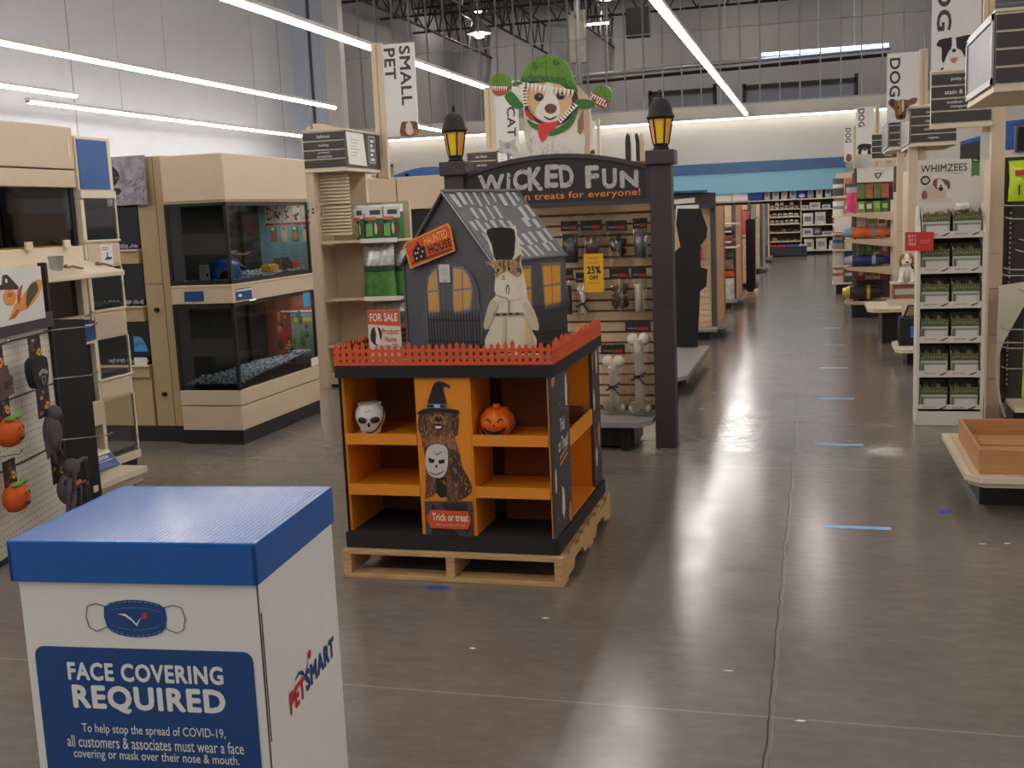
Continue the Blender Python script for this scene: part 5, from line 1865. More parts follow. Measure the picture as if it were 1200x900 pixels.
for a, b, nm in ((1.205, 1.80, 'u'), (.415, 1.062, 'l')):
    m = MB()
    m.box(X0, Y0 + .01, a, X0 + .012, Y1, b, M['dark'])
    m.box(X0 + .03, Y1 - .30, a, X0 + .05, Y1 - .012, b, M['dark'])
    m.build('tank_back', T, world=True)
    m = MB()
    fr = front(X0 + .012, Y1 - .012, a)
    wd, ht = X1 - X0 - .02, b - a
    R = random.Random(4 if nm == 'u' else 8)
    m.slab(fr, [(0, 0), (wd, 0), (wd, ht), (0, ht)], -.008, 0, TE if nm == 'u' else mat('red_brown_print', (140, 70, 60), .7, noise=.2, scale=8))
    if nm == 'u':
        for i in range(12):
            for j in range(8):
                m.rect(fr, .13 + i * .03, .02 + j * .03, .137 + i * .03, .027 + j * .03, .0008, ink(50, 80, 92))
        for k in range(5):
            m.rect(fr, .10 + k * .085, ht - .17, .175 + k * .085, ht - .01, .001, ink(196, 188, 172))
            for q in range(8):
                u_, v_ = .105 + k * .085 + R.random() * .05, ht - .15 + R.random() * .11
                m.rect(fr, u_, v_, u_ + .018, v_ + .02, .0016, ink(*R.choice([(90, 70, 66), (150, 120, 110), (200, 60, 50), (60, 90, 70)])))
            m.rect(fr, .10 + k * .085, ht - .185, .175 + k * .085, ht - .165, .001, ink(196, 70, 50))
        for k in range(4):
            c0 = .14 + k * .10
            m.rect(fr, c0, .27, c0 + .06, .40, .001, ink(60, 120, 110) if k % 2 == 0 else ink(190, 180, 170))
            m.poly(fr, ell(c0 + .03, .32, .024, .04), .0016, ink(*PAL8[(k * 3) % 8]))
            m.rect(fr, c0 + .01, .37, c0 + .04, .395, .0016, ink(*PAL8[(k * 5 + 1) % 8]))
    else:
        m.rect(fr, .18, .46, wd, .475, .001, ink(220, 214, 190))
        m.rect(fr, .27, .0, wd, .45, .001, ink(130, 150, 130))
        m.rect(fr, .29, .38, wd, .41, .0014, ink(206, 190, 60))
        m.rect(fr, .28, .42, wd, .45, .0014, ink(90, 160, 200))
        for k in range(34):
            u_, v_ = R.uniform(.15, wd - .05), R.uniform(.03, .44)
            c_ = R.choice([(70, 120, 70), (50, 90, 60), (90, 140, 90)] if u_ > .27 else [(190, 60, 44), (214, 120, 50), (120, 60, 50), (60, 50, 50)])
            m.poly(fr, ell(u_, v_, R.uniform(.012, .03), R.uniform(.015, .05), 8), .0018 + k * .00002, ink(*c_))
        for k in range(8):
            m.rect(fr, .16 + R.random() * .07, .02 + k * .025, .25, .03 + k * .025, .003, ink(200, 190, 170))
    m.build('backdrop_print', T, world=True)
    m = MB()
    m.ngon([(X0 + .01, Y0 + .008, a), (X1 - .02, Y0 + .008, a), (X1 - .02, Y0 + .008, b), (X0 + .01, Y0 + .008, b)], M['glass_dk'])
    m.build('front_glass', T, world=True)
    m = MB()
    m.ngon([(X1 - .008, Y0 + .025, a), (X1 - .008, Y1 - .025, a), (X1 - .008, Y1 - .025, b), (X1 - .008, Y0 + .025, b)], M['glass'])
    m.build('aisle_glass', T, world=True)
    m = MB()
    m.box(X1 - .13, Y0 + .45, b - .016, X1 - .125, Y1 - .1, b, M['black'])
    m.box(X1 - .055, Y0 + .45, b - .017, X1 - .05, Y1 - .1, b, M['black'])
    m.box(X1 - .12, Y0 + .45, b - .012, X1 - .06, Y1 - .1, b - .004, mat('hood_lamp_tube', (255, 250, 240), emit=9))
    m.build('hood_lamp', T, world=True)
    m = MB()
    f_ = M['black']
    m.box(X0, Y0, a, X0 + .025, Y0 + .02, b, f_)
    m.box(X1 - .025, Y0, a, X1, Y0 + .025, b, f_)
    m.box(X1 - .02, Y1 - .025, a, X1, Y1, b, f_)
    m.box(X0, Y0 + .001, b - .02, X1 - .001, Y0 + .02, b, f_)
    m.box(X1 - .02, Y0, b - .026, X1 - .001, Y1, b, f_)
    if nm == 'u':
        m.box(X0, Y0 + .001, a, X1 - .001, Y0 + .02, a + .03, f_)
        m.box(X1 - .02, Y0, a, X1 - .001, Y1, a + .03, f_)
    m.build('tank_frame', T, world=True)
    m = MB()
    m.box(X0 + .012, Y0 + .02, a, X1 - .02, Y1 - .02, a + .006, M['dark'])
    m.build('tank_floor', T, world=True)
m = MB()
fr = front(-4.53, Y0 - .001, 1.085)
m.slab(fr, [(0, 0), (.16, 0), (.16, .075), (0, .075)], 0, .003, M['navy'])
m.build('price_holder', T, world=True)
m = MB()
fr = side(X1 + .001, Y0 + .04, 1.08)
m.slab(fr, [(0, 0), (.24, 0), (.24, .085), (0, .085)], 0, .003, M['navy'])
m.rect(fr, 0, .065, .24, .078, .0036, WI)
m.poly(fr, ell(.06, .035, .03, .012), .0036, WI)
m.build('price_holder', T, world=True)
m = MB()
fr = side(X1 + .001, Y1 - .21, .93)
m.slab(fr, [(0, 0), (.12, 0), (.12, .12), (0, .12)], 0, .002, mat('cyan_sticker', (60, 160, 214), .5, noise=.2, scale=30))
m.build('sticker', T, world=True)
m = MB()
m.slab(side(X1 + .001, Y1 - .15, .42), [(0, 0), (.14, 0), (.14, .07), (0, .07)], 0, .003, M['card'])
m.build('price_card', T, world=True)


def gravel(name, label, x0, x1, y0, y1, z0, hfun, n, seed):
    """loose pebbles heaped over a mound, one mesh"""
    R = random.Random(seed)
    mb = MB()
    g1, g2, g3 = mat('pebble_white', (196, 206, 214), .6), mat('pebble_blue', (140, 158, 180), .6), mat('pebble_slate', (110, 124, 144), .6)
    N = 14
    vs, fs = [], []
    for i in range(N + 1):
        for j in range(N + 1):
            x, y = x0 + (x1 - x0) * j / N, y0 + (y1 - y0) * i / N
            vs.append((x, y, z0 + .002 + hfun(x, y) * .85))
    for i in range(N):
        for j in range(N):
            k = i * (N + 1) + j
            fs.append((k, k + 1, k + N + 2, k + N + 1))
    mb.add(vs, fs, g2)
    for k in range(n):
        x, y = R.uniform(x0, x1), R.uniform(y0, y1)
        h = hfun(x, y)
        if h < .008:
            continue
        s_ = R.uniform(.008, .014)
        Tm = Matrix.Rotation(R.uniform(0, 6), 4, (R.random(), R.random(), .3))
        mb.ball((x, y, z0 + h + R.uniform(-.006, .004)), s_, s_ * .7, s_ * .8, (g1, g1, g2, g3)[k % 4], 5, 3, Tm)
    o = mb.build(name)
    return tag(o, label, 'gravel', kind='stuff')


gravel('pebble_bed', 'heap of pale blue and white pebbles in the lower tank of the corner habitat', X0 + .03, X1 - .03, Y0 + .04, Y1 - .04, .423, lambda x, y: .035 + .11 * max(0, min(1, (y - Y0) / 1.1)) * (.75 + .25 * math.sin(x * 31) * math.cos(y * 9)) * max(.3, (x - X0) / .4 if y > 7.6 else 1), 2200, 3)
gravel('pebble_bed', 'thin layer of pale pebbles in the upper tank of the corner habitat', X0 + .07, X1 - .03, Y0 + .04, Y1 - .04, 1.213, lambda x, y: .012 + .028 * max(0, min(1, (y - Y0) / 1.2)) + .008 * math.sin(y * 14), 1300, 5)
m = MB()
m.lathe((-4.34, 7.56, 1.235), [(.15, 0), (.155, .06), (.13, .115), (.08, .14), (.02, .15)], mat('blue_hide_plastic', (30, 92, 176), .35, noise=.05), 20, sx=.75)
m.ball((-4.26, 7.44, 1.25), .05, .03, .05, M['dark'], 10, 6)
tag(m.build('hide_dome', smooth=50), 'blue plastic hide dome in the upper tank of the corner habitat', 'hide')
m = MB()
m.slab(front(-4.42, 7.345, 1.235), [(0, 0), (.085, 0), (.085, .115), (0, .115)], 0, .003, M['card'])
fr = front(-4.42, 7.341, 1.235)
for k in range(4):
    m.rect(fr, .012, .06 + k * .012, .055, .064 + k * .012, .001, ink(130, 126, 126))
m.poly(fr, ell(.065, .04, .008, .016), .001, ink(70, 44, 40))
tag(m.build('price_card'), 'white price card standing before the blue hide dome', 'sign')
T2 = thing('toy_train', 'red yellow and dark toy train in the upper tank of the corner habitat', 'toy', (-4.24, 8.25, 1.25))
for y0_, y1_, h, c in ((8.03, 8.19, .05, (214, 170, 50)), (8.21, 8.42, .075, (62, 56, 66)), (8.43, 8.58, .05, (196, 60, 50))):
    m = MB()
    m.box(-4.28, y0_, 1.252, -4.20, y1_, 1.252 + h, ink(*c))
    for q in range(3):
        yy = y0_ + (y1_ - y0_) * (q + .5) / 3
        m.box(-4.27, yy - .014, 1.25 + h, -4.21, yy + .014, 1.25 + h + (.03 if h > .06 else .012), ink(*c))
    m.build('carriage', T2, world=True, bevel=.004)
m = MB()
R = random.Random(2)
for k in range(7):
    p = Vector((-4.33, 7.62, 1.42))
    pts = [p]
    for q in range(3):
        p = p + Vector((R.uniform(-.03, .05), R.uniform(-.01, .08), R.uniform(-.09, .02)))
        pts.append(p)
    m.tube(pts, [.012, .010, .007, .004], mat('driftwood', (120, 116, 112), .8, noise=.2), 5)
tag(m.build('driftwood_branch'), 'grey driftwood branch leaning above the blue hide dome', 'driftwood')

# ---------------------------------------------------------------- pegboard rack with seasonal toys
PO = Vector((-4.15, 5.35, 0))
T = thing('pegboard_rack', 'black framed white pegboard rack of hanging seasonal pet toys', 'rack', PO, math.atan2(.967, -.254))
PEGM = mat('white_pegboard', (226, 216, 202), .6, noise=.02)
fr = Fr((0, 0, 0), (1, 0, 0), (0, 0, 1))       # local +x runs along the board away from the camera
XP0, XP1 = -1.30, -.14
m = MB()
m.slab(fr, [(XP0, .03), (XP1, .03), (XP1, 1.16), (XP0, 1.16)], -.02, 0, PEGM)
HOLE = ink(70, 60, 54)
for i in range(32):
    for j in range(31):
        u_, v_ = XP1 - .02 - i * .0355, .06 + j * .0355
        if v_ < 1.12:
            m.poly(fr, ell(u_, v_, .0045, .0045, 6), .0006, HOLE)
m.build('pegboard', T)
m = MB()
m.box(XP1, -.02, 0, XP1 + .03, .02, 1.47, M['black_mt'])
m.add([(XP1 + .01, .02, 0), (XP1 + .27, -.10, 0), (XP1 + .27, -.10, 1.13), (XP1 + .01, .02, 1.155)], [(0, 1, 2, 3)], M['black_mt'])
m.add([(XP1 + .01, .03, 0), (XP1 + .27, -.09, 0), (XP1 + .27, -.09, 1.13), (XP1 + .01, .03, 1.155)], [(3, 2, 1, 0)], M['black_mt'])
m.add([(XP1 + .27, -.10, 0), (XP1 + .27, -.09, 0), (XP1 + .27, -.09, 1.13), (XP1 + .27, -.10, 1.13)], [(0, 1, 2, 3)], M['black_mt'])
m.add([(XP1 + .01, .02, 1.155), (XP1 + .27, -.10, 1.13), (XP1 + .27, -.09, 1.13), (XP1 + .01, .03, 1.155)], [(0, 1, 2, 3)], M['black_mt'])
m.build('side_panel', T)
m = MB()
m.box(XP0, -.035, 1.12, XP1 + .005, .02, 1.20, M['char'])
m.build('top_rail', T)
m = MB()
m.box(XP0, .0, 0, XP1, .10, .03, M['black_mt'])
m.box(XP0, -.0, 0, XP0 + .03, .03, 1.47, M['black_mt'])
m.build('base', T)
m = MB()
fs_ = Fr((0, -.04, 0))
m.slab(fs_, [(XP0, 1.175), (XP1 - .10, 1.175), (XP1 - .10, 1.455), (XP0, 1.455)], -.006, 0, M['white'])
HB_ = m.build('header_board', T)
m = MB()
sgx = -.62
OT, OD, HT_ = ink(222, 150, 70), ink(180, 104, 50), ink(58, 44, 40)
m.text(fs_, 'S', -.83, 1.285, -.775, 1.375, M['black_mt'], .0, .001)
# pirate hatted chew character reads only as a tan dog bone puppet in the photo: a plain lying pup
k0 = -.70
m.poly(fs_, smooth_loop([(k0 + .03, 1.20), (k0 + .12, 1.235), (k0 + .25, 1.24), (k0 + .40, 1.30), (k0 + .46, 1.36), (k0 + .44, 1.385), (k0 + .34, 1.375), (k0 + .26, 1.34), (k0 + .18, 1.30), (k0 + .10, 1.27)], 2), .001, OT)
m.poly(fs_, smooth_loop([(k0 + .02, 1.205), (k0 + .0, 1.20), (k0 + .07, 1.222), (k0 + .13, 1.25), (k0 + .15, 1.235), (k0 + .09, 1.205)], 2), .0013, OD)
m.poly(fs_, ell(k0 + .06, 1.315, .075, .042), .0016, OT)
m.poly(fs_, ell(k0 + .065, 1.327, .03, .012), .0019, OD)
m.poly(fs_, smooth_loop([(k0 + .24, 1.25), (k0 + .32, 1.285), (k0 + .40, 1.33), (k0 + .38, 1.375), (k0 + .30, 1.36), (k0 + .25, 1.31)], 2), .0019, ink(74, 70, 58))
m.poly(fs_, smooth_loop([(k0 + .16, 1.27), (k0 + .20, 1.34), (k0 + .22, 1.37), (k0 + .17, 1.35), (k0 + .14, 1.30)], 2), .0021, ink(196, 60, 50))
m.poly(fs_, [(k0 - .05, 1.36), (k0 + .16, 1.348), (k0 + .17, 1.362), (k0 + .11, 1.40), (k0 + .06, 1.43), (k0 + .01, 1.43), (k0 - .01, 1.385), (k0 - .05, 1.378)], .0023, HT_)
m.poly(fs_, ell(k0 + .04, 1.40, .012, .012), .0026, WI)
m.build('header_print', HB_)
m = MB()
for z in (1.085, .795, .455):
    m.box(XP0, -.006, z, XP1, .0, z + .007, M['char'])
m.build('hook_bar', T)
HOOKS = [(-.84, 1.085, .1), (-.20, 1.10, .30), (-.85, .86, .1), (-.16, .825, .26), (-.86, .535, .12), (-.14, .475, .30)]
for x, z, l in HOOKS:
    m = MB()
    m.tube([(x, 0, z), (x, -l * .9, z + .015), (x, -l, z + .03)], .0035, M['chrome'], 5)
    m.ball((x, -l, z + .03), .006, .006, .006, M['chrome'], 6, 4)
    m.build('hook', T)
RACK = T
MT = Matrix.Translation(PO) @ Matrix.Rotation(math.atan2(.967, -.254), 4, 'Z')


def toy(name, label, x, y, z, group):
    p = MT @ Vector((x, y, z))
    return thing(name, label, 'pet toy', p, math.atan2(.967, -.254), group)


def toy_card(t, w, z0, z1):
    fr_ = Fr((0, -.002, 0))
    m_ = MB()
    m_.slab(fr_, [(-w / 2, z0), (w / 2, z0), (w / 2, z1), (-w / 2, z1)], -.003, 0, HDR)
    R_ = random.Random(int(z1 * 997))
    h = z1 - z0
    for k in range(5):
        a, b = R_.uniform(-w * .45, w * .15), z0 + h * (.1 + .17 * k)
        m_.rect(fr_, a, b, a + w * R_.uniform(.15, .35), b + h * .12, .0006, ink(*R_.choice([(150, 130, 110), (120, 70, 50), (180, 150, 120), (130, 50, 50)])))
    m_.poly(fr_, ell(w * .28, z0 + h * .35, w * .15, w * .15), .001, M['yellow'])
    m_.poly(fr_, ell(w * .28, z0 + h * .35, w * .06, w * .06), .0014, HDR)
    m_.build('header_card', t)


GT = 'toys on the pegboard rack'
PUM = mat('plush_pumpkin', (206, 88, 24), .85, noise=.1, scale=20, bump=.3)
for i, (x, z, lab) in enumerate(((-.92, .60, 'orange plush pumpkin toy with green leaf, the higher one on the pegboard'), (-.93, .275, 'orange plush pumpkin toy with green leaf, the lower one on the pegboard'))):
    t = toy('pumpkin_toy', lab, x, -.08, z, GT)
    toy_card(t, .13, .13, .26)
    m = MB()
    m.lathe((0, -.02, 0), [(.03, 0), (.07, .01), (.098, .05), (.10, .085), (.08, .12), (.04, .14), (.02, .145)], PUM, 24, sx=1.0, sy=.55, mod=lambda t_, z_: 1 - .06 * abs(math.sin(t_ * 4)) ** 3)
    m.build('body', t, smooth=60)
    m = MB()
    for sg in (-1, 1):
        m.ball((sg * .035, -.045, .142), .04, .02, .014, mat('leaf_green_felt', (96, 150, 50), .8), 8, 6)
    m.build('leaf', t)
    m = MB()
    f2 = Fr((0, -.0785, 0))
    for sg in (-1, 1):
        m.poly(f2, [(sg * .012, .088), (sg * .030, .084), (sg * .026, .10), (sg * .016, .102)], 0, M['black'])
    m.poly(f2, [(-.008, .07), (.008, .07), (0, .082)], 0, M['black'])
    m.poly(f2, [(-.035, .06), (-.018, .048), (0, .044), (.018, .048), (.035, .06), (.022, .035), (0, .028), (-.022, .035)], 0, M['black'])
    m.build('face', t)
HOU = mat('felt_brown_house', (96, 76, 66), .85, noise=.15)
t = toy('house_toy', 'brown felt haunted house toy hanging at the top of the pegboard', -.93, -.07, .83, GT)
toy_card(t, .17, .135, .27)
m = MB()
m.slab(Fr((0, -.03, 0)), [(-.10, 0), (.10, .02), (.105, .10), (.075, .12), (.06, .17), (.03, .13), (-.03, .17), (-.08, .13), (-.12, .10)], -.05, 0, HOU)
for a, b in ((-.06, .05), (.01, .05), (.05, .06)):
    m.rect(Fr((0, -.03, 0)), a, b, a + .028, b + .035, .001, ink(40, 34, 36))
m.build('body', t, bevel=.008)
t = toy('bat_cape_toy', 'black bandana style pet toy with white crest on the pegboard', -.55, -.10, .83, GT)
toy_card(t, .14, .14, .275)
m = MB()
m.slab(Fr((0, -.02, 0)), smooth_loop([(-.09, .15), (-.095, .08), (-.07, .02), (-.01, 0), (.06, .01), (.09, .06), (.088, .15), (.0, .17)], 2), -.04, 0, M['black_mt'])
f2 = Fr((0, -.02, 0))
m.poly(f2, smooth_loop([(-.03, .085), (.02, .10), (.075, .085), (.07, .065), (.02, .078), (-.025, .065)], 2), .001, ink(150, 146, 146))
m.poly(f2, [(-.005, .062), (.05, .062), (.045, .03), (.022, .012), (.0, .03)], .001, ink(130, 126, 126))
m.poly(f2, [(.005, .056), (.04, .056), (.036, .034), (.022, .022), (.008, .034)], .0014, M['black_mt'])
m.build('body', t, bevel=.006)
BATM = mat('plush_charcoal', (84, 76, 80), .8, noise=.25, scale=18, bump=.4)
t = toy('bird_toy', 'charcoal plush crow toy hanging on the pegboard beside the upper pumpkin', -.56, -.12, .46, GT)
toy_card(t, .15, .22, .375)
m = MB()
m.ball((0, -.03, .13), .06, .045, .11, BATM, 12, 10)
m.ball((.01, -.045, .235), .042, .038, .045, BATM, 10, 8)
m.tube([(.03, -.06, .235), (.06, -.075, .20)], [.014, .002], M['black'], 6)
m.tube([(-.02, -.03, .05), (-.01, -.03, -.02), (.02, -.03, -.04)], [.02, .016, .008], BATM, 6)
m.tube([(.03, -.03, .06), (.06, -.04, .0), (.09, -.04, -.02)], [.016, .012, .006], BATM, 6)
for sg in (-1, 1):
    m.add([(sg * .05, -.04, .19), (sg * .085, -.02, .10), (sg * .07, -.02, .0), (sg * .03, -.04, .04)], [(0, 1, 2, 3)], BATM)
m.build('body', t, smooth=60)
t = toy('spider_toy', 'dark furry spider plush with dangling legs low on the pegboard', -.52, -.14, .12, GT)
toy_card(t, .15, .20, .36)
m = MB()
m.ball((0, -.04, .16), .075, .05, .085, BATM, 12, 8)
m.ball((.03, -.06, .27), .055, .045, .05, BATM, 10, 8)
R = random.Random(4)
for k in range(9):
    a = R.uniform(-.08, .1)
    p = Vector((a * .6, -.05, R.uniform(.12, .30)))
    m.tube([p, p + Vector((a * .9, -.05, R.uniform(-.02, .05))), p + Vector((a * 1.6, -.04, -R.uniform(.08, .16)))], [.018, .015, .008], BATM, 6)
m.build('body', t, smooth=60)
m = MB()
m.box(-.02, -.098, .18, .05, -.09, .20, ink(200, 110, 80))
m.build('tag_patch', t)

# ---------------------------------------------------------------- aisle five shelf run
T = thing('aisle_shelving', 'beige aisle shelving with louvred panel below the numbered sign', 'shelving', (-4.25, 10.3, 0))
PXA = -4.75
m = MB()
m.box(PXA, 9.9, 0, PXA + .10, 10.0, 2.45, CR)
m.box(PXA + .03, 10.0, .1, PXA + .05, 10.46, 2.12, CR)
for z in (1.72, 1.755):
    m.tube([(PXA + .075, 9.901, z), (PXA + .075, 9.893, z)], .012, M['dark'], 8)
m.build('post', T, world=True, bevel=.004)
m = MB()
m.box(PXA + .03, 10.40, .1, -4.32, 10.46, 2.12, CR)
m.box(-4.32, 10.40, .1, -3.88, 10.46, 1.80, mat('shelf_back_tan', (190, 172, 144), .6, noise=.03))
m.build('back_panel', T, world=True)
for a, b in ((1.80, 2.10), (1.50, 1.79)):
    m = MB()
    z = a
    while z < b - .02:
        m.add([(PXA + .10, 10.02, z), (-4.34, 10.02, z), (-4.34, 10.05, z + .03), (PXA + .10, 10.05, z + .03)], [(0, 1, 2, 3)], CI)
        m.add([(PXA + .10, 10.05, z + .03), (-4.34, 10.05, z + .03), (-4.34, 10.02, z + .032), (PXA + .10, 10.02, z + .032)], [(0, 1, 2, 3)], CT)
        z += .032
    m.build('louvre_panel', T, world=True)
for k, z in enumerate((1.44, .88, .42)):
    m = MB()
    m.slab(flat(0, 0, z), [(PXA + .10, 9.96), (-4.34, 10.02), (-3.86, 10.02), (-3.86, 10.4), (PXA + .1, 10.4)], -.022, .0, CR)
    S_ = m.build('shelf', T, world=True, bevel=.003)
    m = MB()
    m.box(-4.25, 10.008, z - .03, -3.87, 10.019, z + .012, M['card'])
    m.build('price_rail', S_, world=True)
m = MB()
m.box(PXA + .1, 10.0, .03, -3.86, 10.4, .15, CR)
m.build('base_shelf', T, world=True, bevel=.003)
m = MB()
m.box(PXA + .02, 10.05, 0, -3.86, 10.4, .03, M['black'])
m.build('plinth', T, world=True)


def aisle_sign(label, x, y, z0, z1, w, d, lines, plate, number=None, dirx=1):
    """double-sided aisle sign box: dark strips facing -Y, framed end plate"""
    t = thing('aisle_sign', label, 'sign', (x, y, z0), group='aisle signs')
    m_ = MB()
    x0, x1 = (x, x + w)
    yb = y + (d if plate else .05)
    m_.box(x0, y, z0 - .035, x1, yb, z0 - .01, CI)
    m_.box(x0, y, z1 + .005, x1, yb, z1 + .02, CI)
    m_.box(x0 + .004, y + .008, z0 - .01, x1 - .004, yb - .004, z1 + .005, CI)
    if number:
        fr_ = front(x0, y, z1 + .02)
        m_.slab(fr_, smooth_loop([(.06, 0), (.38, .0), (.30, .03), (.2, .055), (.1, .055)], 2), -.008, 0, CI)
    m_.build('sign_box', t, world=True, bevel=.003)
    m_ = MB()
    n = len(lines)
    hh = (z1 - z0) / n
    fr_ = front(x0, y + .007, z0)
    for k in range(n):
        a = (n - 1 - k) * hh
        m_.slab(fr_, [(.008, a + .006), (w - .008, a + .006), (w - .008, a + hh - .006), (.008, a + hh - .006)], 0, .006, M['char'])
    st = m_.build('strip_panel', t, world=True)
    m_ = MB()
    for k, tx in enumerate(lines):
        a = (n - 1 - k) * hh
        if not tx:
            continue
        parts = tx.split('|')
        for q, s_ in enumerate(parts):
            h = .030 if len(parts) == 1 else .022
            yy = a + hh / 2 - h * .55 if len(parts) == 1 else a + hh * (.56 - .40 * q)
            m_.textc(fr_, s_, w * .5, yy, h, WI, .01, .0075, w * .8)
    if number:
        m_.text(front(x0, y, z1 + .02), number, .09, .012, .125, .052, M['black'], .02, .0015)
    if len(m_.f):
        m_.build('lettering', st, world=True)
    if plate:
        m_ = MB()
        fr_ = side(x1, y, z0) if dirx > 0 else sidel(x0, y + d, z0)
        if plate == 'menu':
            m_.slab(fr_, [(0, 0), (d, 0), (d, z1 - z0), (0, z1 - z0)], 0, .004, M['char'])
            m_.poly(fr_, [(.06, .03), (.50, .02), (.44, z1 - z0 - .01), (.02, z1 - z0 - .01)], .005, M['card'])
            for q in range(6):
                m_.rect(fr_, .12, .26 - q * .03, .12 + .22 - (q % 3) * .04, .265 - q * .03, .006, ink(150, 146, 140))
            m_.slab(fr_, rrect(.56, .05, .74, .32, .03), .004, .005, ink(176, 172, 170))
            m_.slab(fr_, rrect(.575, .065, .725, .305, .025), .005, .006, M['char'])
            for q, h in enumerate((.075, .12, .165, .21, .255)):
                m_.rect(fr_, .60, h, .70 - (q % 2) * .03, h + .03, .0075, ink(220, 216, 212))
        else:
            m_.slab(fr_, [(0, 0), (d, 0), (d, z1 - z0), (0, z1 - z0)], .0, .004, mat('brushed_silver', (132, 132, 136), .4, .3, noise=.12, scale=4, bump=.1))
            for (a, b, c, e) in ((0, 0, d, .03), (0, z1 - z0 - .03, d, z1 - z0), (0, 0, .03, z1 - z0), (d - .03, 0, d, z1 - z0)):
                m_.slab(fr_, [(a, b), (c, b), (c, e), (a, e)], .004, .012, M['steel'])
        m_.build('end_plate', t, world=True)
    return t


aisle_sign('aisle sign numbered 5 with dark strips over the beige louvred shelving', -4.73, 9.88, 2.135, 2.475, .44, .96, ['habitats', 'bedding', 'grooming &|accessories', ''], 'menu', number='5')


def banner(label, x0, x1, y, z0, z1, words, post, face=None, down=None):
    t = thing('hanging_banner', label, 'banner', ((x0 + x1) / 2, y, z0 - .05), group='department banners')
    m_ = MB()
    m_.box(x0, y, z0, x1, y + .012, z1, M['white'])
    b_ = m_.build('banner_panel', t, world=True)
    m_ = MB()
    m_.box(post[0], y - .01, z0 - .42 if down is None else down, post[1], y + .05, z1 + .02, CR)
    px_ = (post[0] + post[1]) / 2
    m_.box(px_ - .008, y - .016, z0 - .2, px_ + .008, y - .01, z1, CT)
    m_.build('banner_post', t, world=True, bevel=.004)
    m_ = MB()
    fr_ = front(x0, y, z0)
    w, h = x1 - x0, z1 - z0
    for tx, cx_, size, ztop, zbot in words:
        # text turned 90 degrees clockwise: reads downwards
        v, f, asp = text_geo(tx, .025)
        m_.add([fr_.at((cx_ - size / 2 + size * b) * w, (ztop + (zbot - ztop) * a) * h, .0015 + _) for a, b, _ in v], f, M['char'])
    m_.build('lettering', b_, world=True)
    if face:
        m_ = MB()
        for k, (c, pts) in enumerate(face):
            m_.poly(fr_, [(p[0] * w, p[1] * h) for p in (smooth_loop(pts, 2) if len(pts) > 5 else pts)], .0016 + k * .0003, ink(*c))
        m_.build('animal_print', b_, world=True)
    return t


E_ = lambda cx_, cy_, rx, ry: ell(cx_, cy_, rx, ry, 12)
GP = [((120, 74, 50), [(.45, .0), (.45, .10), (.50, .15), (.62, .155), (.8, .155), (.95, .14), (.99, .08), (.98, 0)]), ((90, 56, 40), [(.47, .12), (.5, .155), (.58, .15), (.56, .12)]), ((70, 46, 36), [(.88, .145), (.97, .14), (.96, .11), (.88, .115)]),
      ((214, 196, 176), [(.62, .03), (.60, .09), (.68, .15), (.76, .15), (.82, .09), (.84, .03), (.74, .0)]), ((230, 200, 180), E_(.72, .045, .07, .022)), ((60, 40, 34), E_(.60, .09, .025, .010)), ((60, 40, 34), E_(.86, .088, .025, .010)), ((170, 110, 80), [(.84, .0), (.86, .06), (.98, .06), (.99, 0)])]
banner('tall white small pet banner with a guinea pig above the numbered aisle sign', -4.205, -3.86, 10.75, 2.455, 3.36, [('SMALL', .70, .34, .97, .33), ('PET', .23, .34, .955, .62)], (-4.32, -4.205), GP)
# products on the five shelves
bagN = [0]


def bag(name, label, cat, x, y, z, w, h, d, c, band=None, top=None, panel=None, rz=0.0, group=None, seed=None, tt=.78):
    bagN[0] += 1
    m_ = MB()
    m_.pouch(w, h, d, c, band, top, Matrix.Translation((x, y, z)) @ Matrix.Rotation(rz, 4, 'Z'), seed or bagN[0], panel, tt)
    o = m_.build(name, smooth=60)
    return tag(o, label, cat, group)


GG = 'bags on the aisle five shelves'
bag('bedding_bag', 'big green and silver bedding bag, the fuller one on the shelf beside the house', 'bag', -4.14, 10.18, .882, .34, .55, .24, M['green'], M['green_dk'], M['silver'], group=GG, tt=.60)
bag('bedding_bag', 'green and silver bedding bag half hidden behind its fuller neighbour', 'bag', -3.93, 10.28, .882, .2, .53, .14, M['green'], M['green_dk'], M['silver'], group=GG, tt=.60)
bag('bedding_bag', 'grey and green bag low behind the for-sale card', 'bag', -4.06, 10.2, .422, .34, .40, .22, M['green_dk'], None, M['silver'], group=GG)
for k, (x, w) in enumerate(((-4.29, .11), (-4.13, .22), (-3.95, .2))):
    t = thing('hay_pack', ['slim grey and green pack at the end of the top shelf', 'white and green pack in the middle of the top shelf', 'white and green pack at the house end of the top shelf'][k], 'pack', (x, 10.16, 1.442), group='packs on the top shelf of aisle five')
    m = MB()
    m.pouch(w, .33, .10, ink(60, 124, 66), None, ink(226, 226, 222), Matrix.Translation((0, 0, 0)), k + 3)
    m.build('bag', t, smooth=60)
    m = MB()
    fr = front(0, -.062, 0)
    m.poly(fr, rrect(-w * .45, .20, w * .45, .31, .01), 0, ink(224, 222, 216))
    m.rect(fr, -w * .45, .185, w * .1, .215, .001, ink(222, 110, 70))
    m.rect(fr, -w * .2, .235, w * .3, .28, .001, ink(70, 72, 76))
    m.poly(fr, ell(w * .22, .10, w * .16, .07), .001, ink(90, 70, 56))
    m.poly(fr, ell(w * .05, .10, w * .07, .055), .0014, ink(220, 190, 170))
    m.rect(fr, -w * .42, .03, -w * .1, .15, .001, ink(120, 170, 90))
    m.build('label', t)
m = MB()
m.box(-5.18, 12.1, 2.101, -4.97, 12.35, 2.195, M['card'])
m.box(-5.19, 12.09, 2.101, -4.96, 12.36, 2.112, CI)
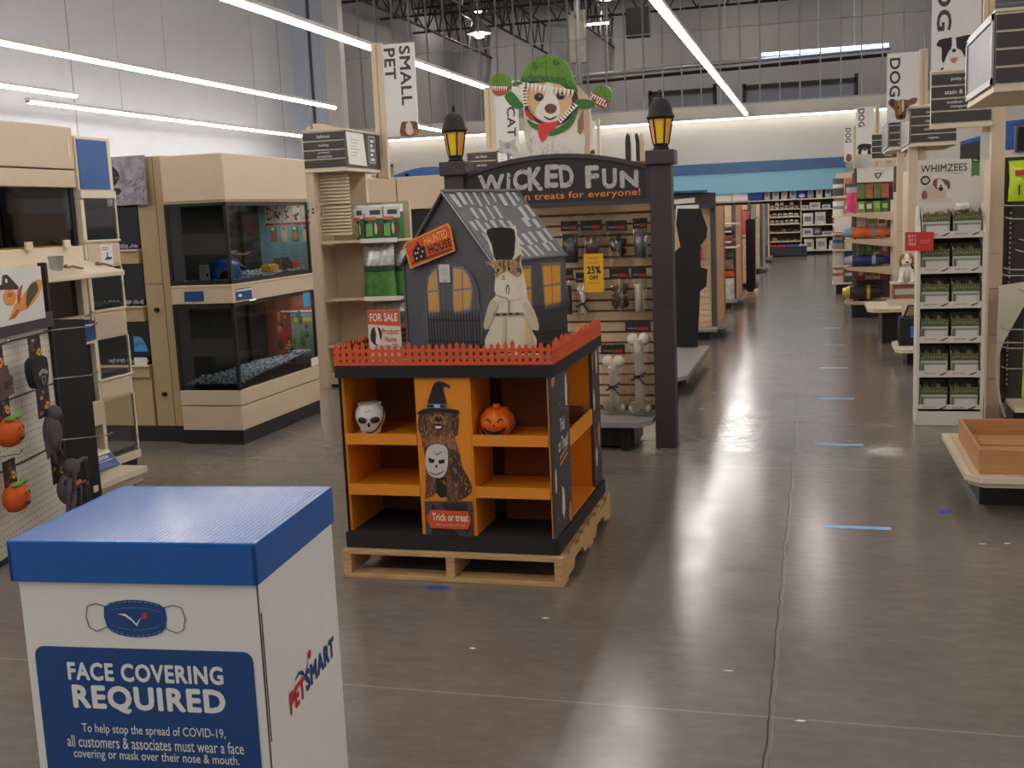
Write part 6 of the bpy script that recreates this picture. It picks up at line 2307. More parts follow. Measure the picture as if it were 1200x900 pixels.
tag(m.build('white_carton', bevel=.004), 'white carton stored on the beige top of the rear habitat', 'box')
bag('stock_bag', 'green and dark stock bag on the beige top of the rear habitat', 'bag', -4.84, 12.25, 2.101, .22, .16, .12, mat('olive_bag', (120, 130, 80), .4, noise=.3), None, M['char'])

# canopy fixture and cat department further back
T = thing('rear_habitat', 'beige topped dark habitat behind the haunted house', 'habitat', (-4.6, 12.4, 0))
m = MB()
m.box(-5.2, 12.0, 1.73, -4.62, 13.2, 2.10, CR)
m.box(-4.61, 12.0, 1.73, -3.85, 13.2, 2.10, CR)
m.build('canopy', T, world=True, bevel=.006)
m = MB()
m.box(-5.2, 12.02, .1, -3.87, 13.2, 1.73, M['dark'])
m.build('tank_body', T, world=True)
m = MB()
m.box(-5.2, 12.05, 0, -3.87, 13.2, .1, M['black'])
m.build('plinth', T, world=True)
T = thing('arched_canopy', 'blue arched sign panel above the rear habitat', 'sign', (-4.9, 13.6, 2.1))
m = MB()
m.slab(front(-4.9, 13.6, 2.14), smooth_loop([(-.40, 0), (.5, 0), (.5, .09), (.3, .12), (.05, .13), (-.2, .09)], 2), -.03, 0, mat('blue_panel', (40, 88, 152)))
m.box(-5.2, 13.57, 2.1, -4.3, 13.6, 2.15, CR)
m.build('panel', T, world=True)
m = MB()
for x in (-5.1, -4.4):
    m.box(x, 13.6, 0, x + .05, 13.65, 2.2, CR)
m.build('legs', T, world=True)
CAT = [((186, 178, 174), [(.12, 0), (.16, .10), (.12, .19), (.15, .205), (.32, .17), (.62, .17), (.80, .205), (.84, .19), (.82, .10), (.95, .0)]), ((150, 140, 138), [(.40, .10), (.5, .165), (.60, .10), (.55, .06), (.46, .06)]), ((110, 150, 190), E_(.38, .12, .045, .012)), ((110, 150, 190), E_(.63, .12, .045, .012)), ((90, 70, 70), [(.45, .085), (.55, .085), (.50, .065)]), ((206, 200, 196), E_(.5, .02, .25, .03))]
banner('white cat banner with a grey cat beside the costume dog', -3.71, -3.42, 13.05, 2.36, 3.12, [('CAT', .70, .36, .70, .24)], (-3.83, -3.71), CAT)
aisle_sign('small dark strip aisle sign beneath the grey cat banner', -4.06, 12.95, 2.06, 2.38, .38, .6, ['cat litter', 'cat toys', ''], 'menu')
banner('distant narrow cat banner peeking out behind the costume dog', -4.06, -3.82, 20, 2.64, 3.22, [('CAT', .40, .5, .95, .40)], (-3.80, -3.74), [((70, 62, 62), [(.3, 0), (.45, .18), (.6, .10), (.85, .14), (.95, 0)])], down=0)
T = thing('cat_department_shelving', 'beige gondola shelving carrying the cat banners behind the arch', 'shelving', (-3.6, 13.8, 0))
m = MB()
m.box(-4.0, 13.15, .12, -2.5, 13.3, 2.0, CR)
m.build('back_panel', T, world=True)
for z in (.14, .6, 1.05, 1.5):
    m = MB()
    m.box(-3.86, 12.92, z - .02, -2.5, 13.15, z, CR)
    m.build('shelf', T, world=True)
m = MB()
m.box(-3.82, 12.95, 0, -2.5, 13.3, .12, M['black'])
m.build('plinth', T, world=True)
T = thing('litter_board', 'row of rounded upright boards with black and tan faces beyond the arch', 'boards', (-3.1, 20, 0), group=None)
for k, (x, c) in enumerate(((-3.24, M['black']), (-3.16, M['card']), (-3.10, M['black']), (-3.02, mat('tan_scratcher', (200, 176, 150), .8)))):
    m = MB()
    m.slab(front(x, 20 + k * .05, 0), [(-.05, 0), (.05, 0), (.05, 2.8), (.035, 2.92), (0, 2.98), (-.035, 2.92), (-.05, 2.8)], -.02, 0, c)
    m.build('board', T, world=True)

# ================================================================ islands along the aisle beyond the arch
GM, GD = M['grey_mt'], M['grey_dk']
T = thing('low_shelf', 'empty low grey metal shelf jutting into the aisle behind the black arch post', 'shelf', (-1.5, 10.6, 0))
m = MB()
m.slab(flat(0, 0, .165), [(-2.0, 9.45), (-1.2, 9.45), (-1.09, 9.62), (-1.09, 11.75), (-2.0, 11.75)], -.035, 0, GM)
m.build('shelf_top', T, world=True, bevel=.004)
m = MB()
m.box(-1.17, 9.64, .09, -1.10, 11.7, .129, GD)
m.build('edge_rail', T, world=True)
m = MB()
m.box(-2.0, 9.6, 0, -1.32, 11.7, .128, M['black'])
m.box(-1.3, 9.54, 0, -1.24, 9.6, .128, M['black'])
m.build('plinth', T, world=True)
T = thing('black_cutout_back', 'black unprinted back of a tall cut-out board standing on the low grey shelf', 'cutout', (-1.3, 11.6, .167))
cut = [(-1.42, .168), (-1.20, .168), (-1.165, .75), (-1.10, .80), (-1.085, .98), (-1.155, 1.0), (-1.155, 1.22), (-1.09, 1.30), (-1.08, 1.40), (-1.145, 1.60), (-1.38, 1.61), (-1.40, 1.45), (-1.36, 1.22), (-1.44, 1.15)]
m = MB()
m.slab(front(0, 11.6, 0), cut, -.012, 0, M['black_mt'])
m.build('board', T, world=True)
m = MB()
m.box(-1.38, 11.612, .168, -1.22, 11.74, .18, M['black_mt'])
m.add([(-1.3, 11.612, .18), (-1.3, 11.73, .18), (-1.3, 11.612, .9)], [(0, 1, 2)], M['black_mt'])
m.build('easel_foot', T, world=True)


def island(name_label, x0, x1, y0, y1, h, wood, fascia=None):
    """free-standing gondola: slatwall faces -Y, wooden end panel faces the aisle"""
    t = thing('gondola', name_label, 'shelving', ((x0 + x1) / 2, (y0 + y1) / 2, 0), group='gondolas down the main aisle')
    m_ = MB()
    m_.box(x0, y0 + .03, .12, x1 - .03, y1, h, M['slat'])
    z_ = .2
    while z_ < h - .1:
        m_.box(x0, y0 + .012, z_, x1 - .06, y0 + .032, z_ + .062, M['slat'])
        z_ += .078
    m_.build('slat_panel', t, world=True)
    m_ = MB()
    m_.box(x1 - .03, y0 + .12, .12, x1, y1 - .08, h, wood)
    m_.build('end_panel', t, world=True)
    for yy in (y0, y1 - .08):
        m_ = MB()
        m_.box(x1 - .055, yy, .05, x1 + .006, yy + .12, h + .01, GD)
        m_.build('upright', t, world=True)
    m_ = MB()
    m_.box(x0, y0 - .32, .10, x1 + .02, y0 + .03, .135, GM)
    m_.box(x1, y0, .10, x1 + .09, y1, .135, GM)
    m_.build('base_shelf', t, world=True, bevel=.004)
    m_ = MB()
    m_.box(x0, y0 - .25, 0, x1 - .06, y1, .099, M['black'])
    m_.build('plinth', t, world=True)
    if fascia:
        m_ = MB()
        m_.box(x0, y0 - .05, h - .02, x1 + .01, y0 - .02, h + .14, M['char'])
        m_.build('fascia', t, world=True)
    return t


WD2 = mat('orange_maple_end', (206, 150, 96), .5, noise=.06, scale=4, stretch=(1, 1, 6))
island('gondola with plain wooden end panel beyond the black cut-out board', -2.8, -1.2, 13.9, 15.3, 1.62, WD2, True)
island('gondola with dark sport toys beyond the wooden end panel', -2.8, -1.24, 18.0, 19.6, 1.62, WD2)
island('gondola with pink packs two bays before the back wall', -2.8, -1.24, 22.3, 24.2, 1.62, GM)
island('slim grey gondola just before the back wall shelves', -2.8, -1.24, 27.2, 28.8, 1.62, GM)
island('tallest grey ended gondola next to the back wall shelves', -2.8, -1.3, 31.6, 33.0, 1.62, M['slat'])
T = thing('fascia_board', 'dark folded fascia with white sheets on top of the wooden ended gondola', 'board', (-1.7, 13.6, 1.62))
m = MB()
m.slab(front(0, 13.55, 0), [(-2.3, 1.60), (-1.16, 1.60), (-1.16, 1.78), (-1.5, 1.80), (-2.3, 1.80)], -.04, 0, M['char'])
m.build('board', T, world=True)
m = MB()
m.slab(front(0, 13.50, 0), [(-1.80, 1.655), (-1.40, 1.67), (-1.40, 1.73), (-1.80, 1.71)], -.01, 0, M['card'])
m.slab(front(0, 13.45, 0), [(-1.62, 1.46), (-1.35, 1.46), (-1.35, 1.645), (-1.62, 1.645)], -.01, 0, M['card'])
m.build('white_sheet', T, world=True)
m = MB()
m.box(-1.75, 13.45, 1.79, -1.25, 13.55, 1.815, mat('blue_panel', (40, 88, 152)))
m.build('blue_edge', T, world=True)
# goods hanging on the gondolas
gset = [('toy_pack', 'coral and tan toy pack on the slats of the wooden ended gondola', -1.42, 13.82, 1.12, .10, .34, (200, 130, 96)), ('toy_pack', 'small red white toy pack under the coral one on the slats', -1.40, 13.82, .98, .10, .13, (176, 90, 76)),
        ('toy_pack', 'white toy ball pack low on the slats of the wooden ended gondola', -1.52, 13.82, .84, .12, .12, (200, 170, 160)),
        ('toy_pack', 'orange pack low on the gondola with dark sport toys', -1.36, 17.85, .50, .22, .10, (224, 96, 34)), ('toy_pack', 'white pouch at the foot of the gondola with dark sport toys', -1.36, 17.85, .14, .22, .34, (216, 210, 200)),
        ('toy_pack', 'black and white pack in the middle of the dark sport gondola', -1.36, 17.85, .80, .20, .2, (92, 82, 72)), ('toy_pack', 'tan mesh pack under the white rack of the dark sport gondola', -1.36, 17.85, .62, .2, .16, (150, 126, 100)),
        ('toy_pack', 'big pink pack at the top of the far gondola', -1.40, 22.1, 1.05, .30, .45, (200, 84, 96)), ('toy_pack', 'pale pink striped pack in the lower half of the far gondola', -1.40, 22.1, .35, .28, .62, (206, 170, 150)),
        ('toy_pack', 'tan dotted pack on the slim grey gondola', -1.42, 27.0, .3, .25, 1.0, (196, 166, 136)), ('toy_pack', 'green leafy pack on the tallest gondola by the back wall', -1.42, 31.4, .5, .25, .7, (110, 130, 110))]
for nm, lab, x, y, z, w, h, c in gset:
    m = MB()
    m.pouch(w, h, .09, mat('pack_%02x%02x%02x' % c, c, .5, noise=.3, scale=12), None, None, Matrix.Translation((x, y, z)), int(z * 100))
    m.box(x - w * .4, y - .003, z + h - .02, x + w * .4, y + .003, z + h + .02, HDR)
    m.tube([(x, y, z + h + .01), (x, y + .2, z + h + .02)], .004, M['chrome'], 5)
    tag(m.build(nm, smooth=60), lab, 'pet toy', 'toy packs on the aisle gondolas')
T = thing('wire_rack', 'white wire rack of dark sport toys on the aisle gondola', 'rack', (-1.36, 17.6, .95))
m = MB()
for z in (.98, 1.34):
    for a, b in (((-1.46, 17.45), (-1.18, 17.45)), ((-1.18, 17.45), (-1.18, 18.0)), ((-1.46, 17.45), (-1.46, 18.0))):
        m.tube([(*a, z), (*b, z)], .016, M['white'], 6)
m.tube([(-1.46, 17.45, .95), (-1.46, 17.45, 1.36)], .016, M['white'], 6)
m.box(-1.46, 17.5, .96, -1.2, 17.98, .975, M['white'])
m.build('frame', T, world=True)
for k, (z, r, c) in enumerate(((1.22, .09, (44, 40, 42)), (1.06, .10, (120, 62, 56)))):
    m = MB()
    m.ball((-1.32, 17.62, z), r * 1.25, r, r * .8, ink(*c), 14, 10)
    m.rect(front(-1.32, 17.62 - r - .001, z), -.05, -.012, .05, .012, 0, WI)
    tag(m.build('sport_ball', smooth=60), ['black and white football toy on top in the white wire rack', 'maroon football toy lower in the white wire rack'][k], 'ball')
T = thing('blade_sign', 'tall thin black sign blade at the end of the sport toy gondola', 'sign', (-1.16, 20.1, 0))
for y in (19.9, 20.5):
    m = MB()
    m.box(-1.19, y, .10, -1.06, y + .03, 1.36, M['black_mt'])
    m.build('blade', T, world=True)
m = MB()
m.box(-1.22, 19.8, 0, -1.02, 20.6, .10, M['slat'])
m.build('foot', T, world=True)

# ================================================================ shelving along the back wall
T = thing('back_wall_shelving', 'beige stepped shelving under the blue fascia of the back wall', 'shelving', (-.6, 36.0, 0))
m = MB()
m.box(-6.0, 36.3, .1, 1.0, 36.38, 2.2, mat('dark_brown_back', (86, 70, 58), .8))  # back panel in plain dark brown
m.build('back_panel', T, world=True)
for x in (-2.05, -.46, .55, 1.0):
    m = MB()
    m.box(x - .02, 35.95, 0, x + .02, 36.3, 2.3, CR)
    m.build('upright', T, world=True)
for k, (x0, x1, tx) in enumerate(((-2.42, -1.64, 'reptile care'), (-1.62, -.46, 'aquarium plants & decor'), (-.44, .80, 'water care & filtration'))):
    m = MB()
    fr = front(x0, 35.62, 2.30)
    m.slab(fr, [(0, 0), (x1 - x0, .025), (x1 - x0, .125), (0, .10)], -.02, 0, M['char'])
    H_ = m.build('header_strip', T, world=True)
    m = MB()
    m.text(fr, tx, .28 if k else .2, .03, x1 - x0 - .2, .08, WI, 0, .002)
    if k:
        m.poly(fr, ell(.11, .055, .035, .035), .002, ink(90, 150, 214))
    m.build('lettering', H_, world=True)
LV = [1.70, 1.44, 1.20, .98, .72, .44, .13]
RV = [1.70, 1.40, .92, .58, .14]
m = MB()
m.box(-6.0, 35.70, 1.70, 1.0, 36.3, 1.735, CI)
m.build('shelf', T, world=True)
for z in LV[1:]:
    m = MB()
    m.box(-2.03, 35.85, z - .03, -.48, 36.3, z, CI)
    m.build('shelf', T, world=True)
for z in RV[1:]:
    m = MB()
    m.box(-.44, 35.80, z - .03, .99, 36.3, z, CI)
    m.build('shelf', T, world=True)
m = MB()
m.box(-6.0, 36.0, 0, 1.0, 36.3, .095, M['black'])
m.build('plinth', T, world=True)
R = random.Random(21)
PACKC = [(226, 222, 216), (206, 204, 206), (214, 206, 190), (190, 196, 206), (230, 226, 220), (178, 182, 190)]
# bags in the top row
for k in range(9):
    x = -1.58 + k * .262
    t = thing('white_bag', '%s bag in the white top row of the back wall shelving' % ORD[k], 'bag', (x + .1, 35.85, 1.738), group='white bags of the top row')
    m = MB()
    w = R.uniform(.18, .23)
    if k in (4,):
        m.box(-.12, -.05, 0, .12, .05, .26, ink(30, 70, 170))
        m.build('carton', t)
        m = MB()
        m.poly(front(0, -.051, .04), ell(0, .04, .09, .05), .001, ink(224, 224, 224))
        m.build('label', t)
        continue
    m.pouch(w, R.uniform(.36, .42), .1, ink(*PACKC[k % 6]), None, None, None, k)
    m.build('bag', t, smooth=60)
    m = MB()
    fr = front(0, -.06, 0)
    m.poly(fr, ell(0, .17, w * .3, .07), 0, ink(*[(150, 140, 140), (120, 140, 170), (170, 150, 120), (110, 110, 120)][k % 4]))
    m.rect(fr, -w * .35, .27, w * .35, .31, 0, ink(110, 110, 130))
    m.build('label', t)
m = MB()
m.slab(front(0, 35.65, 1.745), [(-4.0, 0), (-2.55, 0), (-2.55, .40), (-4.0, .40)], -.03, 0, M['card'])
m.slab(front(0, 35.65, 1.745), [(-2.53, 0), (-2.06, 0), (-2.06, .40), (-2.53, .40)], -.03, 0, M['card'])
tag(m.build('blank_board'), 'blank white panel on the top shelf of the back wall', 'panel')
m = MB()
m.slab(front(-2.03, 35.66, 1.76), [(0, 0), (.42, .01), (.42, .33), (0, .31)], -.03, 0, ink(28, 66, 160))
tag(m.build('blue_board'), 'square blue panel on the top shelf of the back wall beside the white one', 'panel')
nm_sh = ['second', 'third', 'fourth', 'fifth', 'sixth', 'lowest']
for j, z in enumerate(LV[1:]):
    n = (10, 9, 10, 8, 7, 6)[j]
    for k in range(n):
        w = 1.48 / n
        x = -2.0 + w * (k + .5)
        h = R.uniform(.07, .13) if j < 3 else R.uniform(.05, .12)
        if j < 1 and k in (5, 6, 8):
            h = .2
        c = R.choice([(214, 208, 196), (196, 190, 180), (226, 222, 216), (180, 176, 170)]) if j < 3 else R.choice([(70, 66, 60), (96, 92, 70), (60, 80, 60), (44, 42, 44), (130, 120, 100), (120, 50, 44)])
        m = MB()
        m.lathe((x, 35.98, z + .001), [(w * .36, 0), (w * .4, h * .1), (w * .4, h * .75), (w * .3, h * .86), (w * .3, h)], ink(*c), 10)
        m.rect(front(x, 35.98 - w * .402, z), -w * .28, h * .25, w * .28, h * .6, .001, ink(*R.choice([(110, 80, 60), (90, 110, 130), (60, 60, 66), (180, 120, 60)])))
        tag(m.build('tub'), '%s tub on the %s shelf of the narrow back wall bay' % (ORD[k], nm_sh[j]), 'tub', 'small tubs on the %s back wall shelf' % nm_sh[j])
rs = {1: [(-.34, .22, .12), (-.04, .32, .2), (.30, .24, .12), (.66, .28, .12)], 2: [(-.25, .32, .36), (.12, .33, .38)], 3: [(-.26, .32, .24), (.03, .22, .26), (.34, .34, .12), (.70, .22, .26)], 4: [(-.22, .30, .34), (.15, .33, .36), (.60, .45, .14), (.62, .45, .12)]}
for j, L_ in rs.items():
    for k, (x, w, h) in enumerate(L_):
        z = RV[j] + .001
        if j == 4 and k == 3:
            z += .15
        t = thing('shelf_pack', '%s pack, %s on the %s shelf of the wide back wall bay' % ('tall pale' if h > .3 else 'low pale', ORD[k], ['', 'second', 'third', 'fourth', 'lowest'][j]), 'pack', (x, 35.95, z), group='pale packs in the wide bay')
        m = MB()
        if h > .3:
            m.pouch(w, h, .12, ink(*PACKC[k % 6]), None, None, None, k + j)
        else:
            m.box(-w / 2, -.06, 0, w / 2, .06, h, ink(*PACKC[(k + j) % 6]) if (j, k) != (3, 1) else ink(92, 76, 74))
        m.build('body', t, bevel=.006)
        m = MB()
        fr = front(0, -.074, 0)
        m.rect(fr, -w * .3, h * .3, w * .3, h * .7, 0, ink(*[(130, 120, 120), (170, 150, 140), (110, 120, 140)][k % 3]))
        m.build('label', t)
T = thing('clearance_bin', 'low dark bin with red and blue goods before the back wall shelves', 'bin', (-.85, 35.2, 0))
m = MB()
m.box(-1.45, 35.0, .02, -.28, 35.5, .30, mat('slate_bin', (48, 50, 56), .6, noise=.1))
m.build('bin', T, world=True, bevel=.01)
m = MB()
for k in range(9):
    x = -1.4 + k * .13
    m.ball((x + .04, 35.2, .31), .08, .14, .05, ink(200, 56, 70) if k < 4 else (ink(60, 96, 160) if k < 7 else ink(190, 190, 200)), 8, 6)
m.build('folded_goods', T, world=True)

# ================================================================ right-hand aisle ends
def gondola_end(label, x, y, h, w=.14):
    t = thing('gondola_end', label, 'shelving', (x + .6, y + .3, 0), group='gondola ends on the dog food side')
    m_ = MB()
    m_.box(x, y, .0, x + .09, y + .10, h, CR)
    m_.box(x + .01, y - .002, .9, x + .08, y, .903, CT)
    for z_ in (.3, .62, .95, 1.2):
        m_.box(x + .01, y - .003, z_, x + .07, y, z_ + .004, mat('rust_tick', (150, 90, 60), .7))
    m_.build('upright', t, world=True, bevel=.004)
    m_ = MB()
    m_.box(x + .09, y + .05, .12, x + 2.2, y + .11, h - .55, mat('peg_brown_back', (58, 48, 42), .7, noise=.1))
    m_.box(x + .02, y + .10, .12, x + .05, y + 1.0, h - .55, CR)
    m_.build('back_panel', t, world=True)
    m_ = MB()
    m_.box(x + .13, y + .04, .2, x + .155, y + .052, h - .6, M['black'])
    for k in range(36):
        m_.box(x + .137, y + .036, .25 + k * .035, x + .148, y + .041, .265 + k * .035, M['steel'])
    m_.build('slotted_strip', t, world=True)
    m_ = MB()
    m_.box(x + .14, y - .36, .12, x + 2.2, y + .05, .15, CI)
    m_.box(x + .14, y - .30, 0, x + 2.2, y + .05, .119, M['black'])
    m_.build('base_shelf', t, world=True)
    return t


# nearest end: base shelf with wooden tray and the closest sign
T = thing('end_shelf', 'beige end shelf on black plinth carrying a wooden tray', 'shelf', (1.0, 6.4, 0))
m = MB()
m.slab(flat(0, 0, .205), [(.80, 5.87), (1.9, 5.87), (1.9, 7.0), (.73, 7.0), (.735, 5.95)], -.03, 0, CI)
m.slab(flat(0, 0, .176), [(.82, 5.9), (1.9, 5.9), (1.9, 7.0), (.76, 7.0), (.76, 5.97)], -.03, 0, CI)
m.slab(flat(0, 0, .207), [(.795, 5.90), (1.85, 5.90), (1.85, 6.95), (.77, 6.95), (.765, 5.965)], 0, .004, CR)
m.build('shelf_top', T, world=True, bevel=.004)
m = MB()
m.box(.83, 6.12, 0, 1.9, 6.95, .145, M['black'])
m.build('plinth', T, world=True)
m = MB()
m.box(1.62, 6.15, .0, 1.72, 6.25, 2.05, CR)
m.box(1.62, 6.2, .15, 1.68, 7.0, 2.0, CR)
m.build('upright', T, world=True)
T = thing('wooden_tray', 'shallow open wooden tray with slatted floor on the beige end shelf', 'tray', (1.1, 6.3, .212))
W_ = mat('pine_tray', (192, 138, 88), .5, noise=.12, scale=5, stretch=(1, 10, 10))
a0, a1, b0, b1, zz = .80, 1.60, 5.93, 6.78, .212
m = MB()
m.box(a0, b0, zz, a1, b0 + .018, zz + .125, W_)
m.box(a0, b1 - .018, zz, a1, b1, zz + .125, W_)
m.box(a0, b0 + .018, zz, a0 + .018, b1 - .018, zz + .125, W_)
m.box(a1 - .018, b0 + .018, zz, a1, b1 - .018, zz + .125, W_)
m.build('rim', T, world=True, bevel=.002)
for k in range(5):
    m = MB()
    y = b0 + .025 + k * .158
    m.box(a0 + .018, y, zz + .03 + .006 * (k % 2), a1 - .018, y + .14, zz + .042 + .006 * (k % 2), W_)
    m.build('floor_slat', T, world=True)
aisle_sign('nearest and largest dark strip aisle sign with framed silver end plate', .785, 5.62, 2.115, 2.43, .9, .93, ['collars', 'training', 'natural', ''], 'plate', dirx=-1)

# second end: upright, display stand, sign and banner
gondola_end('beige gondola end behind the white dental chew stand', 1.185, 8.52, 2.42)
aisle_sign('dark strip aisle sign over the white chew stand reading potty pads', .775, 8.5, 2.125, 2.47, .41, .05, ['potty pads', 'stain & odor', 'outdoor waste|management', ''], None)
BC = [((36, 34, 38), [(.04, .26), (.10, .32), (.30, .335), (.46, .34), (.58, .335), (.80, .35), (.97, .345), (.93, .27), (.86, .17), (.80, .12), (.68, .2), (.52, .22), (.36, .2), (.24, .08), (.18, .12), (.17, .24)]),
      ((226, 220, 214), [(.44, .335), (.54, .335), (.56, .24), (.62, .17), (.60, .10), (.48, .08), (.38, .11), (.38, .18), (.44, .25)]), ((226, 220, 214), [(.18, .02), (.30, .10), (.40, .10), (.52, .07), (.66, .10), (.60, .03), (.40, .0)]), ((24, 22, 24), E_(.5, .20, .055, .02)), ((206, 110, 110), [(.40, .12), (.60, .13), (.58, .09), (.50, .07), (.43, .085)]), ((60, 40, 36), E_(.38, .245, .03, .01)), ((60, 40, 36), E_(.66, .25, .03, .01)),
      ((36, 34, 38), [(.16, .0), (.24, .02), (.22, .035), (.15, .015)])]
banner('nearest white dog banner with a black and white collie', .79, 1.115, 8.62, 2.475, 3.30, [('DOG', .25, .30, .96, .36)], (1.13, 1.20), [(c, [(.46 + (x - .5) * .78, .03 + y * .80) for x, y in p]) for c, p in BC])
# chew display stand
T = thing('chew_stand', 'white cardboard chew display stand with dog header at the aisle edge', 'display', (.91, 8.4, 0))
CW = mat('pale_card_stand', (222, 214, 202), .6, noise=.02)
SX_0, SX_1, SY0, SY1 = .685, 1.135, 8.28, 8.50
m = MB()
m.box(SX_0, SY0, 0, SX_1, SY1, .125, CW)
m.build('kick_base', T, world=True, bevel=.004)
for x in (SX_0, SX_1 - .022):
    m = MB()
    m.slab(side(x, 0, 0), [(SY0, .12), (SY1, .12), (SY1, 1.55), (SY1 - .07, 1.56), (SY1 - .12, 1.50), (SY0 + .02, 1.40), (SY0, 1.36)], 0, .022, CW)
    m.build('side_panel', T, world=True)
m = MB()
m.box(SX_0 + .02, SY1 - .012, .12, SX_1 - .02, SY1, 1.56, mat('dark_card_back', (52, 44, 40), .8))
m.build('back_panel', T, world=True)
for k in range(6):
    z = 1.345 - .245 * k
    m = MB()
    m.box(SX_0 + .02, SY0 + .01, z - .005, SX_1 - .02, SY1 - .012, z + .004, CW)
    m.box(SX_0 + .02, SY0, z - .015, SX_1 - .02, SY0 + .008, z + .032, CW)
    S_ = m.build('shelf', T, world=True)
    m = MB()
    fr = front(0, SY0, z)
    for x in (.735, .93):
        m.text(fr, 'dental chew', x, .008, x + .085, .022, ink(96, 96, 90), 0, .001)
        m.poly(fr, [(x + .10, .002), (x + .14, .018), (x + .165, .028), (x + .15, .012), (x + .125, .0)], .001, ink(72, 74, 60))
    m.build('lip_print', S_, world=True)
m = MB()
fr = front(0, SY1 - .06, 0)
m.slab(fr, [(SX_0 + .005, 1.50), (SX_1 - .005, 1.50), (SX_1 - .005, 1.868), (SX_0 + .005, 1.878)], -.008, 0, CW)
HB2 = m.build('header_card', T, world=True)
m = MB()
GRN = ink(52, 70, 40)
m.text(fr, 'WHIMZEES', SX_0 + .028, 1.79, SX_1 - .115, 1.842, GRN, .012, .001)
m.poly(fr, [(.86, 1.785), (.95, 1.772), (1.02, 1.785), (.95, 1.776)], .001, GRN)
m.poly(fr, [(SX_1 - .088, 1.85), (SX_1 - .035, 1.85), (SX_1 - .035, 1.745), (SX_1 - .062, 1.757), (SX_1 - .088, 1.745)], .001, ink(72, 130, 56))
m.rect(fr, SX_1 - .088, 1.845, SX_1 - .035, 1.876, .0012, M['black_mt'])
m.text(fr, 'ALL', SX_1 - .08, 1.852, SX_1 - .044, 1.87, WI, .01, .0022)
m.poly(fr, ell(.745, 1.735, .033, .033), .001, M['black_mt'])
m.poly(fr, ell(.745, 1.735, .024, .02), .0015, ink(196, 190, 178))
m.poly(fr, smooth_loop([(.725, 1.60), (.73, 1.67), (.77, 1.70), (.81, 1.705), (.86, 1.69), (.885, 1.65), (.885, 1.60), (.90, 1.592), (.84, 1.585), (.77, 1.592)], 2), .0012, ink(206, 190, 168))
m.poly(fr, smooth_loop([(.795, 1.70), (.80, 1.735), (.83, 1.745), (.88, 1.735), (.905, 1.72), (.91, 1.68), (.895, 1.665), (.885, 1.70), (.86, 1.67), (.82, 1.67), (.805, 1.69)], 2), .0016, ink(120, 80, 58))
m.poly(fr, smooth_loop([(.825, 1.735), (.85, 1.735), (.875, 1.70), (.875, 1.665), (.85, 1.655), (.825, 1.675)], 2), .002, ink(226, 214, 196))
m.poly(fr, ell(.848, 1.672, .016, .016), .0024, ink(70, 34, 32))
m.poly(fr, ell(.848, 1.695, .008, .006), .0026, M['black_mt'])
m.poly(fr, ell(.74, 1.63, .02, .035), .0016, ink(140, 100, 76))
m.poly(fr, [(.70, 1.585), (.92, 1.575), (.92, 1.60), (.70, 1.605)], .0018, ink(214, 200, 180))
m.build('header_print', HB2, world=True)
BG = mat('carton_green', (86, 96, 62), .6, noise=.15, scale=40)
BW = ink(196, 194, 186)


def chew_box():
    t = thing('chew_carton', 'x', 'carton')
    m_ = MB()
    w, d, h = .185, .15, .185
    m_.box(-w / 2, -d / 2, 0, w / 2, d / 2, .006, BG)
    m_.box(-w / 2, -d / 2, 0, w / 2, -d / 2 + .004, h * .80, BW)
    m_.box(-w / 2, d / 2 - .004, 0, w / 2, d / 2, h, BG)
    m_.slab(side(-w / 2, 0, 0), [(-d / 2, 0), (d / 2, 0), (d / 2, h), (-d / 2, h * .85)], 0, .004, BW)
    m_.slab(side(w / 2 - .004, 0, 0), [(-d / 2, 0), (d / 2, 0), (d / 2, h), (-d / 2, h * .85)], 0, .004, BG)
    m_.build('tray', t)
    m_ = MB()
    f_ = front(0, -d / 2, 0)
    m_.rect(f_, -w / 2, h * .52, w / 2, h * .80, .001, BG)
    R_ = random.Random(1)
    for q in range(9):
        m_.poly(f_, ell(-w * .42 + q * w * .105, h * .66 + R_.uniform(-.006, .006), .005, .008, 7), .0016, ink(150, 150, 110))
    m_.rect(f_, -w * .40, h * .38, w * .45, h * .43, .001, ink(120, 122, 110))
    m_.rect(f_, -w * .30, h * .12, w * .40, h * .34, .001, ink(214, 212, 206))
    m_.rect(f_, -w * .46, h * .1, -w * .36, h * .44, .001, ink(110, 116, 90))
    m_.build('label', t)
    m_ = MB()
    for q in range(16):
        m_.ball((R_.uniform(-.07, .07), R_.uniform(-.05, .06), h * .72 + R_.uniform(-.01, .02)), .016, .012, .02, mat('chew_brown', (140, 110, 76), .6, noise=.3), 7, 5)
    m_.build('chews', t)['kind'] = 'stuff'
    return t


cb = chew_box()
tiers = ['top', 'second', 'third', 'fourth', 'fifth', 'bottom']
first = True
for k in range(6):
    for q, x in enumerate((.808, 1.012)):
        lab = 'chew carton on the %s tier of the white stand, %s' % (tiers[k], ('aisle side' if q == 0 else 'upright side'))
        loc = (x, 8.38, 1.3495 - .245 * k)
        if first:
            cb.location = loc
            cb['label'] = lab
            cb['group'] = 'chew cartons on the white stand'
            first = False
        else:
            copy_tree(cb, loc, label=lab, group='chew cartons on the white stand')
m = MB()
m.pouch(.11, .05, .09, M['card'], None, None, Matrix.Translation((.985, 8.40, 1.52)) @ Matrix.Rotation(.5, 4, 'Z'), 4)
tag(m.build('crumpled_wrapper', smooth=60), 'crumpled white wrapper on top of the cartons in the chew stand', 'wrapper')
m = MB()
fr = front(.60, 8.25, 1.252)
m.slab(fr, [(0, .0), (.185, -.005), (.19, .125), (.0, .13)], -.004, 0, M['redtag'])
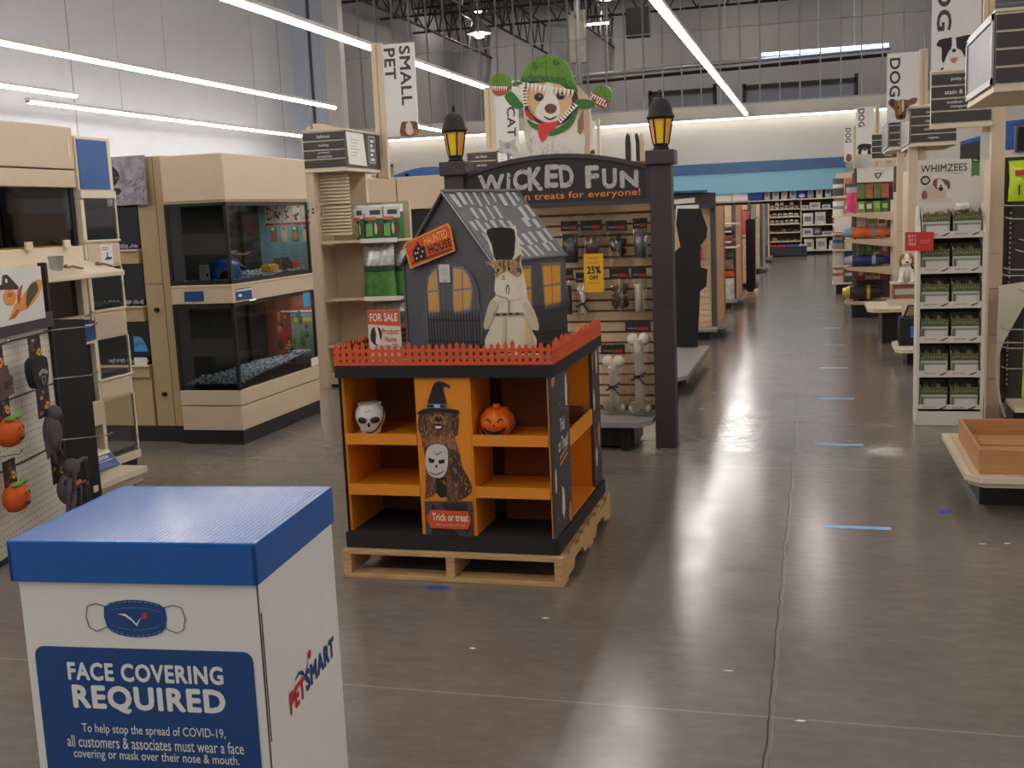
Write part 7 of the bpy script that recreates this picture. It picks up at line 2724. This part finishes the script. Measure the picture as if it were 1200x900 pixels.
for k, tx in enumerate(('BUY 4', 'GET 2', 'FREE')):
    m.text(fr, tx, .02, .092 - k * .028, .072, .112 - k * .028, ink(244, 190, 184), .03, .001)
m.text(fr, 'mix and match', .10, .064, .165, .074, ink(240, 170, 164), 0, .001)
m.text(fr, 'dental chews', .105, .048, .160, .058, ink(240, 170, 164), 0, .001)
m.tube([(.69, 8.254, 1.31), (.69, 8.29, 1.31)], .004, M['chrome'], 5)
tag(m.build('offer_card'), 'red offer card clipped to the aisle edge of the white chew stand', 'sign')
# hooks and bags on the second gondola
T = thing('hook_set', 'chrome hooks reaching out of the brown pegboard by the chew stand', 'hooks', (1.4, 8.45, 1.0))
for x, z in ((1.36, 1.87), (1.30, 1.53), (1.33, 1.44), (1.42, 1.29), (1.40, 1.22), (1.33, 1.10), (1.31, 1.06), (1.42, .95), (1.32, .69), (1.28, .60), (1.33, .56), (1.33, .42)):
    m = MB()
    m.tube([(x + .25, 8.56, z), (x + .25, 8.2, z), (x - .06, 8.16, z + .008), (x - .10, 8.16, z + .022)], .005, M['chrome'], 5)
    m.build('hook', T, world=True)
for k, (x, z, w, h, c, lab) in enumerate(((1.41, 1.565, .32, .27, M['lime'], 'lime green bag with red band hanging on the upper hooks by the chew stand'), (1.47, .22, .2, .78, M['lime'], 'tall lime green bag low on the hooks by the chew stand'))):
    t = thing('treat_bag', lab, 'bag', (x, 8.20, z), group='lime bags by the chew stand')
    m = MB()
    m.pouch(w, h, .12, c, None, None, None, k + 60)
    m.build('bag', t, smooth=60)
    m = MB()
    fr = front(0, -.068, 0)
    if k == 0:
        m.rect(fr, -w * .4, h * .62, w * .4, h * .76, 0, ink(196, 66, 54))
        m.poly(fr, rrect(-.02, h * .78, w * .4, h * .92, .01), 0, ink(170, 210, 210))
        for q in range(3):
            m.poly(fr, ell(-w * .10, h * (.22 + .15 * q), .015, .016), .0, M['black_mt'])
            m.rect(fr, -w * .33, h * .15 + q * .02, -w * .30, h * .25 + q * .02, 0, M['black_mt'])
    else:
        m.rect(fr, -w * .45, h * .42, w * .4, h * .54, 0, ink(200, 200, 190))
        m.rect(fr, -w * .45, h * .34, w * .4, h * .42, 0, ink(206, 70, 40))
    m.build('label', t)
T = thing('curved_wing_board', 'off-white curved side wing of the pegboard bay beside the chew stand', 'panel', (1.3, 8.42, 0))
m = MB()
wv = [(1.24, .98), (1.235, .6), (1.23, .44), (1.235, .3), (1.26, .15), (1.295, .04), (1.31, .04), (1.275, .15), (1.25, .3), (1.245, .46), (1.28, .58), (1.36, .74), (1.44, .90), (1.52, 1.02)]
m.slab(front(0, 8.42, 0), wv, -.01, 0, M['offwhite'])
m.build('wing', T, world=True)
T = thing('counter_screen', 'dark flat screen with grey rim above the lime green bag', 'screen', (1.55, 9.0, 1.9))
m = MB()
m.box(1.41, 8.98, 1.91, 1.95, 9.02, 2.11, M['grey_dk'])
m.box(1.425, 8.977, 1.925, 1.935, 8.982, 2.095, M['dark'])
m.build('screen', T, world=True, bevel=.004)
m = MB()
m.box(1.6, 8.98, 1.8, 1.7, 9.02, 1.91, M['grey_dk'])
m.build('stand', T, world=True)
for k, (x0, x1, y, z0, z1, lab) in enumerate(((1.06, 1.20, 9.2, 1.84, 2.06, 'blue topped dark panel behind the header of the chew stand'), (1.36, 1.9, 9.4, 1.95, 2.2, 'blue panel behind the dark flat screen'))):
    m = MB()
    m.slab(front(0, y, 0), [(x0, z0), (x1, z0), (x1, z1), (x0, z1 - .035)], -.02, 0, ink(56, 100, 180) if k else M['char'])
    m.slab(front(0, y - .002, 0), [(x0, z1 - .06), (x1, z1 - .035), (x1, z1), (x0, z1 - .035)], 0, .004, ink(56, 100, 180))
    m.box(x0 + .02, y + .005, .14, x0 + .05, y + .018, z0, CR)
    tag(m.build('stock_sign'), lab, 'panel')

# third end: low shelves with plush dog, carton and black carrier
gondola_end('beige gondola end carrying the beagle plush', .90, 12.05, 2.45)
aisle_sign('dark strip aisle sign with silver end plate reading outdoor, above the red offer card', .905, 11.95, 2.155, 2.50, .44, 1.2, ['outdoor', 'raw food', 'meal toppers', 'repeat'], 'plate', dirx=-1)
DC = [((120, 84, 58), [(.04, .12), (.10, .155), (.22, .155), (.34, .14), (.52, .15), (.66, .14), (.80, .155), (.96, .15), (.90, .11), (.74, .10), (.62, .06), (.58, .0), (.30, .0), (.26, .06), (.20, .08)]), ((60, 42, 34), [(.10, .15), (.24, .15), (.22, .09), (.12, .11)]), ((176, 120, 60), [(.34, .13), (.44, .14), (.46, .03), (.38, .02)]), ((214, 196, 176), [(.47, .14), (.53, .145), (.54, .06), (.48, .05)]), ((30, 24, 24), E_(.45, .02, .08, .015)), ((30, 24, 24), E_(.36, .09, .03, .01)), ((30, 24, 24), E_(.60, .09, .03, .01))]
banner('white dog banner with a brown long-eared dog, second along the aisle', .69, .995, 12.1, 2.38, 3.06, [('DOG', .25, .34, .93, .37)], (1.0, 1.075), [(c, [(x, y * 1.9 + .045) for x, y in p]) for c, p in DC])
T = thing('end_shelf', 'cream low end shelf behind the white chew stand', 'shelf', (.9, 11.8, 0))
m = MB()
m.slab(flat(0, 0, .165), [(.80, 11.25), (1.3, 11.25), (1.3, 12.0), (.80, 12.0), (.745, 11.9), (.745, 11.33)], -.035, 0, CI)
m.build('shelf_top', T, world=True, bevel=.004)
m = MB()
m.box(.86, 11.4, 0, 1.3, 12.0, .129, M['black'])
m.build('plinth', T, world=True)
T = thing('end_shelf', 'small cream shelf higher and further back than the low end shelf', 'shelf', (.7, 13.2, .3))
m = MB()
m.slab(flat(0, 0, .40), [(.62, 13.0), (1.3, 13.0), (1.3, 14.0), (.62, 14.0), (.56, 13.9), (.56, 13.1)], -.04, 0, CI)
m.build('shelf_top', T, world=True, bevel=.004)
m = MB()
m.box(.72, 13.15, 0, 1.3, 14.0, .359, M['black'])
m.build('plinth', T, world=True)
m = MB()
m.box(.70, 11.7, .57, 1.2, 11.95, .60, CI)
m.box(.70, 11.69, .55, 1.2, 11.70, .62, CI)
m.box(.74, 11.72, .60, 1.2, 11.95, .765, mat('kraft_carton', (150, 104, 72), .7, noise=.08))
m.box(.76, 11.715, .66, 1.18, 11.722, .72, ink(200, 192, 176))
m.box(.72, 11.7, .765, 1.2, 11.95, .78, CI)
tag(m.build('kraft_display_box'), 'brown kraft display box under the beagle plush', 'box')
T = thing('plush_dog', 'white and tan beagle plush sitting beside the red offer card', 'plush dog', (.865, 11.68, .781))
PW, PT_ = mat('plush_white', (232, 222, 206), .9, noise=.06, scale=40, bump=.3), mat('plush_tan', (164, 110, 66), .9, noise=.1, scale=40, bump=.3)
PB_ = mat('plush_black', (40, 34, 34), .9, noise=.1)
m = MB()
m.ball((0, .03, .10), .062, .06, .10, PW, 12, 9)
m.ball((0, 0, .225), .055, .06, .062, PW, 12, 9)
m.ball((0, -.05, .205), .032, .035, .03, PW, 10, 8)
for sg in (-1, 1):
    m.tube([(sg * .04, -.01, .13), (sg * .052, -.04, .06), (sg * .06, -.055, .012)], [.026, .022, .026], PW, 8)
    m.ball((sg * .062, -.07, .018), .025, .034, .018, PW, 8, 6)
m.ball((.045, .05, .11), .035, .045, .08, PB_, 10, 8)
m.build('body', T, smooth=60)
for sg in (-1, 1):
    m = MB()
    m.ball((sg * .057, .01, .215), .016, .034, .055, PT_, 8, 8)
    m.build('ear', T, smooth=60)
m = MB()
m.ball((.03, .005, .25), .034, .05, .04, PT_, 8, 6)
m.ball((-.03, .005, .25), .034, .05, .04, PT_, 8, 6)
m.ball((0, -.085, .212), .013, .009, .010, M['black'], 8, 6)
for sg in (-1, 1):
    m.ball((sg * .022, -.05, .24), .006, .005, .006, M['black'], 6, 5)
m.build('face', T, smooth=60)
m = MB()
m.box(.80, 11.55, .168, 1.05, 11.85, .44, mat('black_nylon', (28, 26, 30), .6, noise=.2))
m.tube([(.84, 11.6, .44), (.88, 11.6, .56), (.96, 11.62, .56), (1.0, 11.62, .44)], .012, MATS['black_nylon'], 6)
m.tube([(.8, 11.58, .35), (.78, 11.52, .28), (.80, 11.5, .17)], .01, MATS['black_nylon'], 6)
m.box(.90, 11.53, .25, .96, 11.551, .36, ink(36, 110, 206))
tag(m.build('pet_carrier', bevel=.03), 'black nylon pet carrier with blue tag below the kraft box', 'carrier')
aisle_sign('dark strip aisle sign with silver end plate, third along the dog side', .87, 14.8, 2.25, 2.60, .44, 1.3, ['dry food', 'value food', '', 'meals & toppers'], 'plate', dirx=-1)
aisle_sign('small distant dark strip aisle sign under the pug banner', .80, 17.8, 2.22, 2.58, .50, .05, ['puppy', 'small breed', 'treats', 'chews'], None)
for (x, y, lab) in ((.98, 14.9, 'beige upright behind the beagle plush carrying the third sign'), (1.02, 18.0, 'farthest beige upright on the dog side')):
    gondola_end(lab, x, y, 2.25)
DH = [((34, 30, 32), [(.06, .10), (.10, .18), (.30, .22), (.6, .22), (.92, .19), (.96, .13), (.80, .12), (.86, .0), (.66, .0), (.62, .08), (.34, .08), (.28, .0), (.12, .02), (.16, .12)]), ((236, 230, 224), [(.36, .0), (.34, .10), (.50, .12), (.66, .10), (.64, .0)]), ((150, 80, 60), E_(.5, .10, .12, .03)), ((24, 20, 22), E_(.5, .09, .06, .015))]
banner('white dog banner with a dog in a black hat, third along the aisle', .635, .915, 19.5, 2.36, 3.12, [('DOG', .30, .34, .97, .58)], (.93, 1.0), DH, down=0)
banner('smallest and farthest white dog banner', .585, .77, 25.5, 2.45, 3.18, [('DOG', .45, .62, .98, .55)], (.78, .84), [((120, 80, 60), [(.2, .05), (.3, .2), (.55, .22), (.8, .18), (.85, .05), (.5, .0)])], down=0)

# green treat end cap with angled shelves
T = thing('treat_end_cap', 'white topped end cap of green treat packs with sloped cream shelves', 'shelving', (.7, 16.6, 0))
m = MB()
m.box(.50, 16.75, .1, 1.05, 16.85, 2.0, mat('dark_brown_back', (86, 70, 58)))
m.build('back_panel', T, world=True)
m = MB()
m.slab(front(0, 16.2, 0), [(.53, 1.855), (1.03, 1.85), (1.03, 2.05), (.53, 2.05)], -.02, 0, M['card'])
HC = m.build('header_card', T, world=True)
m = MB()
fr = front(.80, 16.2, 1.92)
m.poly(fr, [(-.03, .05), (.07, .06), (.06, .02), (.02, -.04), (-.02, 0)], .001, ink(90, 120, 80))
m.poly(fr, [(-.005, .035), (.045, .04), (.02, -.005)], .0016, M['card'])
m.text(fr, 'pet treats', -.03, .085, .05, .10, ink(120, 130, 120), 0, .001)
m.build('lettering', HC, world=True)
for x in (.50, 1.02):
    m = MB()
    m.box(x, 16.2, .05, x + .04, 16.26, 2.05, GD)
    m.build('upright', T, world=True)
m = MB()
m.box(.985, 16.1, .1, 1.02, 16.2, 1.6, M['white'])
m.build('upright', T, world=True)
for k, z in enumerate((1.44, 1.08, .70, .22)):
    m = MB()
    fr = front(0, 16.02, z)
    m.slab(fr, [(.37, 0), (1.16, -.005), (1.16, -.14 if k < 3 else -.03), (1.05, -.12 if k < 3 else -.04), (.41, -.035)], -.012, 0, CR)
    m.slab(flat(0, 0, z), [(.37, 16.03), (1.16, 16.03), (1.16, 16.75), (.42, 16.75)], -.02, 0, CR)
    m.build('shelf', T, world=True, bevel=.003)
m = MB()
m.box(.48, 16.1, 0, 1.0, 16.75, .17, M['black'])
m.build('plinth', T, world=True)
GRC = [(86, 150, 60), (216, 214, 200), (110, 160, 70), (190, 100, 90), (226, 222, 210), (70, 110, 60)]
k = 0
for z, n, hh in ((1.64, 4, .19), (1.445, 4, .15), (1.24, 3, .14), (.83, 4, .2), (.50, 4, .18)):
    for q in range(n):
        x = .565 + q * (.42 / n) + .05
        m = MB()
        c = GRC[(k * 2 + q) % 6] if z > 1 else R.choice([(200, 80, 60), (110, 150, 80), (214, 206, 190), (176, 60, 60)])
        w = .40 / n
        m.box(x - w / 2, 16.50, z, x + w / 2 - .004, 16.74, z + hh, ink(*c))
        m.rect(front(x, 16.499, z), -w * .35, hh * .3, w * .3, hh * .75, .001, ink(*R.choice([(226, 222, 206), (150, 190, 90), (150, 110, 80)])))
        m.box(x - w / 2, 16.5, z - .012, x + w / 2, 16.75, z - .001, GD)
        row = {1.64: 'top', 1.445: 'second', 1.24: 'third', .83: 'fourth', .50: 'lowest'}[z]
        tag(m.build('treat_box'), '%s treat box in the %s row of the white topped end cap' % (ORD[q], row), 'box', 'treat boxes on the white topped end cap')
        k += 1


def lying_bag(name, lab, x0, x1, y, z, h, c, c2):
    m_ = MB()
    R_ = random.Random(int(z * 100))
    L_ = x1 - x0
    T_ = Matrix.Translation((x0, y, z + h * .5)) @ Matrix.Rotation(math.radians(90), 4, 'Y') @ Matrix.Rotation(math.radians(90), 4, 'Z')
    N, K = 12, 14
    vs, fs, ms = [], [], []
    for i in range(N + 1):
        t_ = i / N
        f_ = (math.sin(math.pi * min(.97, max(.03, t_))) ** .28)
        for j in range(K):
            a = 2 * math.pi * j / K
            ry, rz_ = .17 * (.6 + .4 * f_), h * .5 * f_ * R_.uniform(.8, 1.08)
            ca, sa = math.cos(a), math.sin(a)
            vs.append((x0 + L_ * t_, y + ry * (abs(ca) ** .5) * (1 if ca > 0 else -1), z + h * .5 + max(-h * .5, rz_ * (abs(sa) ** .55) * (1 if sa > 0 else -1))))
    for i in range(N):
        for j in range(K):
            fs.append((i * K + j, i * K + (j + 1) % K, (i + 1) * K + (j + 1) % K, (i + 1) * K + j))
    b = len(m_.v)
    m_.v += [Vector(q) for q in vs]
    for q, fc in enumerate(fs):
        m_.f.append([b + i for i in fc])
        t_ = (q // K) / N
        m_.fm.append(m_.mi(c2 if (t_ < .15 or .5 < t_ < .6) else c))
    m_.ngon([vs[j] for j in range(K)][::-1], c2)
    m_.ngon([vs[N * K + j] for j in range(K)], c)
    return tag(m_.build(name, smooth=70), lab, 'bag', 'big bags lying on the sloped shelves')


lying_bag('food_bag', 'orange food bag with blue end lying on a sloped cream shelf', .36, 1.0, 16.30, 1.085, .17, mat('bag_orange', (210, 110, 40), .35, noise=.2, scale=9), mat('bag_sky', (110, 150, 190), .35, noise=.2))
lying_bag('food_bag', 'navy blue food bag lying on a sloped cream shelf', .38, 1.0, 16.30, .705, .16, mat('bag_navy', (40, 52, 110), .35, noise=.25, scale=9), mat('bag_pale', (170, 172, 190), .35, noise=.2))
lying_bag('food_bag', 'black and yellow food bag lying on the lowest cream shelf', .36, .90, 16.28, .225, .22, mat('bag_black', (44, 42, 46), .35, noise=.3, scale=9), mat('bag_yellow', (206, 170, 60), .35, noise=.2))

# far end of the dog side: stacked pouches
T = thing('far_end_cap', 'far end cap stacked with white and dark pouches', 'shelving', (.5, 20.6, 0))
m = MB()
m.box(.34, 20.7, .1, .95, 20.8, 2.1, CR)
m.build('back_panel', T, world=True)
for z in (.20, .50, .78, 1.06, 1.36, 1.70):
    m = MB()
    m.box(.27, 20.2, z - .03, .95, 20.7, z, CI)
    m.build('shelf', T, world=True)
m = MB()
m.box(.34, 20.25, 0, .95, 20.7, .165, M['black'])
m.build('plinth', T, world=True)
CC = [(216, 210, 202), (84, 76, 74), (176, 104, 76), (200, 196, 190), (60, 70, 120), (226, 222, 216), (150, 140, 134)]
rows = {.20: 'lowest', .50: 'fifth', .78: 'fourth', 1.06: 'third', 1.36: 'second', 1.70: 'top'}
k = 0
for z in (.20, .50, .78, 1.06, 1.36, 1.70):
    for q in range(3):
        x = .37 + q * .2
        m = MB()
        c = CC[(k * 3 + q) % 7]
        hh = .25 if z < 1.7 else .3
        m.pouch(.19, hh, .12, ink(*c), ink(*CC[(k + q + 2) % 7]), None, Matrix.Translation((x, 20.3, z + .002)), k * 3 + q)
        tag(m.build('food_pouch', smooth=60), '%s pouch from the aisle on the %s shelf of the far end cap' % (ORD[q], rows[z]), 'pouch', 'pouches on the far end cap')
    k += 1
bag('food_bag', 'bright pink food bag on the edge of the white topped end cap', 'bag', .47, 16.12, 1.455, .14, .34, .1, mat('bag_pink', (214, 60, 110), .4, noise=.15), None, mat('bag_pale', (170, 172, 190)), None)
m = MB()
m.slab(front(.30, 20.1, 1.08), [(0, 0), (.28, 0), (.28, .26), (0, .26)], -.01, 0, M['card'])
m.tube([(.44, 20.11, 1.3), (.44, 20.2, 1.34)], .006, M['chrome'], 5)
tag(m.build('white_sheet'), 'blank white sheet hanging at the far end cap', 'sign')

# ================================================================ tape marks on the floor
TP = mat('blue_floor_tape', (146, 190, 238), .35, noise=.12, scale=30)
TB = mat('deep_blue_tape', (34, 74, 190), .5, noise=.1)
for k, (x0, x1, y) in enumerate(((.04, .355, 5.61), (.0, .30, 7.59), (.02, .30, 9.41), (.04, .30, 11.2), (.06, .30, 13.0), (.08, .30, 14.8))):
    m = MB()
    fr = Fr((0, y, 0), (1, -.012 if k == 0 else -.03, 0), (.012, 1, 0))
    m.slab(fr, [(x0, -.026), (x1, -.026), (x1 + .004, .0), (x1, .026), (x0, .026), (x0 - .003, .0)], .0005, .0012, TP)
    tag(m.build('tape_mark'), 'pale blue tape strip on the aisle floor, %s strip from the camera' % ORD[k], 'tape', 'distancing tape strips')
m = MB()
m.slab(flat(.645, 5.95, 0), [(-.03, -.028), (.03, -.03), (.034, .03), (-.028, .028)], .0005, .0012, TB)
tag(m.build('tape_mark'), 'small deep blue tape square on the floor before the end shelf', 'tape')
m = MB()
m.slab(flat(-1.62, 4.44, 0), [(-.055, -.012), (.055, -.014), (.058, .016), (-.05, .014)], .0005, .0012, TB)
tag(m.build('tape_mark'), 'dull blue tape scrap on the floor in front of the pallet', 'tape')
m = MB()
for k, (x, y, r) in enumerate(((-1.06, 4.15, .016), (-.30, 3.75, .02), (-.05, 3.4, .018), (-1.26, 3.8, .014), (.75, 5.4, .018), (.86, 5.42, .016), (-.9, 8.9, .02), (-.86, 9.7, .022))):
    m.slab(flat(x, y, 0), [(-r, -.004), (r * .4, -.006), (r, .003), (-r * .2, .006)], .0005, .001, M['card'])
tag(m.build('paper_scraps'), 'tiny white paper scraps scattered over the concrete floor', 'scraps', kind='stuff')
